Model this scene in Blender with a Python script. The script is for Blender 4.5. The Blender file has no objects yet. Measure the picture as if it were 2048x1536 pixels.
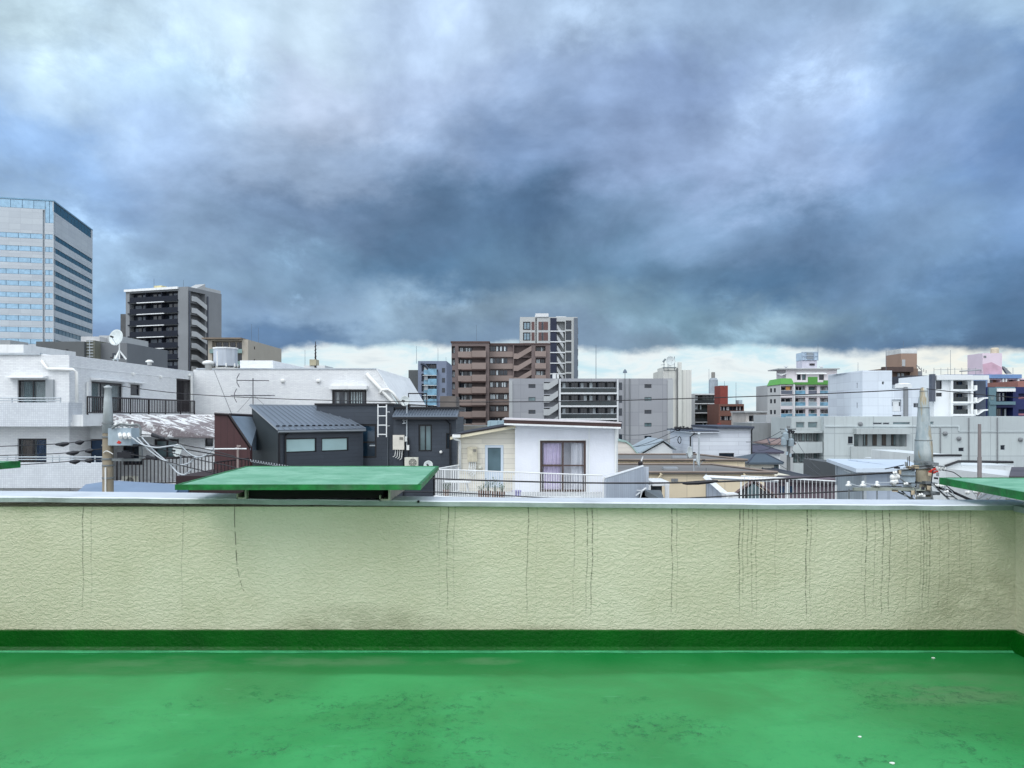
import bpy, math, random
from mathutils import Vector
random.seed(7)
R = math.radians
# ------------------------------------------------------------------ camera, sky, sun, exposure
F, CX, HY, CZ = 1500.0, 1024.0, 828.0, 1.6
SC = bpy.context.scene
cd = bpy.data.cameras.new('camera'); cam = bpy.data.objects.new('camera', cd)
SC.collection.objects.link(cam); SC.camera = cam
cam.location = (0, 0, CZ); cam.rotation_euler = (R(90), 0, 0)
cd.sensor_width = 36; cd.lens = 36*F/2048; cd.shift_y = (HY-768)/2048
cd.clip_start = .05; cd.clip_end = 3000
SC.view_settings.view_transform = 'Standard'; SC.view_settings.look = 'None'
SC.view_settings.exposure = 0; SC.view_settings.gamma = 1; SC.view_settings.use_curve_mapping = False
SC.render.engine = 'CYCLES'; SC.cycles.max_bounces = 6; SC.cycles.use_denoising = True

def lin(c):
    return tuple((x/255/12.92 if x/255 <= .04045 else ((x/255+.055)/1.055)**2.4) for x in c[:3]) + (1,)

class NT:
    def __init__(s, t): s.t = t; t.nodes.clear()
    def n(s, ty, **k):
        o = s.t.nodes.new(ty)
        for a, b in k.items(): setattr(o, a, b)
        return o
    def l(s, a, b): s.t.links.new(a, b)
    def put(s, sock, v):
        if isinstance(v, bpy.types.NodeSocket): s.l(v, sock)
        else: sock.default_value = v
    def m(s, op, a, b=0.0, c=0.0, clamp=False):
        o = s.n('ShaderNodeMath', operation=op, use_clamp=clamp)
        for i, v in enumerate((a, b, c)):
            s.put(o.inputs[i], v)
        return o.outputs[0]
    def mix(s, f, a, b, blend='MIX'):
        o = s.n('ShaderNodeMix', data_type='RGBA', blend_type=blend); o.clamp_factor = True
        s.put(o.inputs[0], f); s.put(o.inputs[6], a); s.put(o.inputs[7], b)
        return o.outputs[2]
    def ss(s, v, lo, hi):
        o = s.n('ShaderNodeMapRange', interpolation_type='SMOOTHSTEP')
        s.put(o.inputs[0], v); s.put(o.inputs[1], lo); s.put(o.inputs[2], hi)
        return o.outputs[0]
    def ramp(s, f, stops, mode='EASE'):
        o = s.n('ShaderNodeValToRGB'); r = o.color_ramp; r.interpolation = mode
        while len(r.elements) < len(stops): r.elements.new(.5)
        for e, (p, c) in zip(r.elements, stops): e.position = p; e.color = c
        s.put(o.inputs[0], f)
        return o.outputs[0]
    def noise(s, vec, sc, det=4, rough=.5, dist=0, lac=2.0):
        o = s.n('ShaderNodeTexNoise'); s.l(vec, o.inputs['Vector'])
        o.inputs['Scale'].default_value = sc; o.inputs['Detail'].default_value = det
        o.inputs['Roughness'].default_value = rough; o.inputs['Distortion'].default_value = dist
        o.inputs['Lacunarity'].default_value = lac
        return o
    def scale(s, vec, v, loc=(0, 0, 0), rot=(0, 0, 0)):
        o = s.n('ShaderNodeMapping'); s.l(vec, o.inputs[0])
        o.inputs['Scale'].default_value = v; o.inputs['Location'].default_value = loc; o.inputs['Rotation'].default_value = rot
        return o.outputs[0]

SUN_EL, SUN_AZ = 52, 215        # the sun sits behind the camera, to its left, veiled by cloud
w = bpy.data.worlds.new('World'); SC.world = w; w.use_nodes = True
N = NT(w.node_tree)
tc = N.n('ShaderNodeTexCoord').outputs['Generated']
sky = N.n('ShaderNodeTexSky', sky_type='NISHITA', sun_disc=False)
sky.sun_elevation = R(SUN_EL); sky.sun_rotation = R(SUN_AZ)
sx = N.n('ShaderNodeSeparateXYZ'); N.l(tc, sx.inputs[0])
warp = N.noise(N.scale(tc, (1.3, 1.3, 2.2)), 3.2, 9, .60)
wsep = N.n('ShaderNodeSeparateXYZ'); N.l(warp.outputs['Color'], wsep.inputs[0])
az0 = N.m('ARCTAN2', sx.outputs[0], sx.outputs[1])
el0 = N.m('ARCSINE', sx.outputs[2])
az = N.m('ADD', az0, N.m('MULTIPLY', N.m('SUBTRACT', wsep.outputs[0], .5), .34))
el = N.m('ADD', el0, N.m('MULTIPLY', N.m('SUBTRACT', wsep.outputs[1], .5), .24))
def azel(px, py):
    x, z = (px-CX)/F, (HY-py)/F
    return math.atan2(x, 1), math.asin(z/math.sqrt(1+x*x+z*z))
rows = [20, 150, 300, 420, 520, 620, 690]
cols = {
 40:  [(205,230,244),(188,214,240),(150,184,228),(158,188,220),(150,180,210),(135,165,195),(125,150,185)],
 330: [(196,220,240),(176,204,232),(160,186,222),(146,174,206),(140,168,196),(124,152,186),(110,137,174)],
 600: [(208,230,250),(198,215,242),(160,182,212),(124,150,184),(118,147,175),(128,154,182),(92,122,158)],
 850: [(190,212,242),(176,196,228),(143,166,200),(100,130,164),(88,121,153),(126,150,172),(112,137,164)],
 1050:[(184,208,238),(154,177,212),(120,145,182),(88,118,152),(92,122,150),(124,148,168),(116,139,164)],
 1350:[(158,183,216),(142,166,206),(155,179,218),(126,154,188),(100,132,162),(108,138,158),(116,140,162)],
 1600:[(160,186,220),(178,203,238),(172,197,236),(108,138,174),(84,118,152),(122,148,166),(106,134,160)],
 1850:[(168,198,232),(138,168,208),(142,172,216),(126,156,192),(112,142,176),(96,127,158),(88,118,154)],
 2040:[(176,206,236),(118,153,200),(114,147,194),(124,157,200),(106,138,178),(82,114,148),(82,114,148)]}
e01 = N.m('DIVIDE', el, 1.5707)
keys = sorted(cols); prev = None
for k in keys:
    st = [(0.0, lin(cols[k][-1]))]
    for py, c in sorted(zip(rows, cols[k]), key=lambda t: -t[0]):
        m_ = {620: 1.09, 690: 1.05, 520: 1.05}.get(py, 1.0); st.append((azel(k, py)[1]/1.5707, lin([min(255, q*m_) for q in c])))
    st.append((.50, lin((196, 214, 236)))); st.append((1.0, lin((205, 218, 236))))
    col = N.ramp(e01, st, 'EASE')
    if prev is None: out = col
    else: out = N.mix(N.ss(az, azel(prev, 500)[0], azel(k, 500)[0]), out, col)
    prev = k
# cloud texture: billows with a lit side, thin wisps, and a few brighter breaks
big = N.noise(N.scale(tc, (1.0, 1.0, 1.5), rot=(0, .2, 0)), 4.2, 10, .56, .25).outputs['Fac']
fine = N.noise(N.scale(tc, (1.0, 1.0, 1.5), (3, 1, 2)), 6.5, 9, .52, .2).outputs['Fac']
off = N.noise(N.scale(tc, (1.0, 1.0, 1.5), (-.022, 0, .045), (0, .2, 0)), 4.2, 10, .56, .25).outputs['Fac']
relief = N.m('SUBTRACT', big, off)
mod = N.m('ADD', N.m('ADD', N.m('MULTIPLY', N.m('SUBTRACT', big, .5), .8), N.m('MULTIPLY', N.m('SUBTRACT', fine, .5), .85)), N.m('MULTIPLY', relief, 2.1))
def lobe(px, py, wx, wy, k, tilt=0.0):
    a_, e_ = azel(px, py); dx = N.m('SUBTRACT', az, a_); dy = N.m('SUBTRACT', el, e_)
    if tilt: dx, dy = N.m('ADD', dx, N.m('MULTIPLY', dy, tilt)), N.m('SUBTRACT', dy, N.m('MULTIPLY', dx, tilt))
    r_ = N.m('ADD', N.m('POWER', N.m('DIVIDE', dx, wx/F), 2.0), N.m('POWER', N.m('DIVIDE', dy, wy/F), 2.0))
    return N.m('MULTIPLY', N.m('EXPONENT', N.m('MULTIPLY', r_, -1.0)), k)
wisp = N.ss(N.noise(N.scale(tc, (1, 1, 1.3), (7, 2, 5)), 13, 9, .64, .3).outputs['Fac'], .40, .66)
br = None; dk = None
for q in ((600, 515, 60, 50, .9, .5), (940, 590, 110, 40, .65, .0), (1490, 580, 60, 60, .75, .4), (1590, 610, 90, 25, .45, 0), (1825, 640, 55, 18, .9, 0), (1300, 645, 130, 22, .45, 0), (230, 540, 80, 60, .8, .3), (430, 130, 200, 60, .30, -.5), (1620, 170, 130, 80, .45, .2), (1120, 30, 120, 60, .3, 0), (90, 60, 160, 60, .35, 0), (620, 560, 40, 60, .6, -.6), (1540, 60, 40, 90, .4, 0), (80, 390, 60, 20, .7, 0), (1950, 520, 100, 60, .35, .4), (760, 250, 160, 50, .25, -.3)):
    g = lobe(*q); br = g if br is None else N.m('ADD', br, g)
for q in ((1250, 120, 170, 70, .30, 0), (1740, 95, 160, 50, .32, -.2), (1960, 260, 90, 120, .25, .4), (1080, 440, 120, 60, .30, 0), (800, 455, 260, 50, .50, 0), (560, 400, 200, 50, .25, 0), (1500, 500, 150, 45, .45, 0), (340, 600, 60, 60, .25, 0), (660, 670, 160, 22, .40, 0), (1340, 530, 60, 30, .35, 0), (1700, 640, 120, 40, .25, 0), (1500, 190, 60, 60, .2, 0), (160, 260, 60, 80, .25, 0)):
    g = lobe(*q); dk = g if dk is None else N.m('ADD', dk, g)
mod2 = N.m('ADD', N.m('MULTIPLY', mod, 1.0), N.m('SUBTRACT', N.m('MULTIPLY', br, wisp), N.m('MULTIPLY', dk, .62)))
gain = N.m('POWER', 2.0, N.m('ADD', mod2, .10))
gc = N.n('ShaderNodeCombineColor'); N.put(gc.inputs[0], N.m('MULTIPLY', gain, .985)); N.put(gc.inputs[1], N.m('POWER', gain, .97)); N.put(gc.inputs[2], N.m('POWER', gain, .92))
cloud = N.mix(1.0, out, gc.outputs[0], 'MULTIPLY')
# pale open strip of sky under the cloud base
pn = [(0, .0), (.20, .004), (.262, .050), (.287, .080), (.33, .089), (.40, .0955), (.50, .0915), (.58, .0855), (.70, .087), (.76, .082), (.81, .0735), (.855, .0760), (.93, .0690), (1.0, .06)]
az01 = N.m('ADD', N.m('DIVIDE', az0, 1.4), .5)
edge = N.ramp(az01, [(p, (v*5, v*5, v*5, 1)) for p, v in pn], 'LINEAR')
esep = N.n('ShaderNodeSeparateColor'); N.l(edge, esep.inputs[0])
ed = N.m('DIVIDE', esep.outputs[0], 5.0)
en = N.noise(N.scale(tc, (1, 1, 1.6)), 11, 6, .6).outputs['Fac']
d = N.m('SUBTRACT', N.m('ADD', el0, N.m('MULTIPLY', N.m('SUBTRACT', en, .5), .040)), ed)
mask = N.ss(d, .007, -.006)
cn = N.noise(N.scale(tc, (1, 1, 3.4)), 11, 7, .6, .5).outputs['Fac']
clear = N.mix(N.ss(cn, .30, .62), lin((202, 236, 248)), lin((244, 252, 253)))
clear = N.mix(N.m('MULTIPLY', N.ss(az0, .38, .56), N.ss(cn, .30, .6)), clear, lin((252, 251, 240)))
clear = N.mix(N.m('MULTIPLY', N.ss(cn, .52, .76), .6), clear, lin((200, 216, 226)))
skyc = N.mix(mask, cloud, clear)
# behind the camera the overcast is thin and bright
aab = N.m('ABSOLUTE', az0)
back = N.mix(N.ss(aab, 1.0, 1.75), skyc, (1.55, 1.66, 1.80, 1))
nis = N.mix(1.0, sky.outputs[0], (.055, .055, .055, 1), 'MULTIPLY')
final = N.mix(.06, back, nis)
bg = N.n('ShaderNodeBackground'); N.l(final, bg.inputs[0]); bg.inputs[1].default_value = 1.0
wo = N.n('ShaderNodeOutputWorld'); N.l(bg.outputs[0], wo.inputs[0])
w.cycles.sampling_method = 'MANUAL'; w.cycles.sample_map_resolution = 512
sd = bpy.data.lights.new('sun', 'SUN'); sd.energy = 1.5; sd.angle = R(32); sd.color = (1, .985, .96)
so = bpy.data.objects.new('sun', sd); SC.collection.objects.link(so)
a, e = R(SUN_AZ), R(SUN_EL)
sv = Vector((math.sin(a)*math.cos(e), math.cos(a)*math.cos(e), math.sin(e)))
so.rotation_euler = sv.to_track_quat('Z', 'Y').to_euler()

# ------------------------------------------------------------------ materials
MATS = {}
def base_mat(name):
    m = bpy.data.materials.new(name); m.use_nodes = True
    n = NT(m.node_tree)
    b = n.n('ShaderNodeBsdfPrincipled'); o = n.n('ShaderNodeOutputMaterial'); n.l(b.outputs[0], o.inputs[0])
    MATS[name] = m
    return m, n, b
def M(name, rgb, rough=.75, var=.12, vs=.6, bump=0.0, bs=20, metal=0.0, pat=None, pscale=1.0, dirt=0.0, spec=.4):
    """plain surface: colour with blotchy variation, optional joints/siding pattern, optional water stains"""
    if name in MATS: return MATS[name]
    m, n, b = base_mat(name)
    co = n.n('ShaderNodeTexCoord').outputs['Object']
    c = lin(rgb)
    f = n.noise(co, vs, 5, .6).outputs['Fac']
    dk = tuple(x*(1-var*1.6) for x in c[:3])+(1,); lt = tuple(min(1, x*(1+var*.8)) for x in c[:3])+(1,)
    col = n.mix(n.ss(f, .25, .75), dk, lt)
    if dirt:
        g = n.noise(n.scale(co, (2.2, 2.2, .16)), 1.4, 6, .65).outputs['Fac']
        col = n.mix(n.m('MULTIPLY', n.ss(g, .5, .78), dirt), col, lin((92, 96, 92)))
    h = None
    sp = n.n('ShaderNodeSeparateXYZ'); n.l(co, sp.inputs[0])
    if pat:
        cb = n.n('ShaderNodeCombineXYZ')
        n.put(cb.inputs[0], n.m('ADD', sp.outputs[0], n.m('MULTIPLY', sp.outputs[1], .83))); n.put(cb.inputs[1], sp.outputs[2])
        bk = n.n('ShaderNodeTexBrick'); n.l(cb.outputs[0], bk.inputs[0])
        bw, bh, mo, off = {'tile': (.24, .08, .006, .5), 'tiny': (.10, .10, .008, 0), 'siding': (3.0, .22, .012, .5), 'panel': (2.7, 1.35, .03, 0), 'big': (5.2, 3.0, .06, 0), 'board': (.30, 30., .02, 0)}[pat]
        bk.offset = off; bk.inputs['Scale'].default_value = 1/pscale
        bk.inputs['Brick Width'].default_value = bw; bk.inputs['Row Height'].default_value = bh; bk.inputs['Mortar Size'].default_value = mo
        bk.inputs['Color1'].default_value = (1, 1, 1, 1); bk.inputs['Color2'].default_value = (.86, .86, .88, 1)
        bk.inputs['Mortar'].default_value = (.70, .70, .72, 1)
        col = n.mix(.85, col, bk.outputs[0], 'MULTIPLY')
        h = n.m('SUBTRACT', 1.0, bk.outputs['Fac'])
    n.l(col, b.inputs['Base Color'])
    b.inputs['Roughness'].default_value = rough; b.inputs['Metallic'].default_value = metal
    b.inputs['Specular IOR Level'].default_value = spec
    if bump or h is not None:
        bu = n.n('ShaderNodeBump'); bu.inputs['Distance'].default_value = .01; bu.inputs['Strength'].default_value = max(bump, .35)
        hh = n.noise(co, bs, 3, .6).outputs['Fac']
        if h is not None: hh = n.m('ADD', n.m('MULTIPLY', hh, .3 if bump else 0.0), h)
        n.put(bu.inputs['Height'], hh); n.l(bu.outputs[0], b.inputs['Normal'])
    return m
def glass(name, rgb, rough=.06, spec=.5, alpha=0.0, metal=0.0, var=.3):
    """window glass; alpha > 0 lets some of what stands behind show"""
    if name in MATS: return MATS[name]
    m, n, b = base_mat(name)
    co = n.n('ShaderNodeTexCoord').outputs['Object']
    c = lin(rgb)
    f = n.noise(co, .9, 3, .5).outputs['Fac']
    n.l(n.mix(n.ss(f, .3, .7), tuple(x*(1-var) for x in c[:3])+(1,), tuple(min(1, x*(1+var)) for x in c[:3])+(1,)), b.inputs['Base Color'])
    b.inputs['Roughness'].default_value = rough; b.inputs['Specular IOR Level'].default_value = spec; b.inputs['Metallic'].default_value = metal
    if alpha: b.inputs['Alpha'].default_value = 1-alpha
    bu = n.n('ShaderNodeBump'); bu.inputs['Distance'].default_value = .02; bu.inputs['Strength'].default_value = .12
    n.l(n.noise(co, .5, 1).outputs['Fac'], bu.inputs['Height']); n.l(bu.outputs[0], b.inputs['Normal'])
    return m

# ------------------------------------------------------------------ geometry helpers
def V(px, py, Y): return Vector(((px-CX)/F*Y, Y, CZ+(HY-py)/F*Y))
def X(px, Y): return (px-CX)/F*Y
def Zp(py, Y): return CZ+(HY-py)/F*Y
class MB:
    def __init__(s): s.v = []; s.f = []
    def quad(s, *p):
        i = len(s.v); s.v += [Vector(q) for q in p]; s.f.append(tuple(range(i, i+len(p)))); return s
    def hexa(s, p):                      # p: 4 bottom, 4 top
        i = len(s.v); s.v += [Vector(q) for q in p]
        s.f += [(i+3, i+2, i+1, i), (i+4, i+5, i+6, i+7)] + [(i+k, i+(k+1) % 4, i+4+(k+1) % 4, i+4+k) for k in range(4)]
        return s
    def box(s, x0, x1, y0, y1, z0, z1):
        return s.hexa([(x0,y0,z0),(x1,y0,z0),(x1,y1,z0),(x0,y1,z0),(x0,y0,z1),(x1,y0,z1),(x1,y1,z1),(x0,y1,z1)])
    def fb(s, fr, u0, u1, z0, z1, d0, d1):
        P = fr.P
        return s.hexa([P(u0,z0,d1),P(u1,z0,d1),P(u1,z0,d0),P(u0,z0,d0),P(u0,z1,d1),P(u1,z1,d1),P(u1,z1,d0),P(u0,z1,d0)])
    def slab(s, pts, n, t):              # polygon extruded by t along n
        n = Vector(n)*t; k = len(pts); i = len(s.v)
        s.v += [Vector(p) for p in pts] + [Vector(p)+n for p in pts]
        s.f.append(tuple(range(i+k-1, i-1, -1))); s.f.append(tuple(range(i+k, i+2*k)))
        s.f += [(i+j, i+(j+1) % k, i+k+(j+1) % k, i+k+j) for j in range(k)]
        return s
    def bar(s, a, b, r, r2=None, seg=6, cap=True):
        a, b = Vector(a), Vector(b); d = b-a
        if d.length < 1e-6: return s
        d.normalize(); q = d.orthogonal().normalized() if abs(d.z) < .999 else Vector((1, 0, 0)); t = d.cross(q).normalized(); q = t.cross(d)
        r2 = r if r2 is None else r2; i = len(s.v)
        for p, rr in ((a, r), (b, r2)):
            for k in range(seg):
                an = 2*math.pi*(k+.5)/seg; s.v.append(p+(q*math.cos(an)+t*math.sin(an))*rr)
        s.f += [(i+k, i+(k+1) % seg, i+seg+(k+1) % seg, i+seg+k) for k in range(seg)]
        if cap: s.f += [tuple(range(i+seg-1, i-1, -1)), tuple(range(i+seg, i+2*seg))]
        return s
    def tube(s, pts, r, seg=6):
        pts = [Vector(p) for p in pts]; i = len(s.v); rr = r if isinstance(r, (list, tuple)) else [r]*len(pts)
        for k, p in enumerate(pts):
            d = (pts[min(k+1, len(pts)-1)]-pts[max(k-1, 0)]).normalized()
            q = d.cross(Vector((0, 0, 1))) if abs(d.z) < .95 else d.cross(Vector((0, 1, 0)))
            q.normalize(); t = q.cross(d)
            for j in range(seg):
                an = 2*math.pi*j/seg; s.v.append(p+(q*math.cos(an)+t*math.sin(an))*rr[k])
        for k in range(len(pts)-1):
            for j in range(seg):
                a0 = i+k*seg+j; a1 = i+k*seg+(j+1) % seg; s.f.append((a0, a1, a1+seg, a0+seg))
        s.f += [tuple(range(i+seg-1, i-1, -1)), tuple(range(len(s.v)-seg, len(s.v)))]
        return s
    def lathe(s, c, axis, prof, seg=16):   # prof: (along, radius)
        c = Vector(c); d = Vector(axis).normalized(); q = d.orthogonal().normalized(); t = d.cross(q); i = len(s.v)
        for a, r in prof:
            for k in range(seg):
                an = 2*math.pi*k/seg; s.v.append(c+d*a+(q*math.cos(an)+t*math.sin(an))*r)
        for k in range(len(prof)-1):
            for j in range(seg):
                a0 = i+k*seg+j; a1 = i+k*seg+(j+1) % seg; s.f.append((a0, a1, a1+seg, a0+seg))
        s.f += [tuple(range(i+seg-1, i-1, -1)), tuple(range(len(s.v)-seg, len(s.v)))]
        return s
def link(name, mb, mat, base=(0, 0, 0), parent=None, smooth=False):
    me = bpy.data.meshes.new(name); b = Vector(base)
    me.from_pydata([v-b for v in mb.v], [], mb.f); me.validate(); me.update()
    if smooth:
        for p in me.polygons: p.use_smooth = True
    me.materials.append(mat)
    o = bpy.data.objects.new(name, me); SC.collection.objects.link(o)
    if parent is not None: o.parent = parent
    else: o.location = b
    return o
def meta(o, label, cat, group=None):
    o['label'] = label; o['category'] = cat
    if group: o['group'] = group
    return o
def structure(name, mb, mat, smooth=False):
    o = link(name, mb, mat, smooth=smooth); o['kind'] = 'structure'; return o
class T:
    def __init__(s, name, label, cat, loc, group=None):
        s.loc = Vector(loc); s.root = bpy.data.objects.new(name, None); SC.collection.objects.link(s.root)
        s.root.location = s.loc; s.root.empty_display_size = .3
        meta(s.root, label, cat, group)
    def part(s, name, mb, mat, parent=None, label=None, smooth=False):
        if not mb.f: return None
        o = link(name, mb, mat, s.loc, parent or s.root, smooth)
        if label: o['label'] = label
        return o
class Fr:
    """a facade plane: u runs to the viewer's right, d points out of the wall"""
    def __init__(s, x, y, ux=1.0, uy=0.0):
        l = math.hypot(ux, uy); s.x, s.y, s.ux, s.uy = x, y, ux/l, uy/l; s.nx, s.ny = s.uy, -s.ux; s.holes = []
    def P(s, u, z, d=0.0): return Vector((s.x+u*s.ux+d*s.nx, s.y+u*s.uy+d*s.ny, z))
    def U(s, px, d=0.0):
        k = (px-CX)/F
        return (k*(s.y+d*s.ny)-(s.x+d*s.nx))/(s.ux-k*s.uy)
    def Z(s, px, py, d=0.0):
        return Zp(py, s.y+s.U(px, d)*s.uy+d*s.ny)
    def box(s, p0, y0, p1, y1):            # pixel rectangle -> u0,u1,z0,z1
        pm = (p0+p1)/2
        return s.U(p0), s.U(p1), s.Z(pm, y1), s.Z(pm, y0)
def facade(mb, fr, u0, u1, z0, z1, holes):
    holes = [(max(a, u0+.001), min(b, u1-.001), max(c, z0), min(e, z1-.001), r) for a, b, c, e, r in holes if b > u0 and a < u1 and e > z0 and c < z1]
    us = sorted({round(x, 4) for x in [u0, u1]+[q for h in holes for q in h[:2]]})
    zs = sorted({round(x, 4) for x in [z0, z1]+[q for h in holes for q in h[2:4]]})
    for j in range(len(zs)-1):
        cz = (zs[j]+zs[j+1])/2; run = None
        for i in range(len(us)-1):
            cu = (us[i]+us[i+1])/2
            inside = any(a < cu < b and c < cz < e for a, b, c, e, r in holes)
            if not inside:
                if run is None: run = us[i]
            if (inside or i == len(us)-2) and run is not None:
                ue = us[i] if inside else us[i+1]
                mb.quad(fr.P(run, zs[j]), fr.P(ue, zs[j]), fr.P(ue, zs[j+1]), fr.P(run, zs[j+1])); run = None
    for a, b, c, e, r in holes:
        P = fr.P
        mb.quad(P(a,c),P(b,c),P(b,c,-r),P(a,c,-r)); mb.quad(P(a,e,-r),P(b,e,-r),P(b,e),P(a,e))
        mb.quad(P(a,c,-r),P(a,e,-r),P(a,e),P(a,c)); mb.quad(P(b,c),P(b,e),P(b,e,-r),P(b,c,-r))
        mb.quad(P(a,c,-r),P(b,c,-r),P(b,e,-r),P(a,e,-r))
GROUND = -13.0
class Bld(T):
    def __init__(s, name, label, fr, W, D, ztop, mat, cat='building', zbot=GROUND, group=None, coping=None, lip=0.0):
        super().__init__(name, label, cat, fr.P(W/2, zbot, -D/2), group)
        s.f = fr; s.W, s.D, s.zt, s.zb, s.mat = W, D, ztop, zbot, mat
        c = fr.P(W, 0, 0); s.r = Fr(c.x, c.y, -fr.nx, -fr.ny)
        c = fr.P(0, 0, -D); s.l = Fr(c.x, c.y, fr.nx, fr.ny)
        s.coping = coping; s.lip = lip
    def done(s):
        mb = MB(); W, D, z0, z1 = s.W, s.D, s.zb, s.zt
        facade(mb, s.f, 0, W, z0, z1, s.f.holes); facade(mb, s.r, 0, D, z0, z1, s.r.holes); facade(mb, s.l, 0, D, z0, z1, s.l.holes)
        P = s.f.P
        mb.quad(P(0,z0,-D),P(0,z1,-D),P(W,z1,-D),P(W,z0,-D))
        mb.quad(P(0,z1),P(W,z1),P(W,z1,-D),P(0,z1,-D))
        s.part('wall', mb, s.mat)
        if s.coping:
            c = MB(); h, o, t = .22, .06, .25
            c.fb(s.f, -o, W+o, z1+.003, z1+h, -t, o); c.fb(s.f, -o, W+o, z1+.003, z1+h, -D-o, -D+t)
            c.fb(s.f, -o, t, z1+.003, z1+h, -D+t+.003, -t-.003); c.fb(s.f, W-t, W+o, z1+.003, z1+h, -D+t+.003, -t-.003)
            s.part('coping', c, s.coping)
        return s
def win(t, fr, u0, u1, z0, z1, r=.14, fm=None, gm=None, n=2, fw=.05, hole=True, sill=None, curtain=None, nz=1, name='window', din=None):
    """a window is a frame with its pane as sub-part, set back in a real opening"""
    if hole: fr.holes.append((u0, u1, z0, z1, r))
    q = r-.012 if din is None else din
    mb = MB(); e = .006
    a, b, c, f = u0+e, u1-e, z0+e, z1-e
    mb.fb(fr, a, b, c, c+fw, -q, -q+.06); mb.fb(fr, a, b, f-fw, f, -q, -q+.06)
    mb.fb(fr, a, a+fw, c+fw, f-fw, -q, -q+.06); mb.fb(fr, b-fw, b, c+fw, f-fw, -q, -q+.06)
    for i in range(1, n): m = a+(b-a)*i/n; mb.fb(fr, m-fw*.4, m+fw*.4, c+fw, f-fw, -q+.003, -q+.052)
    for i in range(1, nz): m = c+(f-c)*i/nz; mb.fb(fr, a+fw, b-fw, m-fw*.4, m+fw*.4, -q+.004, -q+.047)
    w_ = t.part(name, mb, fm)
    g = MB(); g.fb(fr, a+fw*.8, b-fw*.8, c+fw*.8, f-fw*.8, -q+.012, -q+.024)
    t.part('pane', g, gm, w_)
    if sill:
        s_ = MB(); s_.fb(fr, u0-.06, u1+.06, z0-.07, z0-.003, .003, .10); t.part('sill', s_, sill, w_)
    return w_
def rail(t, p0, p1, z0, z1, mat, sp=.12, rb=.012, rt=.03, post=1.8, name='railing', mid=None, parent=None, flat=True):
    """railing between two ground points: top rail and bottom rail, posts, balusters; z may be pairs"""
    z0a, z0b = z0 if isinstance(z0, tuple) else (z0, z0); z1a, z1b = z1 if isinstance(z1, tuple) else (z1, z1)
    a, b = Vector((p0[0], p0[1], 0)), Vector((p1[0], p1[1], 0)); L = (b-a).length; d = (b-a)/L
    at = lambda s_, lo: Vector((a.x+d.x*s_, a.y+d.y*s_, (z0a+(z0b-z0a)*s_/L) if lo else (z1a+(z1b-z1a)*s_/L)))
    m = MB(); m.bar(at(0, 0), at(L, 0), rt); up = Vector((0, 0, .06)); m.bar(at(0, 1)+up, at(L, 1)+up, rt*.7)
    if mid: m.bar(at(0, 0)-Vector((0, 0, mid)), at(L, 0)-Vector((0, 0, mid)), rt*.7)
    o = t.part(name, m, mat, parent)
    m = MB(); k = max(1, int(L/sp))
    for i in range(1, k): s_ = L*i/k; m.bar(at(s_, 1)+up, at(s_, 0), rb, seg=4, cap=False)
    t.part('balusters', m, mat, o)
    k = max(1, round(L/post))
    for i in range(k+1):
        m = MB(); s_ = L*i/k; m.bar(at(s_, 1)-Vector((0, 0, .05)), at(s_, 0), rt, seg=4); t.part('post', m, mat, o)
    return o
def cat_pts(a, b, sag, n=24):
    a, b = Vector(a), Vector(b)
    return [a.lerp(b, i/n)-Vector((0, 0, 4*sag*(i/n)*(1-i/n))) for i in range(n+1)]
def thru(pts, n=8):
    """smooth curve through points (Catmull-Rom)"""
    p = [Vector(q) for q in pts]; p = [p[0]*2-p[1]]+p+[p[-1]*2-p[-2]]; out = []
    for i in range(1, len(p)-2):
        for k in range(n):
            t = k/n; a, b, c, d = p[i-1:i+3]
            out.append(.5*((2*b)+(c-a)*t+(2*a-5*b+4*c-d)*t*t+(3*b-a-3*c+d)*t**3))
    return out+[p[-2]]

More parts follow.
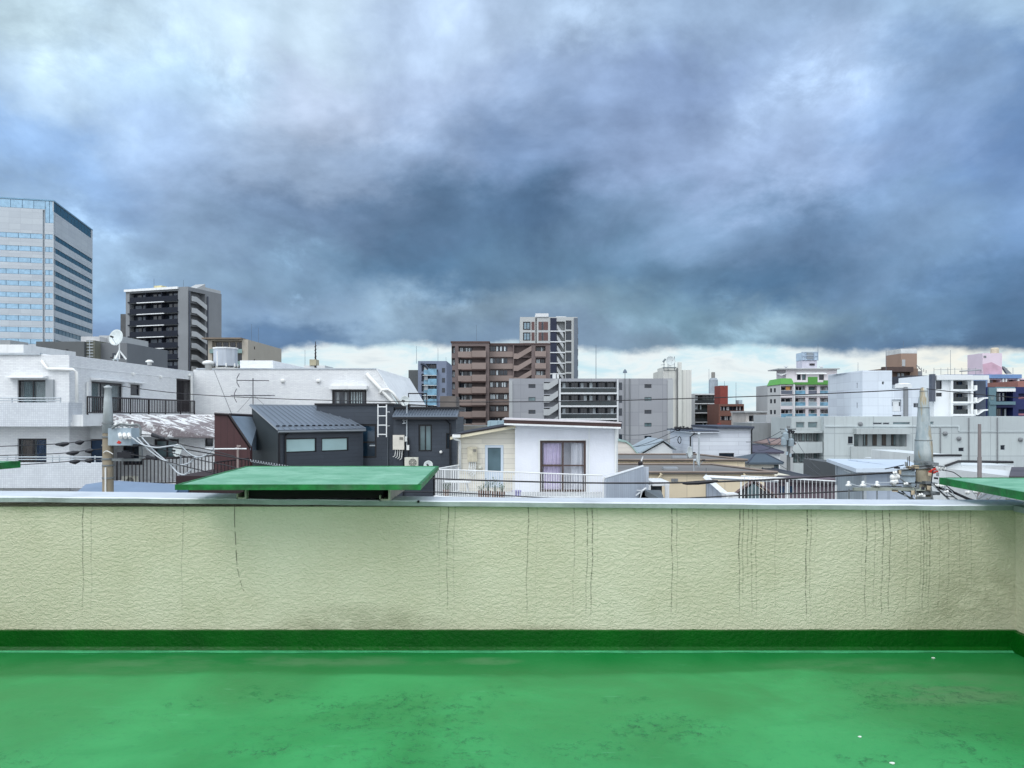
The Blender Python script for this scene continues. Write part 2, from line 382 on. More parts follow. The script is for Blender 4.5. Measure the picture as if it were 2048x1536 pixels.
# ------------------------------------------------------------------ the roof deck we stand on
def deck_material():
    m, n, b = base_mat('deck paint')
    co = n.n('ShaderNodeTexCoord').outputs['Object']; sp = n.n('ShaderNodeSeparateXYZ'); n.l(co, sp.inputs[0]); x, y = sp.outputs[0], sp.outputs[1]
    f1 = n.noise(co, .9, 6, .6, .6).outputs['Fac']; f2 = n.noise(co, 6, 6, .65).outputs['Fac']; f3 = n.noise(n.scale(co, (.5, 1.6, 1)), 1.6, 5, .6, 1.2).outputs['Fac']
    c = n.mix(n.ss(f1, .3, .7), lin((28, 122, 62)), lin((54, 150, 86)))
    c = n.mix(n.m('MULTIPLY', n.ss(f3, .45, .7), .45), c, lin((34, 132, 70)))
    c = n.mix(n.m('MULTIPLY', n.ss(f2, .5, .8), .30), c, lin((30, 128, 76)))
    # fresh darker coat brushed along the foot of the wall, with a ragged edge
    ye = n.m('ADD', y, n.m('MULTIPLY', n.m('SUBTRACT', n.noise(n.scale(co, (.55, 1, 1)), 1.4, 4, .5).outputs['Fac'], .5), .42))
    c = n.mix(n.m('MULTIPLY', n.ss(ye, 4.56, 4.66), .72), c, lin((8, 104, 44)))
    # worn muddy spots
    def spot(c, px, py, rx, ry, colr, k):
        Y = CZ*F/(py-HY); X0 = (px-CX)/F*Y
        a_ = n.m('POWER', n.m('DIVIDE', n.m('SUBTRACT', x, X0), rx), 2.0); b_ = n.m('POWER', n.m('DIVIDE', n.m('SUBTRACT', y, Y), ry), 2.0)
        g = n.m('MULTIPLY', n.m('SUBTRACT', 1.0, n.m('ADD', a_, b_), clamp=True), k)
        g = n.m('MULTIPLY', g, n.ss(n.noise(n.scale(co, (.8, 1.7, 1)), 2.6, 7, .7).outputs['Fac'], .36, .62))
        return n.mix(g, c, colr)
    brown = lin((72, 124, 80))
    for px, py, rx, ry, k in ((650, 1322, .62, .11, 1.0), (560, 1322, 1.5, .15, .7), (980, 1322, .24, .09, 1.1), (1870, 1385, .50, .22, 1.2), (1720, 1330, .7, .16, .7), (1960, 1375, .5, .3, .7), (250, 1330, .8, .2, .5)):
        c = spot(c, px, py, rx, ry, brown, k)
    # fine scuffs and hair cracks in scattered fields
    def vor(sc):
        v = n.n('ShaderNodeTexVoronoi', feature='DISTANCE_TO_EDGE'); v.inputs['Scale'].default_value = sc
        wv = n.n('ShaderNodeVectorMath', operation='ADD'); n.l(co, wv.inputs[0])
        nz = n.noise(co, 5, 4, .7).outputs['Color']; k2 = n.n('ShaderNodeVectorMath', operation='SCALE'); n.l(nz, k2.inputs[0]); k2.inputs['Scale'].default_value = .30
        n.l(k2.outputs[0], wv.inputs[1]); n.l(wv.outputs[0], v.inputs['Vector']); return v.outputs['Distance']
    fld = n.ss(n.noise(n.scale(co, (1, 1, 1), (4.2, 1.1, 0)), .9, 5, .65).outputs['Fac'], .52, .64)
    for px, py, rx, ry, k in ((1330, 1455, .34, .20, 1.1), (1180, 1500, .25, .12, .8), (520, 1500, .26, .10, .9), (900, 1480, .25, .12, .7), (1890, 1390, .45, .2, 1.2), (1930, 1480, .3, .2, .9), (1740, 1520, .2, .08, .9), (1250, 1400, .2, .08, .6), (1990, 1530, .3, .1, .8)):
        Y = CZ*F/(py-HY); X0 = (px-CX)/F*Y
        a_ = n.m('POWER', n.m('DIVIDE', n.m('SUBTRACT', x, X0), rx), 2.0); b_ = n.m('POWER', n.m('DIVIDE', n.m('SUBTRACT', y, Y), ry), 2.0)
        fld = n.m('MAXIMUM', n.m('MULTIPLY', fld, 1.0), n.m('MULTIPLY', n.m('SUBTRACT', 1.25, n.m('ADD', a_, b_), clamp=True), k), clamp=True)
    br = n.ss(n.noise(co, 14, 4, .7).outputs['Fac'], .46, .60)
    ck = n.m('MULTIPLY', n.m('MULTIPLY', n.m('MAXIMUM', n.ss(vor(9), .05, .004), n.m('MULTIPLY', n.ss(vor(23), .08, .01), .7)), br), fld)
    nearx = n.m('MULTIPLY', n.ss(y, 4.7, 4.2), ck)
    c = n.mix(n.m('MULTIPLY', nearx, .8), c, lin((16, 84, 52)))
    c = n.mix(n.m('MULTIPLY', n.m('MULTIPLY', n.ss(y, 4.5, 3.9), n.ss(n.noise(co, 22, 5, .7).outputs['Fac'], .52, .72)), .35), c, lin((24, 110, 66)))
    sc_ = n.ss(n.noise(n.scale(co, (.7, 9, 1), rot=(0, 0, .35)), 5, 4, .6).outputs['Fac'], .66, .72); c = n.mix(n.m('MULTIPLY', sc_, .35), c, lin((96, 176, 130)))
    sc_ = n.ss(n.noise(n.scale(co, (9, .8, 1), (2, 3, 0), (0, 0, -.5)), 4, 4, .6).outputs['Fac'], .68, .73); c = n.mix(n.m('MULTIPLY', sc_, .3), c, lin((24, 104, 60)))
    gr = n.ss(n.noise(co, 120, 2, .5).outputs['Fac'], .66, .74); c = n.mix(n.m('MULTIPLY', gr, .45), c, lin((20, 92, 54)))
    n.l(c, b.inputs['Base Color'])
    n.l(n.ramp(f1, [(0.3, (.30,)*3+(1,)), (.7, (.50,)*3+(1,))]), b.inputs['Roughness'])
    b.inputs['Specular IOR Level'].default_value = .4
    bu = n.n('ShaderNodeBump'); bu.inputs['Distance'].default_value = .004; bu.inputs['Strength'].default_value = .5
    n.l(n.m('SUBTRACT', n.m('ADD', f2, n.m('MULTIPLY', f1, 2.0)), n.m('MULTIPLY', nearx, 1.6)), bu.inputs['Height']); n.l(bu.outputs[0], b.inputs['Normal'])
    return m
def stucco_material():
    m, n, b = base_mat('parapet stucco')
    co = n.n('ShaderNodeTexCoord').outputs['Object']; sp = n.n('ShaderNodeSeparateXYZ'); n.l(co, sp.inputs[0]); x, z = sp.outputs[0], sp.outputs[2]
    f1 = n.noise(co, 1.1, 5, .6).outputs['Fac']; f2 = n.noise(n.scale(co, (1, 1, .25)), 5, 5, .6).outputs['Fac']
    c = n.mix(n.ss(f1, .25, .75), lin((184, 182, 156)), lin((198, 197, 174)))
    c = n.mix(n.m('MULTIPLY', n.ss(f2, .5, .8), .22), c, lin((140, 152, 116)))
    # algae tint just under the coping
    c = n.mix(n.m('MULTIPLY', n.ss(n.m('ADD', z, n.m('MULTIPLY', f2, .1)), .98, 1.05), .45), c, lin((128, 140, 92)))
    # splash dirt at the foot; broad faint darker patches towards the right corner
    def spot(c, px, py, rx, rz, k):
        X0, Z0 = (px-CX)/F*5.1, Zp(py, 5.1)
        a_ = n.m('POWER', n.m('DIVIDE', n.m('SUBTRACT', x, X0), rx), 2.0); b_ = n.m('POWER', n.m('DIVIDE', n.m('SUBTRACT', z, Z0), rz), 2.0)
        g = n.m('MULTIPLY', n.m('SUBTRACT', 1.0, n.m('ADD', a_, b_), clamp=True), k)
        return n.mix(n.m('MULTIPLY', g, n.ss(n.noise(co, 6, 6, .65).outputs['Fac'], .3, .6)), c, lin((118, 118, 92)))
    for q in ((720, 1240, .6, .13, .38), (640, 1262, .45, .1, .3), (820, 1255, .4, .1, .3), (1860, 1240, .28, .14, .3), (1110, 1262, .5, .05, .4), (1960, 1200, .4, .3, .35), (1880, 1080, .7, .6, .16)):
        c = spot(c, *q)
    at = n.n('ShaderNodeAttribute'); at.attribute_name = 'streak'
    dots = n.noise(n.scale(co, (1, 1, 1)), 46, 3, .75).outputs['Fac']
    s_ = n.m('MULTIPLY', n.ss(at.outputs['Fac'], .12, .9), n.ss(dots, .30, .60))
    c = n.mix(n.m('MULTIPLY', s_, .95, clamp=True), c, lin((34, 44, 30)))
    n.l(c, b.inputs['Base Color']); b.inputs['Roughness'].default_value = .55; b.inputs['Specular IOR Level'].default_value = .35
    h1 = n.noise(n.scale(co, (1, 1, 1.7)), 30, 4, .55, .8).outputs['Fac']; h2 = n.noise(n.scale(co, (1, 1, 1.5)), 75, 3, .5, .4).outputs['Fac']
    v = n.n('ShaderNodeTexVoronoi'); v.inputs['Scale'].default_value = 10; n.l(co, v.inputs['Vector'])
    lump = n.m('MULTIPLY', n.ss(v.outputs['Distance'], .10, .02), .7)
    hh = n.m('ADD', n.m('ADD', n.m('MULTIPLY', n.ss(h1, .36, .66), 1.0), n.m('MULTIPLY', h2, .5)), lump)
    bu = n.n('ShaderNodeBump'); bu.inputs['Distance'].default_value = .0058; bu.inputs['Strength'].default_value = .55
    n.l(hh, bu.inputs['Height']); n.l(bu.outputs[0], b.inputs['Normal'])
    return m
XL, XR, YW = -4.62, X(2031, 5.1), 5.10
deck = MB(); deck.quad((XL-.1, -8, 0), (XR+.1, -8, 0), (XR+.1, YW+.1, 0), (XL-.1, YW+.1, 0))
structure('roof_floor', deck, deck_material())
streaks = [(23,.25,.75),(167,.8,.05),(184,.55,.1),(330,.35,.1),(366,.6,.08),(836,.22,.1),(880,.5,.1),(896,.75,.12),(909,.55,.06),(943,.3,.5),(1056,.75,.04),(1074,.45,.15),(1149,.65,.03),(1175,.75,.05),(1185,.9,.03),(1195,.4,.7),(1286,.35,.3),(1345,.85,.03),(1355,.6,.05),(1398,.35,.6),(1480,.85,.08),(1487,.7,.3),(1497,.6,.5),(1505,.7,.1),(1514,.65,.06),(1552,.5,.1),(1560,.25,.8),(1614,.95,.03),(1622,.7,.05),(1632,.35,.5),(1725,.5,.5),(1733,.85,.02),(1750,.6,.12),(1766,.8,.03),(1780,.8,.06),(1815,.55,.06),(1842,.6,.1),(1848,.75,.12),(1854,.6,.3),(1860,.75,.06),(1880,.55,.1),(1898,.6,.05),(1920,.55,.06),(1933,.45,.1),(1943,.6,.15),(1944,.3,.05),(1908,.3,.3),(1980,.3,.7),(1992,.25,.75),(60,.2,.6),(1235,.2,.7),(700,.15,.6)]
def parapet():
    """front parapet, with the runs of black drip stain as a value on its vertices"""
    xs = set([XL-.2, XR+.0]); info = []
    for px, k, ze in streaks:
        xx = X(px, YW); info.append((xx, k, ze)); xs |= {xx-.0085, xx, xx+.0085}
    xs = sorted(xs); H = .97; nz = 34; verts = []; val = []; faces = []
    for i, xx in enumerate(xs):
        for j in range(nz+1):
            z = H*j/nz; st = [q for q in info if abs(q[0]-xx) < 1e-6]; k = 0
            if st:
                s_ = st[0]; lo = .14+s_[2]*.5
                k = s_[1]*max(0, min(1, (z-lo)/.10))*(.6+.4*z/H) if z > lo else 0
            wob = (math.sin(z*9+xx*3)*.004+math.sin(z*23+xx)*.0025-(H-z)*.012) if XL < xx < XR else 0
            verts.append((xx+wob, YW, z)); val.append(k)
    for i in range(len(xs)-1):
        for j in range(nz):
            a0 = i*(nz+1)+j; faces.append((a0, a0+nz+1, a0+nz+2, a0+1))
    k0 = len(verts)
    verts += [(XL-.2, YW+.26, 0), (XR, YW+.26, 0), (XR, YW+.26, H), (XL-.2, YW+.26, H)]; val += [0]*4
    faces += [(k0+1, k0, k0+3, k0+2)]
    me = bpy.data.meshes.new('wall'); me.from_pydata(verts, [], faces); me.update()
    at = me.attributes.new('streak', 'FLOAT', 'POINT')
    for i, v in enumerate(val): at.data[i].value = v
    return me
ST = stucco_material()
COP = M('coping aluminium', (206, 212, 218), .36, .07, 3, .25, 30, metal=.0, dirt=.30, spec=.7)
UPG = M('dark green upstand', (0, 76, 12), .4, .18, 2.5, .6, 34, spec=.2)
pw = T('parapet_wall', 'long cream stucco parapet with black drip streaks and dark green foot along the roof edge', 'wall', (0, YW, 0))
o = bpy.data.objects.new('stucco_face', parapet()); SC.collection.objects.link(o); o.parent = pw.root; o.matrix_parent_inverse.identity()
o.location = (0, -YW, 0); o.data.materials.append(ST)
mb = MB(); prof = [(-300, 1.047, 1.046), (0, 1.0445, 1.0425), (340, 1.034, 1.03), (700, 1.020, 1.010), (1024, 1.011, .995), (1480, .996, .990), (1820, .989, .981), (2100, .985, .98)]
pts = []
for i, (px, zf, zb) in enumerate(prof):
    for k in range(5):
        if i == len(prof)-1 and k: break
        q = prof[min(i+1, len(prof)-1)]; t_ = k/5
        xx = X(px+(q[0]-px)*t_, 5.05); j = .0014*math.sin(xx*17)+.001*math.sin(xx*41)
        pts.append((xx, zf+(q[1]-zf)*t_+j, zb+(q[2]-zb)*t_))
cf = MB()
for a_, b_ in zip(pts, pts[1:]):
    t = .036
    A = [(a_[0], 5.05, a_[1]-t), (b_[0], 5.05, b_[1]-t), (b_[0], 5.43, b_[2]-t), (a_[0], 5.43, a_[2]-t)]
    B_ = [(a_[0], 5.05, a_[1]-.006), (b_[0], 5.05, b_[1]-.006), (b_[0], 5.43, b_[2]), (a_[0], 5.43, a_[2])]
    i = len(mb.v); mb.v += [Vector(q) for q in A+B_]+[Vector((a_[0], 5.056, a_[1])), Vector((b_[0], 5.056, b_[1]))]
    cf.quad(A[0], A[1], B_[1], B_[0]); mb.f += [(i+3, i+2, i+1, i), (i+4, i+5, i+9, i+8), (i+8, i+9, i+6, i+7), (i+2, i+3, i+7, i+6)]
pw.part('coping', mb, COP); pw.part('coping_face', cf, M('shaded weathered coping', (142, 154, 150), .55, .16, 5, .5, 30, dirt=.45))  # front face darker than the top: shade and algae put into its colour
mb = MB(); nx = 60
for i in range(nx):                     # the green upstand with a slightly ragged top and a coved foot
    x0, x1 = XL-.1+(XR+.1-XL)*i/nx, XL-.1+(XR+.1-XL)*(i+1)/nx
    P = lambda x_: [(x_, 5.035, .001), (x_, 5.068, .028), (x_, 5.072, .133+.0012*math.sin(x_*31)), (x_, 5.12, .136+.0012*math.sin(x_*31))]
    for a_, b_, c_, d_ in zip(P(x0), P(x1), P(x1)[1:], P(x0)[1:]): mb.quad(a_, b_, c_, d_)
pw.part('upstand', mb, UPG)
mb = MB(); xs = [XL+(XR-XL)*i/90 for i in range(91)]
for a_, b_ in zip(xs, xs[1:]):
    f = lambda q: 5.018+.006*math.sin(q*5)+.004*math.sin(q*13.7)
    mb.quad((a_, f(a_)+.004, .0015), (b_, f(b_)+.004, .0015), (b_, 5.044, .009), (a_, 5.044, .009))
pw.part('sealant_bead', mb, M('pale sealant', (60, 146, 98), .4, .2, 6, .3, 40))
# right hand parapet, running back past the camera
rw = T('parapet_wall', 'short stretch of cream parapet closing the roof on the far right', 'wall', (XR, 1, 0))
mb = MB(); mb.quad((XR, YW+.0, 0), (XR, -8, 0), (XR, -8, .97), (XR, YW+.0, .97)); mb.quad((XR+.26, -8, 0), (XR+.26, YW+.5, 0), (XR+.26, YW+.5, .97), (XR+.26, -8, .97))
rw.part('stucco_face', mb, ST)
mb = MB(); mb.box(XR-.05, XR+.33, -8, 5.046, .945, .984); rw.part('coping', mb, MATS['shaded weathered coping'])  # whole coping takes the dull face colour to paint in the canopy's shade
mb = MB(); mb.quad((XR-.03, 5.10, .128), (XR-.03, -8, .128), (XR+.01, -8, .132), (XR+.01, 5.10, .132)); mb.quad((XR-.06, 5.1, .001), (XR-.06, -8, .001), (XR-.03, -8, .128), (XR-.03, 5.1, .128)); rw.part('upstand', mb, UPG)
lw = T('parapet_wall', 'cream parapet closing the roof on the left, out of view', 'wall', (XL, 1, 0))
mb = MB(); mb.box(XL-.26, XL, -8, YW-.01, 0, .98); lw.part('stucco_face', mb, ST)
mb = MB(); mb.box(XL-.33, XL+.05, -8, 5.045, .984, 1.04); lw.part('coping', mb, COP)
# body of the building below
hb = T('roof_building', 'cream building carrying the green roof deck', 'building', (0, 0, GROUND))
mb = MB(); mb.box(XL-2.6, XR+2.8, -8.2, YW+.24, GROUND, -.03); hb.part('wall', mb, M('host wall', (170, 174, 150), .7, .1, 1, .3, 20))
# canopies
CT = M('canopy paint', (112, 164, 134), .45, .22, 3.5, .35, 14, dirt=.35, spec=.45)
CE = M('canopy edge paint', (6, 104, 44), .45, .18, 5, .3, 18)
CH = M('galvanised channel', (168, 164, 150), .5, .22, 6, .2, 20, dirt=.4)
DK = M('near black', (16, 14, 15), .9, .1)
def canopy_paint():
    m, n, b = base_mat('canopy weathered paint'); co = n.n('ShaderNodeTexCoord').outputs['Object']
    a_ = n.noise(co, 3.2, 6, .65, .5).outputs['Fac']; d_ = n.noise(co, 11, 6, .7).outputs['Fac']; e_ = n.noise(n.scale(co, (.5, 2.2, 1)), 5, 5, .6).outputs['Fac']
    c = n.mix(n.ss(a_, .3, .7), lin((84, 148, 112)), lin((124, 178, 148))); c = n.mix(n.m('MULTIPLY', n.ss(d_, .52, .66), .5), c, lin((72, 132, 98)))
    c = n.mix(n.m('MULTIPLY', n.ss(e_, .62, .68), .55), c, lin((168, 204, 186))); c = n.mix(n.m('MULTIPLY', n.ss(d_, .70, .74), .8), c, lin((96, 84, 66)))
    n.l(c, b.inputs['Base Color']); b.inputs['Roughness'].default_value = .48
    bu = n.n('ShaderNodeBump'); bu.inputs['Distance'].default_value = .006; n.l(n.m('ADD', a_, d_), bu.inputs['Height']); n.l(bu.outputs[0], b.inputs['Normal']); return m
CT = canopy_paint()
CE = M('canopy edge worn paint', (8, 108, 46), .5, .35, 9, .5, 18, dirt=.5)
def canopy(name, label, xy, z, th, chans, dark=None):
    (x0, y0), (x1, y1), (x2, y2), (x3, y3) = xy; cx = sum(p[0] for p in xy)/4; cy = sum(p[1] for p in xy)/4
    t = T(name, label, 'canopy', (cx, cy, z), 'green canopies over the parapet')
    mb = MB(); mb.hexa([(p[0], p[1], z-th*.6) for p in xy]+[(p[0], p[1], z) for p in xy]); t.part('panel', mb, CT)
    e = .012; cc = Vector((cx, cy, 0)); out = [Vector((p[0], p[1], 0))+(Vector((p[0], p[1], 0))-cc).normalized()*e*1.4 for p in xy]
    mb = MB()
    for k in range(4):
        a_, b_ = out[k], out[(k+1) % 4]; nrm = Vector((b_.y-a_.y, a_.x-b_.x, 0)).normalized()
        i_ = [a_+Vector((0,0,z-th)), b_+Vector((0,0,z-th)), b_-nrm*.02+Vector((0,0,z-th)), a_-nrm*.02+Vector((0,0,z-th))]
        mb.hexa(i_+[q+Vector((0, 0, th+.004)) for q in i_])
    t.part('edge_trim', mb, CE)
    for (xa, ya, yb, zt, zb, w_) in chans:
        mb = MB(); s_ = 1 if w_ > 0 else -1; w_ = abs(w_)
        mb.box(xa, xa+.012, ya, yb, zb, zt); mb.box(xa-w_ if s_ < 0 else xa+.012, xa if s_ < 0 else xa+w_, ya, yb, zb, zb+.010); mb.box(xa-w_ if s_ < 0 else xa+.012, xa if s_ < 0 else xa+w_, ya, yb, zt-.010, zt)
        mb.box((xa-w_ if s_ < 0 else xa+w_), (xa-w_ if s_ < 0 else xa+w_)+.008, ya, yb, zb, zb+.035)
        t.part('channel_bracket', mb, CH)
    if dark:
        mb = MB(); mb.box(*dark); t.part('dark_box', mb, DK)  # near-black box filling the gap between slab and coping
    return t
zc = 1.15; Yf = 4.75; Yb = 6.43
canopy('roof_canopy', 'weathered green sheet canopy on two channel brackets resting on the middle of the parapet',
       [(X(355, Yf), Yf), (X(838, Yf), Yf), (X(875, Yb), Yb), (X(495, Yb), Yb)], zc, .030,
       [(X(486, 5.0), 5.03, 6.3, zc-.04, 1.030, -.055), (X(775, 5.0), 5.03, 6.3, zc-.04, 1.019, -.06)],
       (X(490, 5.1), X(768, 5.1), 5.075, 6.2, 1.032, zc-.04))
canopy('roof_canopy', 'corner of a green canopy jutting over the right end of the parapet',
       [(X(2048, 4.35), 3.2), (X(2048, 4.35)+1.6, 3.2), (X(1883, 5.55)+1.8, 5.55), (X(1883, 5.55), 5.55)], 1.125, .046,
       [(3.62, 3.4, 5.0, 1.062, .985, .05)])
canopy('roof_canopy', 'small green canopy end poking in at the left edge above the lower wires',
       [(-6.4, 5.9), (X(37, 7.2)-.14, 5.9), (X(37, 7.2), 7.2), (-6.2, 7.2)], 1.145, .06,
       [(-5.6, 5.2, 7.0, 1.083, .9, .05)])
mb = MB(); mb.box(-7.2, -4.95, 5.35, 6.6, GROUND, .899); hb.part('side_bay', mb, MATS['host wall'])
# bolt with its washer on the coping, white chips on the floor
t = T('anchor_bolt', 'small black bolt head on the coping face right of the middle canopy', 'bolt', V(837, 1003, 5.046))
mb = MB(); mb.lathe(V(837, 1003, 5.046), (0, -1, 0), [(0, .009), (.010, .009), (.014, .005)], 10); t.part('head', mb, DK)
for px, py, r_, lb in ((1867, 1317, .010, 'white paint chip on the deck near the right corner'), (1720, 1475, .008, 'small white paint chip low on the right of the deck'), (1785, 1528, .011, 'curled white shaving at the bottom right of the deck')):
    Y = CZ*F/(py-HY); mb = MB(); p0 = Vector((X(px, Y), Y, .002))
    mb.slab([p0+Vector((r_*math.cos(a_)*(1+.3*math.sin(3*a_)), r_*.8*math.sin(a_), 0)) for a_ in [k*.9 for k in range(7)]], (0, 0, 1), .004)
    meta(link('paint_chip', mb, M('white chip', (225, 232, 226), .6), p0), lb, 'paint chip', 'paint chips on the deck')
# dark hooked crack on the parapet
mb = MB(); cp = thru([V(x_, y_, YW-.003) for x_, y_ in ((469, 1008), (469, 1040), (471, 1080), (474, 1130), (480, 1160), (487, 1182))], 5)
[mb.bar(cp[i], cp[i+1], .0015 if i < 14 else .0010, seg=4) for i in range(len(cp)-1) if i % 4 != 3 or i < 5]; pw.part('hooked_stain', mb, M('stain black', (38, 46, 36), .8))
g = MB(); g.quad((-900, -300, GROUND), (900, -300, GROUND), (900, 2200, GROUND), (-900, 2200, GROUND))
structure('ground', g, M('town ground', (118, 120, 118), .9, .25, .05, .3, 3))

# ------------------------------------------------------------------ near neighbours: shared materials
WT = M('white wall tile', (222, 225, 226), .5, .02, .8, .12, 30, pat='tile', pscale=1.0, dirt=.07, spec=.5)
WTD = M('white parapet tile', (206, 212, 217), .45, .04, .8, .2, 30, pat='tiny', pscale=1.0, dirt=.08, spec=.5)
WP = M('white paint', (222, 225, 226), .5, .06, 1.5, .15, 20, dirt=.25)
WR = M('white roof paint', (226, 229, 230), .55, .05, 1.2, .2, 9, dirt=.12)
BLK = M('black iron', (34, 28, 32), .5, .15, 4)
ALU = M('aluminium', (176, 184, 190), .35, .08, 4, metal=.3)
DFR = M('dark window frame', (40, 38, 42), .45, .1)
GRN = glass('greenish glass', (92, 112, 116), .10)
GDK = glass('dark glass', (34, 42, 52), .05)
GBL = glass('blue dark glass', (38, 58, 82), .05)
GAL = glass('see-through glass', (60, 74, 82), .04, .5, alpha=.80)
CUR = M('pale curtain', (176, 190, 192), .8, .1, 5)
PVC = M('white pvc', (222, 224, 222), .4, .05, 3)
def curtain(t, fr, u0, u1, z0, z1, d, mat, wn=.09, parent=None, gather=0, name='curtain', label=None):
    mb = MB(); n_ = max(6, int((u1-u0)/(wn/4)))
    for i in range(n_):
        a_, b_ = i/n_, (i+1)/n_
        def q(s_, z, k):
            w_ = (u1-u0)*(1-gather*k); return fr.P(u0+w_*s_, z, d+.028*math.sin((u0+w_*s_*1.0)*0+s_*(u1-u0)/wn*6.283+math.sin(s_*7)))
        zm = (z0+z1)/2
        mb.quad(q(a_, zm, 1), q(b_, zm, 1), q(b_, z1, 0), q(a_, z1, 0)); mb.quad(q(a_, z0, .8), q(b_, z0, .8), q(b_, zm, 1), q(a_, zm, 1))
    return t.part(name, mb, mat, parent, label)
# ---- white tiled apartment block on the left (L-shaped)
Yl = 36.0
f0 = Fr(X(-90, Yl), Yl); W0 = -21.25-f0.x
zt = Zp(710, Yl)
wb = Bld('apartment_block', 'white tiled apartment block with deep balconies, black railed terrace and long back wing', f0, W0, 14.0, zt, WT, zbot=GROUND)
fr = wb.f
u0, u1 = fr.U(35), fr.U(93)
w1 = win(wb, fr, u0, u1, Zp(818, Yl), Zp(760, Yl), .16, DFR, GAL, 2, .06)
u0b, u1b = fr.U(35), fr.U(93); w2 = win(wb, fr, u0b, u1b, Zp(926, Yl), Zp(877, Yl), .16, DFR, GAL, 2, .06)
u0c, u1c = fr.U(-60), fr.U(-20); win(wb, fr, u0c, u1c, Zp(818, Yl), Zp(760, Yl), .16, DFR, GRN, 2, .06)
sf = wb.r                                        # the long side facing the terrace (u = going away)
su = lambda px, d=0: sf.U(px, d)
win(wb, sf, su(183), su(245), 1.70, sf.Z(215, 765), .14, DFR, GAL, 3, .07)
win(wb, sf, su(261), su(280), sf.Z(270, 791), sf.Z(270, 769), .14, DFR, GDK, 1, .06, sill=WP)
ub = su(353); uc = su(382)
sf.holes.append((ub, uc, 1.72, sf.Z(367, 758), .5))
fr.holes[0] = (*fr.holes[0][:4], .4); fr.holes[1] = (*fr.holes[1][:4], .4); sf.holes[0] = (*sf.holes[0][:4], .4)
wb.done()
BLC = M('deep blue curtain', (46, 70, 110), .8, .2, 6); TNC = M('tan curtain', (112, 100, 92), .8, .1, 5); SGC = M('sage curtain', (120, 142, 146), .8, .08, 5)
um = (u0+u1)/2; curtain(wb, fr, u0+.15, um, Zp(818, Yl)+.05, Zp(760, Yl)-.05, -.24, SGC, .14); curtain(wb, fr, um+.05, u1-.05, Zp(818, Yl)+.05, Zp(760, Yl)-.05, -.24, CUR, .2)
curtain(wb, fr, u0+.08, um, Zp(926, Yl)+.05, Zp(877, Yl)-.05, -.24, TNC, .2, label='tan curtain'); curtain(wb, fr, um+.08, u1-.15, Zp(926, Yl)+.05, Zp(877, Yl)-.05, -.24, BLC, .14, label='deep blue curtain')
curtain(wb, sf, su(186), su(206), 1.75, sf.Z(215, 765)-.05, -.24, SGC, .25); curtain(wb, sf, su(219), su(243), 1.75, sf.Z(215, 765)-.05, -.24, CUR, .4)
# lower wall recess wall is in the shade of the balcony above: real slabs and parapets
def pbox(t, name, px0, px1, y0, y1, Y, dep, mat, z0=None, z1=None, **k):
    mb = MB(); mb.box(X(px0, Y), X(px1, Y), Y, Y+dep, Zp(y1, Y) if z0 is None else z0, Zp(y0, Y) if z1 is None else z1); return t.part(name, mb, mat, **k)
pbox(wb, 'balcony_parapet', -160, 137, 805, 853, 34.9, .15, WTD)
mb = MB(); mb.box(X(-160, 34.9), X(137, 34.9), 35.06, 35.99, Zp(853, 34.9), Zp(845, 34.9)); wb.part('balcony_slab', mb, WP)
mb = MB(); mb.box(X(137, 34.9)-.14, X(137, 34.9)-.002, 35.052, 35.99, Zp(845, 34.9)+.003, Zp(805, 34.9)); wb.part('balcony_parapet', mb, WTD)
pbox(wb, 'balcony_parapet', -160, 206, 925, 976, 34.2, .15, WTD)
mb = MB(); mb.box(X(-160, 34.2), X(206, 34.2), 34.36, 35.99, Zp(976, 34.2), Zp(968, 34.2)); wb.part('balcony_slab', mb, WP)
mb = MB(); mb.bar(V(-160, 796, 34.95), V(122, 796, 34.95), .03); mb.bar(V(-160, 801, 34.95), V(122, 801, 34.95), .025)
hr = wb.part('hand_rail', mb, ALU)
for px in (24, 95, 121): m_ = MB(); m_.bar(V(px, 795, 34.95), V(px, 806, 34.95), .03); wb.part('post', m_, ALU, hr)
mb = MB(); mb.bar(V(-160, 914, 34.3), V(206, 914, 34.3), .028); mb.bar(V(-160, 919, 34.3), V(206, 919, 34.3), .022)
hr = wb.part('hand_rail', mb, ALU)
for px in (15, 32, 105, 119, 145, 190): m_ = MB(); m_.bar(V(px, 911, 34.3), V(px, 926, 34.3), .025); wb.part('post', m_, ALU, hr)
# window hoods, shutter box and door pocket
def hood(t, fr, u0, u1, z, out=.35, th=.1, mat=WP):
    mb = MB(); mb.hexa([fr.P(u0, z, out), fr.P(u1, z, out), fr.P(u1, z, .003), fr.P(u0, z, .003), fr.P(u0, z+th*.5, out), fr.P(u1, z+th*.5, out), fr.P(u1, z+th, .003), fr.P(u0, z+th, .003)])
    return t.part('window_hood', mb, mat)
hood(wb, fr, fr.U(20), fr.U(96), Zp(757, Yl), .4, .14)
mb = MB(); mb.fb(fr, fr.U(94), fr.U(109), Zp(800, Yl), Zp(759, Yl), .003, .12); wb.part('shutter_box', mb, M('shutter grey', (150, 156, 160), .5, .08))
hood(wb, sf, su(181), su(249), sf.Z(215, 763), .5, .14); hood(wb, sf, su(257), su(284), sf.Z(270, 767), .35, .10)
# barred opening
mb = MB()
for i in range(11): u_ = ub+.12+(uc-ub-.24)*i/10; mb.fb(sf, u_-.02, u_+.02, 1.75, sf.Z(367, 759), -.04, 0)
mb.fb(sf, ub, uc, sf.Z(367, 759)-.08, sf.Z(367, 759)-.01, -.05, .02); mb.fb(sf, ub, uc, 2.3, 2.36, -.05, .02)
wb.part('window_bars', mb, BLK)
g = MB(); g.fb(sf, ub+.02, uc-.02, 1.75, sf.Z(367, 759)-.02, -.48, -.46); wb.part('pane', g, GDK)
